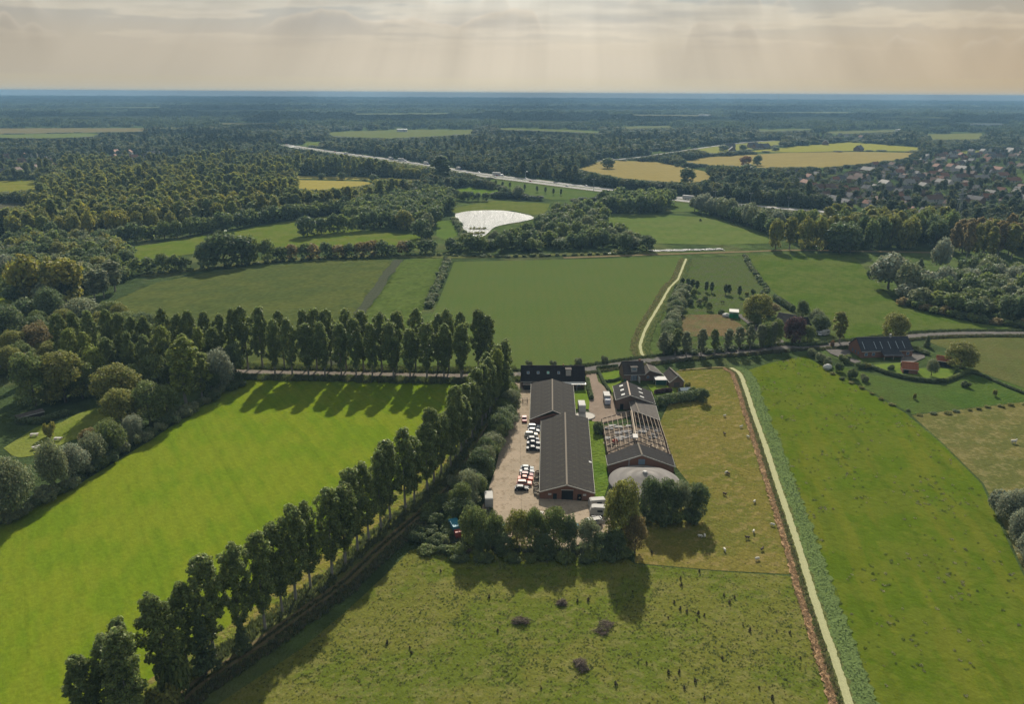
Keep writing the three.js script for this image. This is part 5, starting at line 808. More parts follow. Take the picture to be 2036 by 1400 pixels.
function clothTex(base, spots, tile, seed, lines = 0) {
  const n = 512, d = new Uint8Array(n * n * 4), c = [0, 0, 0];
  for (let j = 0, o = 0; j < n; j++) for (let i = 0; i < n; i++, o += 4) {
    const u = i / n, v = j / n, a = nz(0, u * 1 + seed, v * 1), b = nz(2, u * 4, v * 4 + seed), e = nz(1, u * 2, v * 9 + seed);
    mix3(c, base, spots, 0.8 * smoothstep(a * 0.6 + e * 0.4, 0.45, 0.75)); mul3(c, 0.78 + 0.44 * b);
    if (lines && tri(u * lines) < 0.16) mul3(c, 0.9);
    d[o] = SRGB[clamp(c[0] * 4096, 0, 4096) | 0]; d[o + 1] = SRGB[clamp(c[1] * 4096, 0, 4096) | 0]; d[o + 2] = SRGB[clamp(c[2] * 4096, 0, 4096) | 0]; d[o + 3] = 255;
  }
  const t = new THREE.DataTexture(d, n, n); t.colorSpace = THREE.SRGBColorSpace; t.wrapS = t.wrapT = THREE.RepeatWrapping; t.magFilter = THREE.LinearFilter; t.repeat.set(1 / tile, 1 / tile); t.needsUpdate = true; return t;
}
const corrugated = (() => { const n = 64, d = new Uint8Array(n * 4 * 4); for (let j = 0; j < 4; j++) for (let i = 0; i < n; i++) { const o = (j * n + i) * 4, v = 127 + 127 * Math.sin(i / n * Math.PI * 16); d[o] = d[o + 1] = d[o + 2] = v; d[o + 3] = 255; } const t = new THREE.DataTexture(d, n, 4); t.wrapS = t.wrapT = THREE.RepeatWrapping; t.magFilter = THREE.LinearFilter; t.repeat.set(1 / 1.6, 1); t.needsUpdate = true; return t; })();
const roofM = {
  fibre: new THREE.MeshPhysicalMaterial({ map: clothTex([0.040, 0.036, 0.033], [0.054, 0.048, 0.038], 14, 0.2, 12), roughness: 0.85, bumpMap: corrugated, bumpScale: 0.05, specularIntensity: 0.08 }),
  fibre2: new THREE.MeshPhysicalMaterial({ map: clothTex([0.090, 0.078, 0.070], [0.110, 0.098, 0.082], 14, 0.5, 12), roughness: 0.85, bumpMap: corrugated, bumpScale: 0.05, specularIntensity: 0.08 }),
  dark: new THREE.MeshPhysicalMaterial({ map: clothTex([0.022, 0.020, 0.020], [0.034, 0.030, 0.029], 9, 0.7), roughness: 0.8, specularIntensity: 0.08 }),
  slate: new THREE.MeshPhysicalMaterial({ map: clothTex([0.038, 0.042, 0.050], [0.060, 0.062, 0.068], 9, 0.9), roughness: 0.75, specularIntensity: 0.08 }),
  tile: new THREE.MeshPhysicalMaterial({ map: clothTex([0.055, 0.048, 0.044], [0.075, 0.062, 0.055], 7, 0.35), roughness: 0.85, specularIntensity: 0.08 }),
  grey: new THREE.MeshPhysicalMaterial({ map: clothTex([0.095, 0.084, 0.075], [0.120, 0.105, 0.092], 9, 0.6), roughness: 0.85, specularIntensity: 0.08 }),
  red: new THREE.MeshPhysicalMaterial({ map: clothTex([0.260, 0.095, 0.050], [0.200, 0.085, 0.050], 5, 0.3), roughness: 0.85, specularIntensity: 0.08 }),
};
const wallM = { brick: new THREE.MeshPhysicalMaterial({ map: clothTex([0.200, 0.100, 0.068], [0.155, 0.085, 0.062], 4, 0.1), roughness: 0.9, specularIntensity: 0.08 }), brick2: new THREE.MeshPhysicalMaterial({ map: clothTex([0.170, 0.115, 0.088], [0.140, 0.092, 0.070], 4, 0.4), roughness: 0.9, specularIntensity: 0.08 }), plaster: mat(0.36, 0.34, 0.30), dark: mat(0.05, 0.045, 0.04) };
const trimM = mat(0.40, 0.38, 0.33, 0.7), ridgeM = mat(0.13, 0.11, 0.085, 0.9), doorM = mat(0.012, 0.014, 0.016, 0.5), glassM = new THREE.MeshPhysicalMaterial({ color: lin(0.10, 0.15, 0.20), roughness: 0.12, metalness: 0 }), skylightM = new THREE.MeshPhysicalMaterial({ color: lin(0.36, 0.36, 0.34), roughness: 0.6 }), whiteM = mat(0.42, 0.40, 0.375, 0.75), woodM = mat(0.34, 0.27, 0.20, 0.85), steelM = mat(0.30, 0.31, 0.32, 0.45, { metalness: 0.6 });
// gabled building given by eave and ridge points (world x,z) and their heights; over = roof overhang
function gabled(name, label, category, e) {
  const { FL, FR, BL, BR, AF, AB, hL, hR, hA, roof, wall = wallM.brick } = e, o = thing(name, label, category);
  const q = { l: [V(FL, hL), V(AF, hA), V(AB, hA), V(BL, hL)], r: [V(AF, hA), V(FR, hR), V(BR, hR), V(AB, hA)] };
  const c = [(FL[0] + FR[0] + BL[0] + BR[0]) / 4, (FL[1] + FR[1] + BL[1] + BR[1]) / 4], ins = (p, k = e.inset ?? 0.35) => { const dx = c[0] - p[0], dz = c[1] - p[1], L = Math.hypot(dx, dz); return [p[0] + dx / L * k, p[1] + dz / L * k]; };
  const fl = ins(FL), fr = ins(FR), bl = ins(BL), br = ins(BR), af = mixP(fl, fr, Math.hypot(AF[0] - FL[0], AF[1] - FL[1]) / Math.hypot(FR[0] - FL[0], FR[1] - FL[1])), ab = mixP(bl, br, Math.hypot(AB[0] - BL[0], AB[1] - BL[1]) / Math.hypot(BR[0] - BL[0], BR[1] - BL[1])), d = 0.22;
  if (!e.open) {
    part('wall', quadsGeo([[V(fl, 0), V(fr, 0), V(fr, hR - d), V(fl, hL - d)], [V(fl, hL - d), V(fr, hR - d), V(af, hA - d)]]), wall, o);
    part('wall', quadsGeo([[V(br, 0), V(bl, 0), V(bl, hL - d), V(br, hR - d)], [V(br, hR - d), V(bl, hL - d), V(ab, hA - d)]]), wall, o);
    part('wall', quadsGeo([[V(bl, 0), V(fl, 0), V(fl, hL - d), V(bl, hL - d)]]), wall, o); part('wall', quadsGeo([[V(fr, 0), V(br, 0), V(br, hR - d), V(fr, hR - d)]]), wall, o);
  }
  // roof of overlapping sheets, laid in bays from end to end, each bay a little out of line
  const rr = rng(Math.round(FL[0] * 10 + FL[1])), bays = e.bays ?? 8;
  for (const k of ['l', 'r']) {
    const Q = q[k], R = part('roof', slabGeo([onQuad(Q, 0, 0), onQuad(Q, 1, 0), onQuad(Q, 1, 1), onQuad(Q, 0, 1)], 0.12), roof, o);
    for (let i = 0; i < bays; i++) { const v0 = i / bays, v1 = (i + 1) / bays + 0.003, lift = 0.02 + 0.012 * i % 0.024 + 0.004 * rr(); const sh = [onQuad(Q, k === 'l' ? -0.004 : 0.01, v0), onQuad(Q, k === 'l' ? 0.99 : 1.004, v0), onQuad(Q, k === 'l' ? 0.99 : 1.004, v1), onQuad(Q, k === 'l' ? -0.004 : 0.01, v1)].map((p) => [p[0], p[1] + lift + 0.03, p[2]]); part('roof_sheet', slabGeo(sh, 0.03), e.roofs ? e.roofs[Math.floor(rr() * e.roofs.length)] : roof, R); }
  }
  part('ridge_cap', beam([AF[0], hA + 0.1, AF[1]], [AB[0], hA + 0.1, AB[1]], 0.5, 0.14), e.ridge ?? ridgeM, o);
  for (const [a, b] of [[V(FL, hL), V(BL, hL)], [V(FR, hR), V(BR, hR)]]) part('gutter', beam([a[0], a[1] - 0.05, a[2]], [b[0], b[1] - 0.05, b[2]], 0.2, 0.16), e.trim ?? trimM, o);
  for (const [a, b] of [[V(FL, hL), V(AF, hA)], [V(AF, hA), V(FR, hR)]]) part('verge_board', beam([a[0], a[1] - 0.02, a[2] + 0.06], [b[0], b[1] - 0.02, b[2] + 0.06], 0.1, 0.26), e.trim ?? trimM, o);
  o.userData.front = [fl, fr];
  return [o, q, fl, fr];
}
// door or panel on the front wall: along 0..1 from front-left to front-right
function onFront(o, fl, fr, name, t0, t1, y0, y1, m, proud = 0.06) {
  const a = mixP(fl, fr, t0), b = mixP(fl, fr, t1), L = Math.hypot(b[0] - a[0], b[1] - a[1]), g = box(L, y1 - y0, 0.12, 0, (y0 + y1) / 2, 0); g.rotateY(-Math.atan2(b[1] - a[1], b[0] - a[0])); g.translate((a[0] + b[0]) / 2, 0, (a[1] + b[1]) / 2 + proud); return part(name, g, m, o);
}
function skylight(o, q, u, v, su, sv, m = skylightM, name = 'skylight') { return part(name, slabGeo([onQuad(q, u - su, v - sv), onQuad(q, u + su, v - sv), onQuad(q, u + su, v + sv), onQuad(q, u - su, v + sv)].map((p) => [p[0], p[1] + 0.12, p[2]]), 0.06), m, o); }
{
  let [o, q, fl, fr] = gabled('barn', 'long low barn with dark corrugated roof beside the parked cars', 'barn', { FL: [7.98,-202.45], FR: [23.62,-201.82], BL: [10.23,-254.89], BR: [26.56,-256.47], AF: [15.64,-201.55], AB: [18.42,-255.02], hL: 2.5, hR: 2.5, hA: 5.2, roof: roofM.fibre, bays: 14, inset: 0.3 });
  onFront(o, fl, fr, 'barn_door', 0.40, 0.61, 0.02, 3.1, doorM); onFront(o, fl, fr, 'door', 0.245, 0.315, 0.02, 2.0, doorM); onFront(o, fl, fr, 'door', 0.69, 0.765, 0.02, 2.0, doorM);
  onFront(o, fl, fr, 'wall_sign', 0.155, 0.215, 1.5, 2.05, whiteM); onFront(o, fl, fr, 'wall_sign', 0.79, 0.85, 1.5, 2.05, whiteM); onFront(o, fl, fr, 'lintel', 0.39, 0.62, 3.12, 3.3, trimM);
  skylight(o, q.r, 0.93, 0.36, 0.05, 0.009);
  [o, q, fl, fr] = gabled('barn', 'shorter dark-roofed barn behind the long one', 'barn', { FL: [6.31,-255.04], FR: [22.27,-255.27], BL: [7.51,-291.27], BR: [23.73,-288.95], AF: [14.21,-257.32], AB: [15.61,-289.39], hL: 2.6, hR: 2.6, hA: 5, roof: roofM.fibre, bays: 9, inset: 0.3 });
  [o, q, fl, fr] = gabled('shed', 'dark shed with rows of pale skylights beside the brick court', 'shed', { FL: [37.91,-270.72], FR: [52.22,-269.90], BL: [38.51,-285.36], BR: [52.80,-282.64], AF: [42.91,-269.78], AB: [43.79,-284.58], hL: 3.8, hR: 2.6, hA: 6, roof: roofM.dark, wall: wallM.brick2, bays: 5, ridge: mat(0.32, 0.25, 0.20) });
  for (const v of [0.2, 0.52, 0.82]) { skylight(o, q.l, 0.55, v, 0.12, 0.045); skylight(o, q.r, 0.50, v, 0.08, 0.04); }
  onFront(o, fl, fr, 'door', 0.10, 0.19, 0.02, 2.3, doorM);
  [o, q, fl, fr] = gabled('shed', 'grey low-pitched link shed behind the roofless frame', 'shed', { FL: [42.42,-261.20], FR: [51.31,-255.27], BL: [42.84,-270.62], BR: [52.24,-269.07], AF: [44.63,-258.38], AB: [44.73,-270.62], hL: 3.3, hR: 2.4, hA: 3.9, roof: roofM.grey, wall: wallM.brick2, bays: 4 });
  [o, q, fl, fr] = gabled('shed', 'brick-gabled shed with dark roof against the round tank', 'shed', { FL: [29.20,-219.21], FR: [49.74,-219.49], BL: [29.41,-226.26], BR: [50.29,-228.10], AF: [39.49,-219.48], AB: [39.49,-228.07], hL: 2.7, hR: 2.2, hA: 6.1, roof: roofM.dark, wall: wallM.brick, bays: 4 });
  onFront(o, fl, fr, 'gable_window', 0.45, 0.55, 3.0, 4.7, mat(0.16, 0.21, 0.25, 0.4)); onFront(o, fl, fr, 'vent_pipe', 0.30, 0.315, 2.4, 4.5, mat(0.3, 0.28, 0.26)); onFront(o, fl, fr, 'vent_cap', 0.285, 0.33, 4.5, 4.7, mat(0.3, 0.28, 0.26));
}
// roofless shed: posts, dark trusses, pale purlins, rubble inside
{
  const P = { bl: [31.23,-255.37], ab: [41.76,-257.50], br: [51.09,-254.85], fl: [30.24,-228.51], af: [39.73,-232.55], fr: [49.88,-227.21] }, o = thing('roofless_shed', 'roofless shed frame of pale purlins over grey slabs and rubble', 'shed');
  const L = [V(P.bl, 2.8), V(P.ab, 5), V(P.af, 5), V(P.fl, 2.8)], R = [V(P.ab, 5), V(P.br, 2.5), V(P.fr, 2.5), V(P.af, 5)], r = rng(8);
  const purl = (q, u) => { const pts = []; for (let i = 0; i <= 8; i++) { const p = onQuad(q, u, i / 8 * (0.97 - 0.02 * r())); pts.push(new THREE.Vector3(p[0] + (r() - 0.5) * 0.1 - (i > 5 ? (i - 5) * 0.07 : 0), p[1] + 0.12 - (i > 5 ? (i - 5) * 0.06 : 0), p[2])); } return new THREE.TubeGeometry(new THREE.CatmullRomCurve3(pts), 12, 0.085, 4); };
  for (const u of [0.02, 0.17, 0.33, 0.49, 0.64, 0.80, 0.96]) part('purlin', purl(L, u), woodM, o);
  for (const u of [0.08, 0.22, 0.37, 0.52, 0.66, 0.80, 0.92, 1.0]) part('purlin', purl(R, u), woodM, o);
  for (let i = 0; i < 7; i++) { const v = i / 6; for (const q of [L, R]) part('truss', beam(onQuad(q, 0, v), onQuad(q, 1, v), 0.14, 0.26), mat(0.05, 0.042, 0.038), o); for (const p of [onQuad(L, 0, v), onQuad(R, 1, v), onQuad(L, 1, v)]) part('post', beam([p[0], 0, p[2]], [p[0] + 0.001, p[1], p[2] + 0.001], 0.2), mat(0.06, 0.05, 0.045), o); }
  part('ridge_beam', beam(V(P.ab, 5.1), V(P.af, 5.1), 0.34, 0.2), woodM, o);
  const G = [V(P.bl, 0), V(P.br, 0), V(P.fr, 0), V(P.fl, 0)];
  part('floor', slabGeo(G.map((p) => [p[0], 0.34, p[2]]), 0.04), new THREE.MeshPhysicalMaterial({ map: clothTex([0.12, 0.095, 0.075], [0.20, 0.15, 0.10], 7, 0.45), roughness: 1, specularIntensity: 0.08 }), o);
  part('wall', slabGeo([V(P.br, 0.3), V(P.fr, 0.3), V(P.fr, 2.4), V(P.br, 2.4)], 0.14), wallM.brick2, o); part('wall', slabGeo([V(P.bl, 0.3), V(P.fl, 0.3), V(P.fl, 1.6), V(P.bl, 1.6)], 0.14), wallM.brick2, o);
  part('ridge_vent', beam(onQuad(L, 0.98, 0.83).map((v, i) => v + (i === 1 ? 0.3 : 0)), onQuad(L, 0.98, 0.95).map((v, i) => v + (i === 1 ? 0.3 : 0)), 1.6, 0.5), whiteM, o);
  const slabs = [mat(0.17, 0.165, 0.17), mat(0.10, 0.098, 0.10), mat(0.24, 0.235, 0.23)];
  for (let i = 0; i < 26; i++) { const u = r(), v = r() * 0.42, p = onQuad(G, u, v), s = thing('roof_slab', 'loose grey roof slab lying inside the roofless shed', 'slab', [p[0], p[2]], r() * 0.3 - 0.15, 'roof slabs inside the roofless shed', 0.36 + 0.05 * i * 0.2); part('sheet', box(2.2 + r(), 0.06, 1.4 + r() * 0.8, 0, 0.03, 0), slabs[i % 3], s); part('batten', box(2, 0.05, 0.1, 0, 0.09, 0.2), woodM, s); }
  for (let i = 0; i < 60; i++) { const p = onQuad(G, 0.03 + 0.94 * r(), 0.5 + 0.48 * r()), s = thing('plank', 'broken timber in the rubble of the roofless shed', 'plank', [p[0], p[2]], r() * 3.14, 'timbers in the rubble', 0.5 + r() * 0.5), len = 1.5 + 2.6 * r(); s.rotation.z = (r() - 0.5) * 0.3; part('board', box(len, 0.09, 0.24), r() < 0.5 ? woodM : mat(0.42, 0.34, 0.24), s); part('batten', box(0.12, 0.1, 0.5, len * 0.3, 0.09, 0), woodM, s); }
  const red = thing('red_drum_rack', 'small red machine among the rubble of the roofless shed', 'machine', onQuad(G, 0.17, 0.55).filter((_, i) => i !== 1), 0.3, undefined, 0.36); part('body', box(1.5, 1.1, 1.2, 0, 0.6, 0), mat(0.30, 0.07, 0.045), red); part('hood', box(0.8, 0.5, 0.9, 0.2, 1.35, 0), mat(0.24, 0.06, 0.04), red);
}
// round tank with tented cover
{
  const c = [38.69,-208.74], o = thing('round_tank', 'round tank under a pale tented cover behind dark trees', 'tank', c);
  part('wall', new THREE.CylinderGeometry(10.1, 10.1, 2.9, 48, 1, true).translate(0, 1.45, 0), mat(0.10, 0.10, 0.095, 0.8), o);
  const prof = []; for (let i = 0; i <= 12; i++) { const t = i / 12; prof.push(new THREE.Vector2(0.12 + 10.25 * t, 5.9 - 2.95 * Math.pow(t, 0.82))); } prof.push(new THREE.Vector2(10.37, 2.6));
  part('cover', new THREE.LatheGeometry(prof, 64), new THREE.MeshPhysicalMaterial({ map: clothTex([0.185, 0.172, 0.160], [0.200, 0.184, 0.168], 9, 0.2), roughness: 0.9, specularIntensity: 0.08 }), o);
  part('cap', new THREE.CylinderGeometry(0.5, 0.75, 0.35, 16).translate(0, 5.95, 0), whiteM, o);
  for (let i = 0; i < 16; i++) { const a = i / 16 * 6.283; part('tension_strap', beam([Math.cos(a) * 10.2, 2.9, Math.sin(a) * 10.2], [Math.cos(a) * 10.25, 0.4, Math.sin(a) * 10.25], 0.08), steelM, o); }
}
// farmhouses: ridge along x, front wall towards the camera
function house(name, label, e) {
  const { L, R, hE, hA, depth, roof, wall } = e, o = thing(name, label, 'house'), dx = R[0] - L[0], dz = R[1] - L[1], W = Math.hypot(dx, dz), ux = dx / W, uz = dz / W, bx = uz, bz = -ux;   // b points away from the camera
  const P = (t, s, y) => [L[0] + ux * t + bx * s, y, L[1] + uz * t + bz * s];
  const i = 0.3; const fq = [P(0, 0, hE), P(W, 0, hE), P(W, depth / 2, hA), P(0, depth / 2, hA)], bq = [P(W, depth, hE), P(0, depth, hE), P(0, depth / 2, hA), P(W, depth / 2, hA)];
  const fr = part('roof', slabGeo(fq, 0.16), roof, o), br = part('roof', slabGeo(bq, 0.16), roof, o);
  const n = e.courses ?? 7; for (const [Q, parent] of [[fq, fr], [bq, br]]) for (let k = 0; k < n; k++) part('tile_course', slabGeo([onQuad(Q, 0, k / n), onQuad(Q, 1, k / n), onQuad(Q, 1, (k + 1) / n), onQuad(Q, 0, (k + 1) / n)].map((p, j) => [p[0], p[1] + (j < 2 ? 0.09 : 0.035), p[2]]), 0.03), roof, parent);
  part('wall', quadsGeo([[P(i, i, 0), P(W - i, i, 0), P(W - i, i, hE), P(i, i, hE)]]), wall, o); part('wall', quadsGeo([[P(W - i, depth - i, 0), P(i, depth - i, 0), P(i, depth - i, hE), P(W - i, depth - i, hE)]]), wall, o);
  part('wall', quadsGeo([[P(i, depth - i, 0), P(i, i, 0), P(i, i, hE), P(i, depth - i, hE)], [P(i, depth - i, hE), P(i, i, hE), P(i, depth / 2, hA - 0.2)]]), wall, o);
  part('wall', quadsGeo([[P(W - i, i, 0), P(W - i, depth - i, 0), P(W - i, depth - i, hE), P(W - i, i, hE)], [P(W - i, i, hE), P(W - i, depth - i, hE), P(W - i, depth / 2, hA - 0.2)]]), wall, o);
  part('ridge_cap', beam(P(-0.05, depth / 2, hA + 0.1), P(W + 0.05, depth / 2, hA + 0.1), 0.36, 0.2), e.ridge ?? roof, o);
  part('gutter', beam(P(0, -0.1, hE - 0.02), P(W, -0.1, hE - 0.02), 0.16), trimM, o);
  const bx2 = (nm, t0, t1, s0, s1, y0, y1, m, parent = o) => part(nm, quadsGeo([[P(t0, s0, y0), P(t1, s0, y0), P(t1, s0, y1), P(t0, s0, y1)], [P(t1, s1, y0), P(t0, s1, y0), P(t0, s1, y1), P(t1, s1, y1)], [P(t0, s1, y0), P(t0, s0, y0), P(t0, s0, y1), P(t0, s1, y1)], [P(t1, s0, y0), P(t1, s1, y0), P(t1, s1, y1), P(t1, s0, y1)], [P(t0, s0, y1), P(t1, s0, y1), P(t1, s1, y1), P(t0, s1, y1)]]), m, parent);
  return { o, P, W, fq, bx: bx2 };
}
{
  let h = house('farmhouse', 'long dark-roofed farmhouse with four roof windows beside the lane', { L: [3.51,-292.64], R: [28.80,-292.77], hE: 2.7, hA: 7.4, depth: 11, roof: roofM.dark, wall: wallM.brick2, courses: 9 });
  for (const t of [0.115, 0.27, 0.425, 0.59]) { const s = skylight(h.o, h.fq, t, 0.55, 0.02, 0.085, trimM, 'roof_window'); part('pane', slabGeo([onQuad(h.fq, t - 0.016, 0.48), onQuad(h.fq, t + 0.016, 0.48), onQuad(h.fq, t + 0.016, 0.62), onQuad(h.fq, t - 0.016, 0.62)].map((p) => [p[0], p[1] + 0.17, p[2]]), 0.04), t === 0.425 ? new THREE.MeshPhysicalMaterial({ color: lin(0.22, 0.46, 0.36), roughness: 0.2 }) : glassM, s); }
  h.bx('dormer', h.W * 0.70, h.W * 0.78, 2.0, 5.2, 4.2, 6.9, mat(0.34, 0.31, 0.26)); h.bx('dormer_roof', h.W * 0.69, h.W * 0.79, 1.9, 5.3, 6.9, 7.1, roofM.grey);
  h.bx('chimney', h.W * 0.66, h.W * 0.675, 5.2, 6.0, 6.6, 8.1, wallM.brick);
  h.bx('veranda_roof', h.W * 0.57, h.W * 1.0, -2.6, 0.0, 2.5, 2.62, mat(0.55, 0.52, 0.48, 0.3)); for (const t of [0.58, 0.72, 0.86, 0.99]) h.bx('veranda_post', h.W * t - 0.07, h.W * t + 0.07, -2.55, -2.4, 0, 2.5, whiteM); for (const t of [0.62, 0.7, 0.78, 0.86, 0.94]) h.bx('veranda_pane', h.W * (t - 0.03), h.W * (t + 0.03), -2.3, -0.2, 2.63, 2.67, new THREE.MeshPhysicalMaterial({ color: lin(0.6, 0.58, 0.55), roughness: 0.25 }));
  for (const t of [0.63, 0.76, 0.9]) { const w = h.bx('window', h.W * t - 0.7, h.W * t + 0.7, 0.2, 0.35, 0.7, 2.2, trimM); h.bx('pane', h.W * t - 0.6, h.W * t + 0.6, 0.16, 0.2, 0.8, 2.1, glassM, w); }
  h.bx('porch', h.W * 0.04, h.W * 0.15, -2.6, 0.2, 0, 2.3, wallM.dark); h.bx('porch_roof', h.W * 0.03, h.W * 0.16, -2.8, 0.25, 2.3, 2.48, roofM.grey);
  h = house('brick_house', 'brick house with grey dormer and tiled roof beside the lane', { L: [44.84,-300.93], R: [53.67,-301.91], hE: 2.7, hA: 6.9, depth: 9, roof: roofM.tile, wall: wallM.brick2, courses: 8 });
  h.bx('dormer', h.W * 0.36, h.W * 0.64, 0.9, 3.6, 3.6, 5.5, mat(0.30, 0.28, 0.26)); h.bx('dormer_roof', h.W * 0.33, h.W * 0.67, 0.7, 4.2, 5.5, 5.65, roofM.grey); { const w = h.bx('window', h.W * 0.39, h.W * 0.61, 0.82, 0.9, 4.1, 5.3, whiteM); for (const t of [0.41, 0.475, 0.54]) h.bx('pane', h.W * t, h.W * (t + 0.05), 0.78, 0.82, 4.25, 5.15, glassM, w); }
  { const w = h.bx('french_door', h.W * 0.34, h.W * 0.62, 0.2, 0.3, 0.1, 2.4, whiteM); for (const t of [0.36, 0.43, 0.5, 0.565]) h.bx('pane', h.W * t, h.W * (t + 0.05), 0.15, 0.2, 0.3, 2.2, glassM, w); }
  h.bx('chimney', h.W * 0.8, h.W * 0.87, 4.2, 4.9, 6, 7.7, wallM.brick); h.bx('wheelie_bin', 0.2, 0.8, -0.9, -0.3, 0, 1.1, mat(0.02, 0.09, 0.06)); h.bx('patio_screen', h.W * 0.66, h.W * 0.7, -2.4, 0.2, 0, 2.1, trimM);
  let [o, q, fl, fr] = gabled('brick_annex', 'brick annex with pale grey roof joined to the brick house', 'annex', { FL: [53.18,-301.35], FR: [60.80,-303.24], BL: [54.00,-310.61], BR: [59.02,-313.18], AF: [55.01,-300.27], AB: [55.00,-308.09], hL: 2.6, hR: 2.4, hA: 5, roof: roofM.grey, wall: wallM.brick2, bays: 3 });
  { const w = onFront(o, fl, fr, 'window', 0.12, 0.26, 1.0, 2.1, whiteM, 0.1); onFront(w, fl, fr, 'pane', 0.135, 0.245, 1.1, 2.0, glassM, 0.14); }
  [o, q, fl, fr] = gabled('brick_garage', 'brick garage with steep grey roof at the end of the garden', 'garage', { FL: [61.90,-293.81], FR: [68.09,-295.06], BL: [61.13,-304.41], BR: [66.99,-305.73], AF: [64.98,-293.45], AB: [63.47,-303.27], hL: 2.2, hR: 2.2, hA: 5.2, roof: roofM.tile, wall: wallM.brick2, bays: 4 });
  onFront(o, fl, fr, 'garage_door', 0.3, 0.7, 0.02, 2.0, mat(0.08, 0.07, 0.06));
  const cp = thing('carport', 'flat white carport roof over dark green sides', 'carport', [59.02,-296.85]); part('roof', box(4.6, 0.16, 4.2, 0, 2.4, -1.4), whiteM, cp); part('side', box(4.2, 2.1, 0.08, 0, 1.05, 0.5), mat(0.02, 0.07, 0.06), cp); for (const [x, z] of [[-2.1, 0.5], [2.1, 0.5], [-2.1, -3.3], [2.1, -3.3]]) part('post', box(0.12, 2.35, 0.12, x, 1.17, z), trimM, cp);
  const gh = thing('greenhouse', 'small glass greenhouse behind the garden hedge', 'greenhouse', [66.81,-288.05], 0.2); part('frame', quadsGeo([[[-2.2, 0, 1.2], [2.2, 0, 1.2], [2.2, 1.6, 1.2], [-2.2, 1.6, 1.2]], [[2.2, 0, -1.2], [-2.2, 0, -1.2], [-2.2, 1.6, -1.2], [2.2, 1.6, -1.2]]]), mat(0.3, 0.34, 0.34, 0.3), gh); for (let i = 0; i < 5; i++) for (const s of [1, -1]) part('pane', slabGeo([[-2.2 + i * 0.88, 1.6, 1.25 * s], [-1.36 + i * 0.88, 1.6, 1.25 * s], [-1.36 + i * 0.88, 2.4, 0], [-2.2 + i * 0.88, 2.4, 0]], 0.03), mat(0.42, 0.46, 0.46, 0.25), gh);
  const slab = thing('concrete_disc', 'round pale concrete slab beside the caravan', 'slab', [26.23,-263.81]); part('disc', new THREE.CylinderGeometry(3.6, 3.6, 0.5, 40).translate(0, 0.25, 0), mat(0.34, 0.31, 0.27, 0.8), slab); part('rim', new THREE.TorusGeometry(3.5, 0.12, 6, 40).rotateX(Math.PI / 2).translate(0, 0.5, 0), mat(0.28, 0.26, 0.23), slab);
}
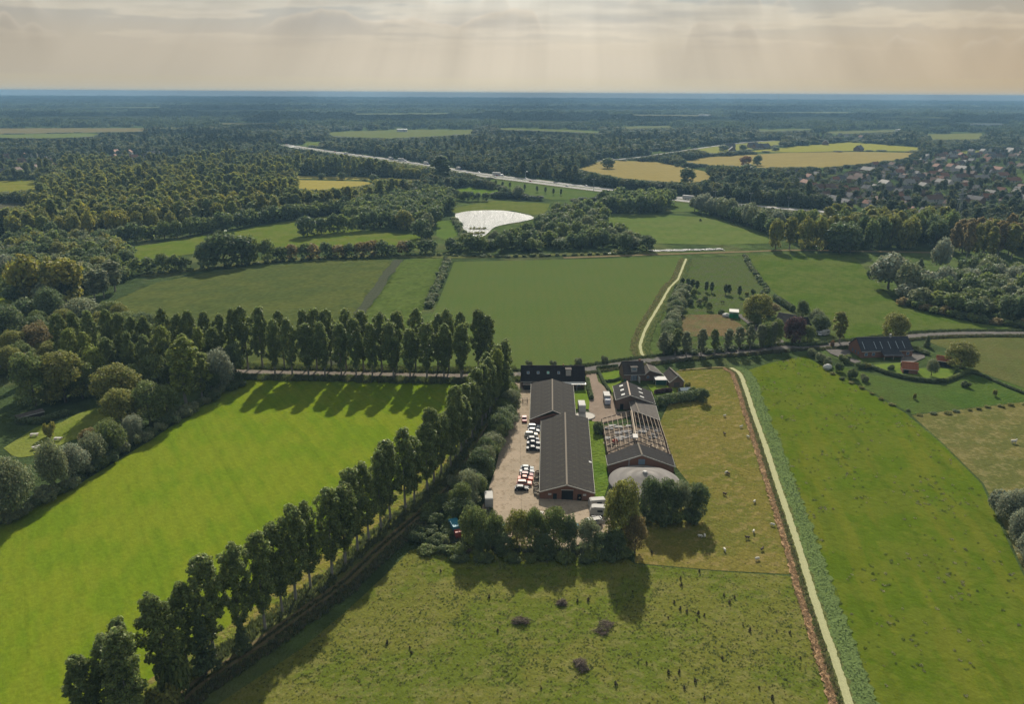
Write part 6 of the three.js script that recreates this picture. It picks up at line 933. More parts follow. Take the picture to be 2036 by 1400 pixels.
// other farms
{
  let h = house('farmhouse', 'brick farmhouse with long slate roof and streaks of skylights', { L: [153.15,-332.35], R: [177.07,-334.58], hE: 3, hA: 7.6, depth: 12, roof: roofM.slate, wall: wallM.brick, courses: 9 });
  for (const t of [0.08, 0.30, 0.42, 0.575, 0.72, 0.85]) skylight(h.o, h.fq, t, 0.42, 0.004, 0.26, mat(0.34, 0.38, 0.40, 0.3));
  h.bx('chimney', h.W * 0.64, h.W * 0.67, 5.6, 6.4, 7, 9, wallM.plaster); for (const t of [0.1, 0.24, 0.6, 0.75, 0.9]) { const w = h.bx('window', h.W * t - 0.7, h.W * t + 0.7, 0.2, 0.35, 0.9, 2.3, whiteM); h.bx('pane', h.W * t - 0.6, h.W * t + 0.6, 0.16, 0.2, 1.0, 2.2, glassM, w); }
  part('lean_to_roof', slabGeo([h.P(h.W * 0.36, -3.4, 1.9), h.P(h.W * 0.76, -3.4, 1.9), h.P(h.W * 0.70, 0.2, 3.4), h.P(h.W * 0.36, 0.2, 3.4)], 0.15), roofM.slate, h.o); for (const t of [0.38, 0.55, 0.73]) h.bx('lean_to_post', h.W * t - 0.1, h.W * t + 0.1, -3.2, -3.0, 0, 1.8, woodM); for (const s of [3, 5.5, 8]) { const p = h.P(0.28, s, 0); part('gable_window', box(0.1, 1.3, 1.0, p[0] - 0.05, 1.5, p[2]), glassM, h.o); }
  h = house('tiled_shed', 'low shed with orange tiled roof on the farmhouse lawn', { L: [161.62,-311.98], R: [167.64,-310.19], hE: 2.1, hA: 4.3, depth: 6, roof: roofM.red, wall: wallM.brick, courses: 6 }); h.bx('door', 0.8, 2.6, 0.2, 0.3, 0, 1.9, doorM);
  h = house('open_shed', 'open shed with orange tiled roof under the oak', { L: [181.03,-322.82], R: [186.13,-320.24], hE: 2.3, hA: 3.9, depth: 5, roof: roofM.red, wall: wallM.dark, courses: 5 }); h.bx('opening', 0.6, h.W - 0.6, 0.2, 0.3, 0.1, 2.1, doorM);
  h = house('thatched_house', 'low house with weathered grey roof among garden trees', { L: [130.70,-382.06], R: [137.95,-376.78], hE: 2.4, hA: 6.2, depth: 9, roof: roofM.grey, wall: wallM.brick2, courses: 6 }); h.bx('window', 2, 3.4, 0.2, 0.32, 0.9, 2.1, whiteM);
  h = house('dark_roof_house', 'house with dark roof behind the copper beech', { L: [135.49,-366.62], R: [145.47,-370.26], hE: 2.8, hA: 7, depth: 9, roof: roofM.dark, wall: wallM.brick, courses: 7 }); h.bx('chimney', 2, 2.7, 4, 4.7, 6, 8, wallM.brick); h.bx('window', 4, 5.4, 0.2, 0.32, 0.9, 2.1, whiteM);
  h = house('red_roof_house', 'house with dull red roof at the picture edge behind trees', { L: [-217.32,-314.42], R: [-204.59,-315.96], hE: 3, hA: 6.6, depth: 9, roof: roofM.red, wall: wallM.brick, courses: 8 }); h.bx('chimney', 6, 6.6, 4, 4.7, 6, 7.6, wallM.brick); h.bx('chimney', 1.5, 2.1, 4, 4.7, 6, 7.6, wallM.brick); h.bx('gable_wing', 3.5, 7.5, -5, 0.5, 0, 3.4, wallM.plaster);
  h = house('low_garden_shed', 'low shed with flat grey roof beside the dark garden hedge', { L: [-171.07,-255.05], R: [-165.29,-261.56], hE: 1.9, hA: 2.3, depth: 3.6, roof: roofM.grey, wall: wallM.dark, courses: 3 }); h.bx('door', 1, 2, 0.2, 0.3, 0, 1.7, doorM);
  for (const [p, l] of [[[88.77,-407.21], 'first small hut with white roof edge beside the ditch willows'], [[85.74,-397.22], 'second small hut nearer the bare paddock']]) { const s = thing('hut', l, 'hut', p); part('wall', box(2.4, 1.7, 2.2, 0, 0.85, 0), wallM.dark, s); part('roof', slabGeo([[-1.5, 1.7, 1.4], [1.5, 1.7, 1.4], [1.5, 2.2, -1.4], [-1.5, 2.2, -1.4]], 0.1), whiteM, s); }
  const g = thing('green_container', 'green container shed with white roof on the farm drive', 'container', [115.03,-399.79], -0.25); part('body', box(4.6, 3.2, 6, 0, 1.6, 0), mat(0.02, 0.20, 0.085, 0.6), g); part('roof', box(4.8, 0.16, 6.2, 0, 3.28, 0), whiteM, g); part('door', box(2.0, 2.6, 0.08, 0.6, 1.4, 3.04), mat(0.02, 0.14, 0.06, 0.6), g); part('stripe', box(4.4, 0.4, 0.06, 0, 2.7, 3.05), whiteM, g);
  const t = thing('white_tarp_heap', 'white covered heap beside the green container', 'heap', [111.08,-399.70]); part('cover', leafless([[0, 0.8, 0, 2.2, 1.2, 1.8], [1.2, 0.6, 0.6, 1.4, 0.9, 1.2]]), whiteM, t); part('pallet', box(3.6, 0.15, 2.4, 0, 0.08, 0), woodM, t);
}
function leafless(lobes) { return mergeGeometries(lobes.map(([x, y, z, a, b, c], i) => { const g = new THREE.IcosahedronGeometry(1, 2), p = g.attributes.position, r = rng(i + 5); for (let k = 0; k < p.count; k++) { const n = 0.85 + 0.3 * nz(0, p.getX(k) * 0.2 + i * 0.3, p.getZ(k) * 0.2 + p.getY(k) * 0.1); p.setXYZ(k, x + p.getX(k) * a * n, y + p.getY(k) * b * n, z + p.getZ(k) * c * n); } g.computeVertexNormals(); return g; })); }

// ---------------------------------------------------------------- vehicles
function profile(pts, depth, bevel = 0.06) { const s = new THREE.Shape(pts.map(([x, y]) => new THREE.Vector2(x, y))), g = new THREE.ExtrudeGeometry(s, { depth: depth - bevel * 2, bevelEnabled: true, bevelSize: bevel, bevelThickness: bevel, bevelSegments: 2 }); g.translate(0, 0, -(depth - bevel * 2) / 2); return g; }
const CARGEO = {
  hatch: { body: profile([[-1.95, 0.28], [1.95, 0.28], [2.0, 0.55], [1.9, 0.72], [0.95, 0.86], [-1.85, 0.92], [-2.0, 0.6]], 1.7), glass: profile([[-1.75, 0.92], [0.95, 0.86], [0.35, 1.34], [-1.35, 1.38]], 1.5, 0.04), roof: profile([[-1.38, 1.36], [0.34, 1.33], [0.25, 1.43], [-1.2, 1.47]], 1.38, 0.04) },
  saloon: { body: profile([[-2.2, 0.28], [2.2, 0.28], [2.25, 0.58], [2.1, 0.74], [0.95, 0.88], [-1.25, 0.92], [-2.15, 0.86], [-2.25, 0.6]], 1.74), glass: profile([[-1.45, 0.92], [1.0, 0.87], [0.35, 1.34], [-0.85, 1.36]], 1.5, 0.04), roof: profile([[-0.88, 1.35], [0.34, 1.33], [0.25, 1.42], [-0.75, 1.44]], 1.38, 0.04) },
  estate: { body: profile([[-2.2, 0.28], [2.2, 0.28], [2.25, 0.58], [2.1, 0.76], [1.0, 0.9], [-2.1, 0.96], [-2.25, 0.6]], 1.76), glass: profile([[-2.1, 0.96], [1.05, 0.9], [0.45, 1.38], [-1.75, 1.42]], 1.52, 0.04), roof: profile([[-1.85, 1.41], [0.42, 1.37], [0.3, 1.48], [-1.7, 1.5]], 1.4, 0.04) },
};
const tyreG = new THREE.CylinderGeometry(0.32, 0.32, 0.2, 14).rotateX(Math.PI / 2), rimG = new THREE.CylinderGeometry(0.19, 0.19, 0.215, 10).rotateX(Math.PI / 2), lampG = new THREE.BoxGeometry(0.1, 0.14, 0.34), tyreM = mat(0.015, 0.015, 0.016, 0.9), rimM = mat(0.4, 0.4, 0.42, 0.4, { metalness: 0.5 }), carGlass = new THREE.MeshPhysicalMaterial({ color: lin(0.015, 0.018, 0.022), roughness: 0.35, specularIntensity: 0.5 }), lampM = mat(0.7, 0.7, 0.66, 0.25), tailM = mat(0.35, 0.02, 0.02, 0.3);
const paint = (r, g, b) => new THREE.MeshPhysicalMaterial({ color: lin(r, g, b), roughness: 0.5, specularIntensity: 0.35 });
function wheel(o, x, z, k = 1, y = 0.32) { const t = part('wheel', tyreG, tyreM, o); t.position.set(x, y * k, z); t.scale.setScalar(k); part('rim', rimG, rimM, t); }
function car(type, m, label, p, turn, group, y = 0.29) {
  const g = CARGEO[type], o = thing('parked_car', label, 'car', p, turn, group, y);
  part('body', g.body, m, o); part('windows', g.glass, carGlass, o); part('roof', g.roof, m, o);
  for (const [x, z] of [[1.35, 0.78], [1.35, -0.78], [-1.35, 0.78], [-1.35, -0.78]]) wheel(o, x, z);
  for (const z of [0.6, -0.6]) { part('headlight', lampG, lampM, o).position.set(type === 'hatch' ? 1.96 : 2.2, 0.62, z); part('tail_light', lampG, tailM, o).position.set(type === 'hatch' ? -1.96 : -2.2, 0.7, z); }
  return o;
}
car('estate', paint(0.42, 0.42, 0.42), 'silver estate car first in the upper row beside the barn', [7.78,-252.78], 0.02, 'cars parked along the barn');
car('hatch', paint(0.30, 0.31, 0.33), 'grey hatchback second in the upper row beside the barn', [7.52,-249.36], -0.03, 'cars parked along the barn');
car('estate', paint(0.48, 0.44, 0.36), 'beige estate car third in the upper row, parked further out', [6.60,-246.22], 0.0, 'cars parked along the barn');
car('hatch', paint(0.05, 0.055, 0.07), 'dark blue hatchback fourth in the upper row', [7.18,-242.36], 0.03, 'cars parked along the barn');
car('saloon', paint(0.09, 0.09, 0.10), 'dark grey saloon fifth in the upper row', [7.19,-239.18], 0, 'cars parked along the barn');
car('saloon', paint(0.03, 0.032, 0.03), 'black saloon lowest in the upper row', [7.01,-235.12], 0.02, 'cars parked along the barn');
car('hatch', paint(0.09, 0.12, 0.13), 'dark green hatchback topmost in the lower row', [4.83,-220.83], -0.04, 'cars parked along the barn');
car('saloon', paint(0.16, 0.16, 0.17), 'grey saloon second in the lower row', [4.72,-218.63], 0.02, 'cars parked along the barn');
car('hatch', paint(0.18, 0.03, 0.035), 'dark red hatchback third in the lower row', [4.60,-216.30], 0, 'cars parked along the barn');
car('saloon', paint(0.42, 0.07, 0.025), 'orange-red saloon fourth in the lower row', [4.19,-214.00], -0.06, 'cars parked along the barn');
car('estate', paint(0.50, 0.22, 0.17), 'pink estate car with white roof fifth in the lower row', [3.78,-210.96], 0.0, 'cars parked along the barn');
car('hatch', paint(0.015, 0.015, 0.017), 'black hatchback lowest in the lower row', [3.01,-207.83], 0.04, 'cars parked along the barn');
car('hatch', paint(0.30, 0.05, 0.05), 'small red car standing alone in the yard drive', [4.48,-259.37], -1.55);
car('saloon', paint(0.62, 0.62, 0.6), 'white car in the garden drive beside the dark tree', [149.33,-371.21], 0.7); car('hatch', paint(0.6, 0.6, 0.6), 'second white car nearer the lane in the garden drive', [148.51,-366.97], 0.8);
function caravan(label, p, turn, L, W, H, m, round = 0.5, y = 0.29) {
  const o = thing('caravan', label, 'caravan', p, turn, undefined, y);
  part('body', profile([[-L / 2, 0.45], [L / 2, 0.45], [L / 2 + 0.05, 1.2], [L / 2 - round * 0.6, H - 0.1], [L / 2 - round, H], [-L / 2 + round, H], [-L / 2 + round * 0.4, H - 0.15], [-L / 2, 1.2]], W, 0.12), m, o);
  part('front_window', box(0.08, 0.7, W * 0.7, L / 2 - round * 0.25, 1.55, 0), carGlass, o); for (const z of [1, -1]) part('side_window', box(L * 0.3, 0.6, 0.06, 0.3, 1.6, z * (W / 2)), carGlass, o); part('roof_hatch', box(0.6, 0.12, 0.6, -0.4, H + 0.05, 0), trimM, o); part('roof_hatch', box(0.5, 0.12, 0.5, 1.1, H + 0.05, 0.3), mat(0.1, 0.1, 0.1), o);
  for (const z of [W / 2 - 0.15, -W / 2 + 0.15]) wheel(o, 0, z, 1.05); part('tow_bar', box(1.1, 0.1, 0.12, L / 2 + 0.5, 0.5, 0), steelM, o); return o;
}
const cream = mat(0.32, 0.305, 0.28, 0.7);
caravan('white caravan standing at the track side of the yard', [-6.27,-199.68], Math.PI / 2 + 0.06, 5.2, 2.3, 2.7, cream);
caravan('round-topped cream camper on the small lawn between barn and court', [25.39,-269.01], Math.PI / 2 + 3.14, 6.2, 2.5, 3.0, cream, 0.9);
caravan('cream caravan uppermost of the three behind the yard trees', [24.01,-198.31], 0.15, 4.6, 2.1, 2.4, cream);
caravan('white caravan in the middle of the three behind the yard trees', [23.98,-193.85], -0.1, 4.8, 2.2, 2.6, cream, 1.2);
caravan('low white folding caravan lowest of the three behind the yard trees', [22.11,-188.74], 0.3, 4.2, 2.0, 1.6, cream);
caravan('white caravan parked on the garden lawn', [150.46,-367.00], 0.7, 4.6, 2.1, 2.3, cream);
function lorry(label, p, turn, L, W, H, boxM, cabM, y = 0.3, group) {
  const o = thing('lorry', label, 'lorry', p, turn, group, y);
  part('cargo_box', box(L * 0.7, H - 0.8, W, -L * 0.13, 0.8 + (H - 0.8) / 2, 0), boxM, o); part('cab', profile([[0, 0.45], [L * 0.24, 0.45], [L * 0.25, 1.3], [L * 0.21, 2.1], [0, 2.2]], W * 0.95, 0.08).translate(L * 0.25, 0, 0), cabM, o);
  part('windscreen', box(0.1, 0.75, W * 0.8, L * 0.475, 1.65, 0), carGlass, o); part('chassis', box(L * 0.9, 0.25, W * 0.7, 0, 0.62, 0), mat(0.03, 0.03, 0.03), o);
  for (const x of [L * 0.36, -L * 0.3, -L * 0.12]) for (const z of [W / 2 - 0.18, -W / 2 + 0.18]) wheel(o, x, z, 1.35); for (const z of [W * 0.32, -W * 0.32]) part('headlight', box(0.08, 0.16, 0.3, L * 0.5, 0.8, z), lampM, o); return o;
}
lorry('white box lorry with pale cab on the brick court', [35.50,-277.58], -Math.PI / 2, 6.6, 2.3, 3.1, cream, mat(0.42, 0.42, 0.46, 0.4));
lorry('old blue lorry half hidden by the yard end trees', [-14.37,-183.75], -1.2, 6.2, 2.3, 3.0, mat(0.03, 0.16, 0.22, 0.5), mat(0.28, 0.06, 0.04, 0.5), 0.05);
// junk in the yard
{
  const r = rng(70), spots = [[-0.8,-184.9],[1.1,-183.9],[3.2,-184.4],[4.7,-183],[6.6,-184],[8.2,-183],[9.7,-182.5],[11.6,-183.5],[13.4,-183],[15.1,-184.1],[16.6,-183.6],[-2.1,-186.4],[6,-192.3],[8.2,-193.4],[18.2,-186.6]], cs = [['pale', mat(0.45, 0.42, 0.38)], ['orange', mat(0.42, 0.20, 0.09)], ['brown', mat(0.24, 0.15, 0.09)], ['blue', mat(0.06, 0.16, 0.34)], ['white', whiteM]];
  spots.forEach((p, i) => { const [cn, m] = cs[(i * 3 + 1) % 5], o = thing('pallet_stack', `pallet with ${cn} goods in the junk behind the yard trees`, 'pallet', p, r() * 3, 'junk behind the yard trees', 0.29); for (let k = 0; k < 5; k++) part('slat', box(1.2, 0.03, 0.14, 0, 0.16, -0.42 + k * 0.21), woodM, o); for (const z of [-0.4, 0, 0.4]) part('bearer', box(1.2, 0.1, 0.1, 0, 0.08, z), woodM, o); const h = 0.4 + r() * 0.9; part('load', box(1.0 + r() * 0.6, h, 0.9 + r() * 0.5, 0, 0.18 + h / 2, 0), m, o); part('cover', box(0.8, 0.12, 0.9, 0.15, 0.24 + h, 0), cs[(i + 2) % 5][1], o); });
  const cr = [[7,-211.3],[7.4,-209.4],[7,-207.6],[7.6,-206.4],[7.2,-205.1],[7.9,-204.2],[7.6,-214.5],[8,-217.8]]; cr.forEach((p, i) => { const o = thing('crate', `${ORD[i]} weathered crate from the lower cars against the barn wall`, 'crate', p, r(), 'crates along the barn wall', 0.29), h = 0.6 + r() * 0.6; for (const [x, z, a] of [[0, 0.55, 0], [0, -0.55, 0], [0.6, 0, 1.57], [-0.6, 0, 1.57]]) part('side', box(1.2, h, 0.05, 0, h / 2, 0, a).translate(x, 0, z), i % 2 ? woodM : mat(0.16, 0.15, 0.12), o); part('contents', box(1.0, h * 0.8, 1.0, 0, h * 0.4, 0), mat(0.10, 0.085, 0.06), o); });
  const t = thing('tractor_tyre', 'old tyre leaning beside the small barn door', 'tyre', [19.38,-202.01], 0.4, undefined, 0.3); part('tread', new THREE.TorusGeometry(0.5, 0.2, 8, 20).translate(0, 0.68, 0), tyreM, t); part('rim', new THREE.CylinderGeometry(0.3, 0.3, 0.1, 12).rotateX(Math.PI / 2).translate(0, 0.68, 0), mat(0.3, 0.26, 0.2), t);
  const hr = thing('feed_rack', 'dark metal feed rack standing in the yard drive', 'rack', [4.99,-276.61], 0.1, undefined, 0.29); for (const [x, z] of [[-0.9, -0.9], [0.9, -0.9], [-0.9, 0.9], [0.9, 0.9]]) part('post', box(0.12, 1.6, 0.12, x, 0.8, z), mat(0.05, 0.04, 0.035), hr); for (const z of [-0.9, 0.9]) for (let k = 0; k < 3; k++) part('rail', box(1.9, 0.07, 0.07, 0, 0.5 + k * 0.5, z), mat(0.05, 0.04, 0.035), hr);
}
// garden things
for (const [p, l, a] of [[[-159.26,-244.16], 'wooden bench table first on the sunlit lawn', 0.2], [[-149.66,-241.05], 'white bench table beside the hedge willows', 0.0], [[-153.01,-234.35], 'small white bench lowest on the lawn', 0.8]]) { const o = thing('garden_bench', l, 'bench', p, a, undefined, 0.3); for (let k = 0; k < 3; k++) part('slat', box(2.4, 0.06, 0.26, 0, 0.74, -0.3 + k * 0.3), whiteM, o); for (const z of [-0.8, 0.8]) part('seat', box(2.4, 0.06, 0.3, 0, 0.45, z), whiteM, o); for (const x of [-0.9, 0.9]) part('leg', box(0.1, 0.72, 1.6, x, 0.36, 0), woodM, o); }
{ const b = thing('white_boulder', 'large pale boulder beside the pollard willows', 'boulder', [132.65,-316.86]); const g = new THREE.IcosahedronGeometry(1, 3), p = g.attributes.position; for (let i = 0; i < p.count; i++) { const n = 0.8 + 0.4 * nz(0, p.getX(i) * 0.15 + 0.3, p.getZ(i) * 0.15 + p.getY(i) * 0.12); p.setXYZ(i, p.getX(i) * 1.7 * n, 1.1 + p.getY(i) * 1.3 * n, p.getZ(i) * 1.3 * n); } g.computeVertexNormals(); part('stone', g, mat(0.46, 0.45, 0.42), b); }
// ---------------------------------------------------------------- animals: one continuous skin from joined tapered bones
function skin(bones, size, res, k = 0.06) {
  const mc = new MarchingCubes(res, new THREE.MeshBasicMaterial(), false, false, 60000), n = res; mc.isolation = 0; mc.reset();
  for (let z = 0; z < n; z++) for (let y = 0; y < n; y++) for (let x = 0; x < n; x++) {
    const px = (x / n * 2 - 1) * size, py = (y / n * 2 - 1) * size + size * 0.62, pz = (z / n * 2 - 1) * size; let d = 9;
    for (const [a, b, ra, rb] of bones) { const bx = b[0] - a[0], by = b[1] - a[1], bz = b[2] - a[2], L = bx * bx + by * by + bz * bz || 1e-9, t = clamp(((px - a[0]) * bx + (py - a[1]) * by + (pz - a[2]) * bz) / L, 0, 1), q = Math.hypot(px - a[0] - bx * t, py - a[1] - by * t, pz - a[2] - bz * t) - (ra + (rb - ra) * t); const h = clamp(0.5 + 0.5 * (d - q) / k, 0, 1); d = lerp(d, q, h) - k * h * (1 - h); }
    mc.field[x + y * n + z * n * n] = -d;
  }
  mc.update(); const g = new THREE.BufferGeometry(), c = mc.count;
  const pos = mc.positionArray.slice(0, c * 3); for (let i = 0; i < c; i++) { pos[i * 3] *= size; pos[i * 3 + 1] = pos[i * 3 + 1] * size + size * 0.62; pos[i * 3 + 2] *= size; }
  g.setAttribute('position', new THREE.BufferAttribute(pos, 3)); g.setAttribute('normal', new THREE.BufferAttribute(mc.normalArray.slice(0, c * 3), 3)); g.computeVertexNormals(); return g;
}
const legs = (l, w, top, r) => [[l, w], [l, -w], [-l, w], [-l, -w]].flatMap(([x, z]) => x > 0 ? [[[x, top, z], [x + 0.02, top * 0.5, z], r * 1.4, r], [[x + 0.02, top * 0.5, z], [x, 0.03, z], r, r * 0.8]] : [[[x, top, z], [x + 0.06, top * 0.62, z], r * 1.9, r * 1.2], [[x + 0.06, top * 0.62, z], [x - 0.06, top * 0.36, z], r * 1.2, r * 0.8], [[x - 0.06, top * 0.36, z], [x - 0.02, 0.03, z], r * 0.8, r * 0.8]]);
const sheepGraze = skin([[[-0.38, 0.58, 0], [0.34, 0.60, 0], 0.27, 0.25], [[0.4, 0.62, 0], [0.66, 0.34, 0], 0.15, 0.10], [[0.66, 0.34, 0], [0.74, 0.14, 0], 0.085, 0.055], [[0.62, 0.36, 0], [0.58, 0.34, 0.16], 0.03, 0.02], [[0.62, 0.36, 0], [0.58, 0.34, -0.16], 0.03, 0.02], [[-0.6, 0.6, 0], [-0.68, 0.4, 0], 0.05, 0.03], ...legs(0.3, 0.13, 0.42, 0.045)], 0.95, 42, 0.07);
const sheepStand = skin([[[-0.38, 0.58, 0], [0.34, 0.60, 0], 0.27, 0.25], [[0.4, 0.66, 0], [0.6, 0.90, 0], 0.14, 0.09], [[0.58, 0.92, 0], [0.76, 0.84, 0], 0.09, 0.055], [[0.58, 0.95, 0], [0.54, 0.95, 0.15], 0.03, 0.02], [[0.58, 0.95, 0], [0.54, 0.95, -0.15], 0.03, 0.02], [[-0.6, 0.6, 0], [-0.68, 0.4, 0], 0.05, 0.03], ...legs(0.3, 0.13, 0.42, 0.045)], 0.95, 42, 0.07);
const horseG = skin([[[-0.65, 1.22, 0], [0.6, 1.2, 0], 0.32, 0.33], [[0.75, 1.3, 0], [1.3, 1.05, 0], 0.22, 0.13], [[1.3, 1.05, 0], [1.5, 0.65, 0], 0.13, 0.08], [[1.25, 1.15, 0.06], [1.28, 1.28, 0.08], 0.04, 0.02], [[1.25, 1.15, -0.06], [1.28, 1.28, -0.08], 0.04, 0.02], [[-0.95, 1.3, 0], [-1.1, 0.6, 0], 0.08, 0.06], ...legs(0.55, 0.2, 0.95, 0.07)], 1.7, 48, 0.1);
const wool = mat(0.52, 0.48, 0.40, 1), brownWool = mat(0.10, 0.075, 0.06, 1), horseM = mat(0.03, 0.025, 0.024, 0.7);
[[79.5,-254.7],[79.5,-246.2],[65.4,-219.5],[61.5,-205.8],[68.8,-201.4],[70,-188.7],[63.9,-185.1],[49.3,-182.7],[50.5,-182.9],[61.4,-182.1],[54,-176.2],[61.1,-172.2],[72.2,-248.6],[76.3,-264.5],[65.8,-218.9],[63.6,-176.6]].forEach((p, i) => {
  const how = ['white sheep beside the ditch path, second highest in the paddock', 'white sheep near the ditch, below the highest two', 'pair of sheep: white one in mid paddock', 'dark sheep in mid paddock', 'white sheep beside the reed litter', 'white sheep closest to the ditch, low in the paddock', 'large white sheep low in the paddock', 'white sheep lying in the tree shadow', 'white sheep beside the one in the tree shadow', 'small dark sheep low in the paddock', 'white sheep alone below the tree shadow', 'lowest white sheep above the pasture edge', 'dark sheep high in the paddock', 'highest white sheep near the garden hedge', 'dark sheep touching the white one in mid paddock', 'dark sheep beside the lowest white ones'][i];
  const o = thing('sheep', how, 'sheep', p, i * 1.7 + 0.4, undefined, 0.06); part('body', i % 3 ? sheepGraze : sheepStand, [3, 9, 12, 14, 15].includes(i) ? brownWool : wool, o); o.scale.setScalar(1.0);
});
{ const o = thing('horse', 'dark horse grazing in the orchard paddock', 'horse', [116.02,-426.87], 3.0, undefined, 0.1); part('body', horseG, horseM, o); const c = thing('sheep', 'lone pale sheep in the dry grassland', 'sheep', [166.90,-242.90], 0.1, undefined, 0.06); part('body', sheepStand, wool, c); c.scale.setScalar(1.6); const e = thing('sheep', 'white sheep on the hay field beside the lane', 'sheep', [247.58,-390.11], 0.1, undefined, 0.06); part('body', sheepStand, wool, e); }
// ---------------------------------------------------------------- brushwood heaps and weeds on the pasture
[[2.4,-147.2],[20.3,-145.3],[14.3,-133.2],[11.6,-153.8],[-12.1,-174.6]].forEach(([x, z], i) => {
  const o = thing('brush_heap', ['grey heap of brushwood first on the pasture', 'widest heap of brushwood on the pasture', 'heap of brushwood lowest on the pasture', 'smallest heap of brushwood on the pasture', 'heap of cut branches at the pasture corner under the brambles'][i], 'heap', [x, z], i, undefined, 0.05), r = rng(80 + i), big = [1.5, 2.1, 1.6, 0.7, 2][i], gs = [], g2 = [];
  for (let k = 0; k < 190; k++) { const a = r() * 3.14, L = 0.5 + 1.3 * r(), px = (r() - 0.5) * 2.3 * big, pz = (r() - 0.5) * 1.2 * big, y = 0.1 + r() * 1.3 * (1 - Math.abs(px) / (1.4 * big)); (k % 2 ? gs : g2).push(limb(px - Math.cos(a) * L / 2, Math.max(0.02, y - 0.2 * r()), pz - Math.sin(a) * L / 2, px + Math.cos(a) * L / 2, y + 0.25 * r(), pz + Math.sin(a) * L / 2, 0.05, 0.025, 4)); }
  part('twigs', mergeGeometries(gs), mat(0.075, 0.055, 0.042, 1), o); part('branches', mergeGeometries(g2), mat(0.16, 0.125, 0.10, 1), o);
});
{
  const r = rng(83), WEEDS = [[-20.9,-138.4],[-20.4,-136.8],[-16.9,-166.4],[-43,-157.4],[-25.8,-139.9],[35.4,-175.1],[40.4,-163.8],[40.1,-161.2],[45.6,-167],[49.1,-157.3],[51.3,-156.4],[28.3,-158.5],[37.1,-154.4],[38,-152.1],[39.3,-151.1],[34.8,-148.9],[40.9,-148.1],[41.7,-150.4],[42.9,-149.8],[43.4,-135.8],[51.5,-144.7],[57.2,-144.6],[31.5,-131.3],[33.7,-131.6],[36.3,-128.9],[50.5,-146.4],[20.6,-127.9],[27.6,-134.2],[33.8,-127],[48.4,-127.2],[-4.9,-155.9],[15.2,-154.7],[6,-126.8],[17.7,-155.1],[-2.7,-144.1],[50.1,-124.5],[37.1,-124.4],[49.7,-154.5],[59.9,-143.9],[59.4,-135.9]];
  const weedG = leafCloud([[0, 0.5, 0, 0.28, 0.55, 0.28], [0.1, 0.85, 0.05, 0.14, 0.35, 0.14], [-0.12, 0.25, 0, 0.4, 0.25, 0.4]], 90, 0.14, 5), stemG = limb(0, 0, 0, 0.05, 1.2, 0, 0.03, 0.015, 4), weedM = leafMat(0.055, 0.045, 0.022, 0.2);
  WEEDS.forEach(([x, z]) => { const o = thing('dock_weed', 'brown seeding dock plant standing on the pasture', 'weed', [x, z], r() * 6, 'dock plants on the pasture', 0.05), s = 0.45 + 0.45 * r(); o.scale.set(s, s, s); part('stem', stemG, mat(0.08, 0.055, 0.03), o); part('foliage', weedG, weedM, o); });
}

[[-29.6,-675],[-26.6,-652.2],[-31.4,-649.6],[-37.6,-649.4]].forEach((p, i) => { const o = thing('reed_island', ['largest ring of reeds standing in the pond', 'small reed island beside the near pond bank', 'reed patch left of the largest in the pond', 'reed patch at the tip of the pond'][i], 'reeds', p, 0, undefined, 0.4), q = rng(95 + i); part('mud', new THREE.CylinderGeometry(3, 3.4, 0.3, 14).scale([2.6, 1.3, 1.4, 1][i], 1, [1.4, 1, 1, 1][i]), mat(0.06, 0.055, 0.035, 1), o); part('foliage', leafCloud(Array.from({ length: 9 }, (_, k) => [Math.cos(k * 0.7) * 2.5 * [2.6, 1.3, 1.4, 1][i], 0.5, Math.sin(k * 0.7) * 2.5 * [1.4, 1, 1, 1][i], 0.9, 0.7, 0.9]), 260, 0.4, 96 + i), LEAF.olive, o); });

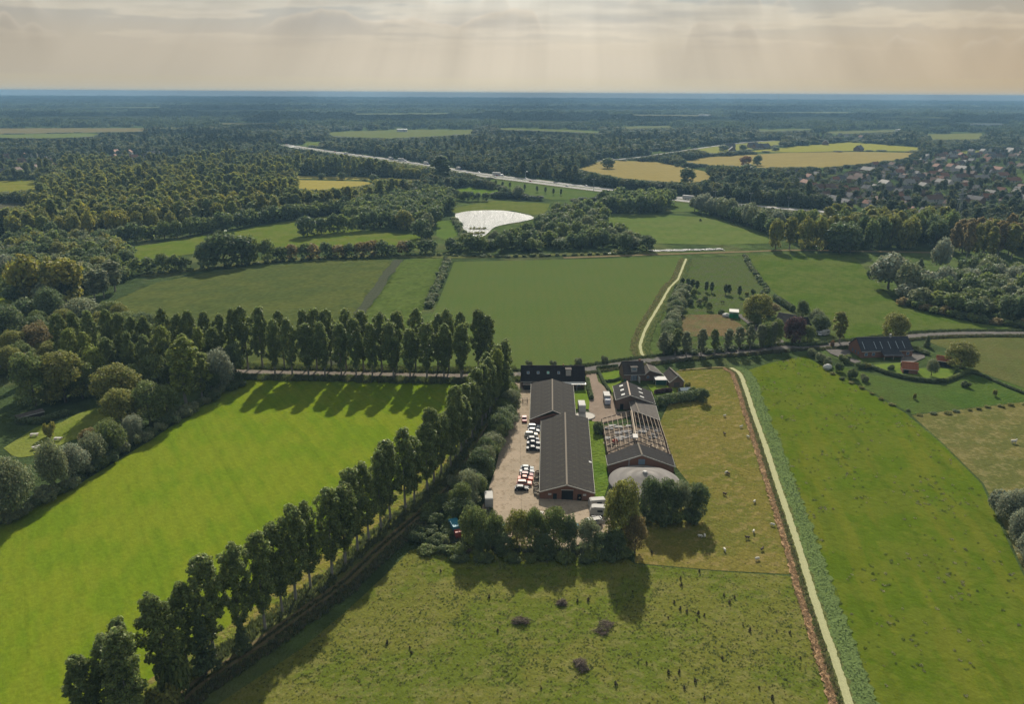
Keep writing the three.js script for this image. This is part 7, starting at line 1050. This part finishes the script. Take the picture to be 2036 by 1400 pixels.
// ---------------------------------------------------------------- villages, motorway traffic, masts and turbines
{
  const r = rng(300), roofs = [['orange', mat(0.19, 0.09, 0.058, 0.85)], ['brown', mat(0.11, 0.068, 0.052, 0.85)], ['grey', mat(0.075, 0.072, 0.074, 0.8)], ['pale', mat(0.20, 0.185, 0.17, 0.8)]], walls = [mat(0.30, 0.28, 0.25), mat(0.16, 0.10, 0.075), mat(0.36, 0.34, 0.31)];
  const houseGeo = (w, d, e, a) => ({ wall: quadsGeo([[[-w, 0, d], [w, 0, d], [w, e, d], [-w, e, d]], [[w, 0, -d], [-w, 0, -d], [-w, e, -d], [w, e, -d]], [[-w, 0, -d], [-w, 0, d], [-w, e, d], [-w, e, -d]], [[-w, e, d], [-w, e, -d], [-w, a - 0.1, 0]], [[w, 0, d], [w, 0, -d], [w, e, -d], [w, e, d]], [[w, e, -d], [w, e, d], [w, a - 0.1, 0]]]), front: slabGeo([[-w - 0.3, e - 0.2, d + 0.4], [w + 0.3, e - 0.2, d + 0.4], [w + 0.3, a, 0], [-w - 0.3, a, 0]], 0.15), back: slabGeo([[w + 0.3, e - 0.2, -d - 0.4], [-w - 0.3, e - 0.2, -d - 0.4], [-w - 0.3, a, 0], [w + 0.3, a, 0]], 0.15), chimney: box(0.7, 1.8, 0.7, w * 0.5, a, 0.4), win: box(1.3, 1.3, 0.1, 0, 0, d + 0.05) });
  const G = [houseGeo(5, 4.2, 5, 8.6), houseGeo(7, 4.5, 3.2, 7.4), houseGeo(10, 4.6, 5.2, 9)];
  const put = (x, z, turn, gi, ri, wi, label, group, s = 1) => { const g = G[gi], o = thing('village_house', label, 'house', [x, z], turn, group); o.scale.setScalar(s); part('wall', g.wall, walls[wi], o); const rf = part('roof', g.front, roofs[ri][1], o); part('roof', g.back, roofs[ri][1], o); part('chimney', g.chimney, walls[1], rf); for (const [wx, wy] of [[-2.8, 1.5], [1.5, 1.5], [-2.4, 3.9], [1.8, 3.9]]) if (wy < (gi === 1 ? 3 : 5)) part('window', g.win, carGlass, o).position.set(wx, wy, 0); };
  const fill = (poly, spacing, keep, place, group) => { let x0 = 1e9, x1 = -1e9, z0 = 1e9, z1 = -1e9; for (const [x, z] of poly) { x0 = Math.min(x0, x); x1 = Math.max(x1, x); z0 = Math.min(z0, z); z1 = Math.max(z1, z); } for (let z = z0; z < z1; z += spacing * 1.3) for (let x = x0; x < x1; x += spacing) { const p = [x + (r() - 0.5) * 8, z + (r() - 0.5) * 10], k = r(), ri = Math.floor(r() * 4), gi = r() < 0.5 ? 0 : r() < 0.6 ? 1 : 2, wi = Math.floor(r() * 3), t = Math.floor(r() * 2) * 1.57 + (r() - 0.5) * 0.5 + 0.3; if (!inside(p, poly) || k > keep || NO_TREES.some((q) => inside(p, q)) || tooClose(p[0], p[1], HW_PTS, 40)) continue; put(p[0], p[1], t, gi, ri, wi, `${['two-storey', 'low', 'terraced'][gi]} house with ${roofs[ri][0]} roof ${place}`, group, 0.85 + 0.3 * r()); } };
  fill(VILLAGES[0], 26, 0.55, 'among trees in the village right of the motorway', 'houses of the village right of the motorway');
  fill(VILLAGES[1], 28, 0.6, 'in the hamlet at the left picture edge', 'houses of the left hamlet');
  fill(VILLAGES[2], 28, 0.6, 'behind the great wood', 'houses behind the great wood');
  fill(VILLAGES[3], 40, 0.4, 'between the far fields', 'houses between the far fields');
  const farms = [[459.9,-1745.4],[519.9,-1783.4],[521.3,-1750.6],[536.7,-1751.9],[716.8,-1704.1],[663.5,-1903],[723.8,-1908.5],[437.1,-1637.5]];
  farms.forEach(([x, z], i) => put(x, z, 0.2 * i, 1, 2, 1, `${ORD[i]} low dark farmhouse from the avenue on the far yellow fields`, 'farms on the far yellow fields', 1.5));
  const halls = [[[1020.72,-4218.35], 90], [[1011.78,-4403.55], 60], [[-809.68,-1861.58], 60], [[-328.04,-2441.16], 30], [[1513.61,-2895.50], 110], [[1834.53,-3214.60], 120], [[471.96,-3715.69], 50], [[-676.04,-3042.67], 40], [[-109.27,-3238.25], 40], [[1315.26,-3139.55], 70], [[-1048.83,-3317.86], 50], [[1250.06,-2633.46], 60], [[-445.03,-1609.54], 30], [[-41.16,-1331.85], 16], [[650.19,-2371.54], 40], [[-1038.92,-2843.94], 40]];
  halls.forEach(([[x, z], w], i) => { const o = thing('white_hall', `${ORD[i]} pale flat hall shining among the far woods`, 'hall', [x, z], 0.1, 'pale halls among the far woods'); part('wall', box(w, 7, 22, 0, 3.5, 0), mat(0.5, 0.48, 0.44), o); part('roof', box(w + 1, 0.6, 23, 0, 7.3, 0), mat(0.62, 0.6, 0.57, 0.35), o); part('door', box(5, 4.5, 0.2, w * 0.2, 2.3, 11.05), steelM, o); });
  // traffic
  const lane = (s) => shift(HIGHWAY, s), spotsOn = walk(lane(-11), 55), back = walk(lane(8), 70), cols = [['white', 0.6, 0.6, 0.6], ['black', 0.02, 0.02, 0.02], ['silver', 0.35, 0.36, 0.38], ['dark blue', 0.03, 0.05, 0.12], ['red', 0.3, 0.03, 0.03]].map(([n, a, b, c]) => [n, paint(a, b, c)]);
  [...spotsOn.map((p) => [p, 0]), ...back.map((p) => [p, Math.PI])].forEach(([[x, z, dx, dz], flip], i) => {
    if (r() < 0.35) return; const turn = -Math.atan2(dz, dx) + flip, c = cols[Math.floor(r() * 5)], px = x + (r() - 0.5) * 9, pz = z + (r() - 0.5) * 2;
    if (r() < 0.16) { lorry(`pale long lorry driving on the motorway`, [px, pz], turn, 15, 2.6, 4, whiteM, cols[3][1], 0.52, 'lorries on the motorway'); } else { const o = car(r() < 0.5 ? 'saloon' : 'estate', c[1], `${c[0]} car driving on the motorway`, [px, pz], turn, `${c[0]} cars on the motorway`, 0.52); }
  });
  for (const [p, l] of [[[-186.21,-1372.34], 'long white lorry on the motorway beside the dark wood'], [[-21.04,-1133.46], 'white lorry on the motorway near the gantry'], [[193.56,-878.76], 'white lorry on the motorway right of the square copse']]) lorry(l, p, -0.55, 18, 2.8, 4.4, whiteM, cols[0][1], 0.52);
  const gn = thing('sign_gantry', 'blue sign gantry across the motorway', 'gantry', [27.86,-1122.15], -0.62); for (const x of [-19, 19]) part('post', box(0.5, 8, 0.5, 0, 4, x), steelM, gn); part('beam', box(0.8, 0.8, 39, 0, 8, 0), steelM, gn); for (const z of [-10, 6]) part('sign_panel', box(0.3, 3, 7, 0.5, 7.6, z), mat(0.02, 0.10, 0.32, 0.5), gn);
  [[-198.6,-1341],[-149,-1269],[-13.6,-1099.4],[94.7,-948.5],[160,-881.6],[208.4,-830.5],[268,-782],[240.9,-816.6]].forEach((p, i) => { const o = thing('lamp_mast', `${ORD[i]} thin lamp mast along the motorway`, 'mast', p, 0, 'lamp masts along the motorway'); part('pole', new THREE.CylinderGeometry(0.12, 0.25, 15, 8).translate(0, 7.5, 0), steelM, o); part('arm', box(3.6, 0.16, 0.16, 0, 15, 0), steelM, o); for (const x of [-1.7, 1.7]) part('lamp_head', box(0.9, 0.2, 0.4, x, 14.95, 0), whiteM, o); });
  for (const [p, h, l] of [[[389.40,-700.30], 34, 'tall lattice pylon above the village trees'], [[317.97,-717.59], 24, 'slim mast standing before the village']]) { const o = thing('lattice_pylon', l, 'pylon', p, 0.5); for (const [x, z] of [[-1, -1], [1, -1], [1, 1], [-1, 1]]) part('leg', beam([x * h * 0.07, 0, z * h * 0.07], [x * 0.4, h, z * 0.4], 0.22), steelM, o); for (let k = 0; k < 7; k++) { const y = h * k / 7, y2 = h * (k + 1) / 7, a = h * 0.07 * (1 - k / 7) + 0.4, b = h * 0.07 * (1 - (k + 1) / 7) + 0.4; part('brace', beam([-a, y, a], [b, y2, b], 0.12), steelM, o); part('brace', beam([a, y, -a], [-b, y2, -b], 0.12), steelM, o); } for (const y of [0.72, 0.85, 0.97]) part('cross_arm', box(h * 0.34, 0.35, 0.35, 0, h * y, 0), steelM, o); }
  // turbines on the horizon
  [[2698.1,-12062.5],[3168.6,-11972.6],[3784.7,-11958.8],[4425.6,-11957.6]].forEach((p, i) => { const o = thing('wind_turbine', `${ORD[i]} white wind turbine from the left on the horizon`, 'turbine', p, 0.3 * i, 'wind turbines on the horizon'); part('tower', new THREE.CylinderGeometry(2.2, 3.4, 84, 12).translate(0, 42, 0), whiteM, o); part('nacelle', box(4.5, 4.5, 10, 0, 85, -0.5), whiteM, o); for (let k = 0; k < 3; k++) { const g = new THREE.ConeGeometry(2.2, 36, 6).scale(1, 1, 0.3).translate(0, 18, 5); g.rotateZ(k * 2.094 + i * 0.7); g.translate(0, 85, 0); part('blade', g, whiteM, o); } part('hub', new THREE.SphereGeometry(2.4, 10, 8).translate(0, 85, 4.8), whiteM, o); });
  const wt = thing('water_tower', 'small dark water tower on the horizon', 'tower', [-2110.22,-9311.64]); part('shaft', new THREE.CylinderGeometry(5, 6, 34, 16).translate(0, 17, 0), mat(0.10, 0.09, 0.08), wt); part('tank', new THREE.CylinderGeometry(9, 8, 12, 20).translate(0, 40, 0), mat(0.10, 0.09, 0.08), wt); part('cap', new THREE.ConeGeometry(9.5, 4, 20).translate(0, 48, 0), mat(0.12, 0.10, 0.09), wt);
}
// ---------------------------------------------------------------- grass and reeds
{
  const tuft = (n, h, w, seed) => { const r = rng(seed), pos = [], nor = [], col = []; for (let i = 0; i < n; i++) { const a = r() * 6.28, d = w * Math.sqrt(r()) * 0.6, x = Math.cos(a) * d, z = Math.sin(a) * d, t = r() * 6.28, lx = Math.cos(a) * h * 0.5 * r(), lz = Math.sin(a) * h * 0.5 * r(), hh = h * (0.5 + 0.6 * r()), s = w * 0.24, c = 0.75 + 0.5 * r(); pos.push(x - Math.cos(t) * s, 0, z - Math.sin(t) * s, x + Math.cos(t) * s, 0, z + Math.sin(t) * s, x + lx, hh, z + lz); for (let k = 0; k < 3; k++) { nor.push(-Math.sin(t) * 0.5, 0.85, Math.cos(t) * 0.5); col.push(c, c, c); } } const g = new THREE.BufferGeometry(); g.setAttribute('position', new THREE.Float32BufferAttribute(pos, 3)); g.setAttribute('normal', new THREE.Float32BufferAttribute(nor, 3)); g.setAttribute('color', new THREE.Float32BufferAttribute(col, 3)); return g; };
  const M = new THREE.Matrix4(), Q = new THREE.Quaternion(), Y = new THREE.Vector3(0, 1, 0), C = new THREE.Color(), bladeM = leafMat(1, 1, 1, 0.45, 0), r = rng(900);
  const scatter = (name, label, geo, list) => { const im = new THREE.InstancedMesh(geo, bladeM, list.length); list.forEach(([x, z, s, y, c], i) => { M.compose(new THREE.Vector3(x, y, z), Q.setFromAxisAngle(Y, r() * 6.28), new THREE.Vector3(s, s * (0.8 + 0.4 * r()), s)); im.setMatrixAt(i, M); const t = 0.75 + 0.5 * r(); im.setColorAt(i, C.setRGB(c[0] * t, c[1] * t, c[2] * t)); }); stuff(name, label, 'grass', im); };
  const inView = (x, z) => z < -112 && Math.abs(x) < -z * 0.72 + 6;
  const over = (poly, n, pick) => { const out = []; let x0 = 1e9, x1 = -1e9, z0 = 1e9, z1 = -1e9; for (const [x, z] of poly) { x0 = Math.min(x0, x); x1 = Math.max(x1, x); z0 = Math.min(z0, z); z1 = Math.max(z1, z); } for (let i = 0; i < n; i++) { const x = lerp(x0, x1, r()), z = lerp(z0, z1, r()); if (!inView(x, z) || !inside([x, z], poly)) continue; const v = pick(x, z); if (v) out.push([x, z, ...v]); } return out; };
  scatter('pasture_grass', 'tufted olive grass of the pasture below the farm', tuft(9, 0.16, 0.42, 1), over(PASTURE, 40000, (x, z) => { const n = nz(2, x / 9, z / 9) * 0.6 + nz(1, x / 40, z / 40) * 0.4; return r() < n * n * 1.3 ? [0.45 + 0.8 * n, 0.03, n > 0.66 ? [0.14, 0.17, 0.045] : r() < 0.3 ? [0.28, 0.235, 0.10] : [0.175, 0.20, 0.042]] : null; }));
  scatter('paddock_grass', 'short dry grass of the sheep paddock', tuft(7, 0.14, 0.36, 2), over(PADDOCK, 20000, (x, z) => { const n = nz(2, x / 9, z / 9); return r() < n * 0.5 ? [0.5 + 0.6 * n, 0.035, r() < 0.5 ? [0.27, 0.22, 0.09] : [0.17, 0.185, 0.045]] : null; }));
  scatter('field_tufts', 'scattered pale tufts standing in the grazing field', tuft(14, 0.32, 0.6, 3), over(RIGHT, 16000, (x, z) => { const n = nz(1, x / 60, z / 60); return r() < 0.03 + 0.2 * smoothstep(n, 0.5, 0.8) ? [0.5 + 0.7 * r(), 0.04, r() < 0.45 ? [0.26, 0.25, 0.14] : [0.12, 0.16, 0.03]] : null; }));
  const band = (line, n, off, wid, s0, s1, cs) => { const pts = walk(line, 0.5), out = []; for (let i = 0; i < n; i++) { const [x, z, dx, dz] = pts[Math.floor(r() * pts.length)], d = off + (r() - 0.5) * wid * (0.6 + 0.8 * nz(1, x / 14, z / 14)); out.push([x - dz * d, z + dx * d, s0 + (s1 - s0) * r(), 0.2, cs[Math.floor(r() * cs.length)]]); } return out; };
  const reed = tuft(12, 1.5, 0.8, 5);
  scatter('ditch_reeds', 'dense blue-green reeds on the far bank of the long ditch', tuft(14, 0.6, 0.5, 15), [...band(DITCH2, 2600, -3.3, 4.0, 0.2, 0.5, [[0.160, 0.230, 0.085], [0.190, 0.240, 0.105], [0.140, 0.210, 0.075]])]);
  scatter('ditch_grass', 'grass on the near bank of the ditches', tuft(10, 0.7, 0.7, 6), [...band(DITCH2, 2000, 1.7, 0.9, 0.4, 0.8, [[0.13, 0.16, 0.045], [0.19, 0.17, 0.07]]), ...band(DITCH1, 1500, 3.0, 3.0, 0.4, 0.8, [[0.130, 0.150, 0.045], [0.22, 0.19, 0.08]]), ...band(DITCH1, 1200, -3.0, 3.0, 0.4, 0.8, [[0.120, 0.170, 0.050]])]);
  scatter('litter_stalks', 'dead brown reed stalks heaped along the ditch', tuft(9, 0.35, 0.8, 7), band(DITCH2, 3000, 3.0, 1.5, 0.4, 0.8, [[0.40, 0.27, 0.15], [0.32, 0.20, 0.11], [0.45, 0.32, 0.19]]));
  scatter('track_grass', 'rank grass and nettles between track and pasture', reed, [...band(TRACK, 3500, -3.2, 3.0, 0.25, 0.6, [[0.105, 0.130, 0.040], [0.16, 0.14, 0.055], [0.085, 0.110, 0.034]]), ...band(TRACK, 4000, 4.2, 4.5, 0.25, 0.7, [[0.095, 0.125, 0.036], [0.12, 0.14, 0.042]]), ...band(TRACK, 1500, 0, 0.7, 0.2, 0.4, [[0.09, 0.10, 0.03]])]);
  scatter('verge_grass', 'long green grass under the lane poplars', reed, [...band(LANE_W, 4500, 6.5, 5, 0.6, 1.1, [[0.110, 0.150, 0.030], [0.085, 0.120, 0.028], [0.13, 0.14, 0.04]]), ...band(LANE_W, 4500, -6.5, 5, 0.6, 1.1, [[0.110, 0.150, 0.030], [0.085, 0.120, 0.028], [0.13, 0.14, 0.04]]), ...band(LANE_W, 1500, 3.6, 1.2, 0.3, 0.6, [[0.085, 0.100, 0.030]]), ...band(LANE_E, 5000, 4.5, 2.5, 0.35, 0.7, [[0.070, 0.095, 0.030], [0.11, 0.10, 0.04]]), ...band(LANE_E, 5000, -4.5, 2.5, 0.35, 0.7, [[0.070, 0.095, 0.030], [0.05, 0.075, 0.025]])]);
  const ROUGH = [[-14.8,-186.8],[-4.4,-197.7],[-5.5,-186.9],[-2,-177.1],[24.7,-176.2],[27.6,-173.9],[8.1,-173.9],[-14.3,-179.3],[-21.2,-176.9]];
  scatter('rough_herbage', 'nettles and brambles below the yard trees', reed, over(ROUGH, 6000, () => [0.4 + 0.6 * r(), 0.02, r() < 0.5 ? [0.06, 0.085, 0.028] : [0.085, 0.095, 0.04]]));
}

renderer.render(scene, camera);
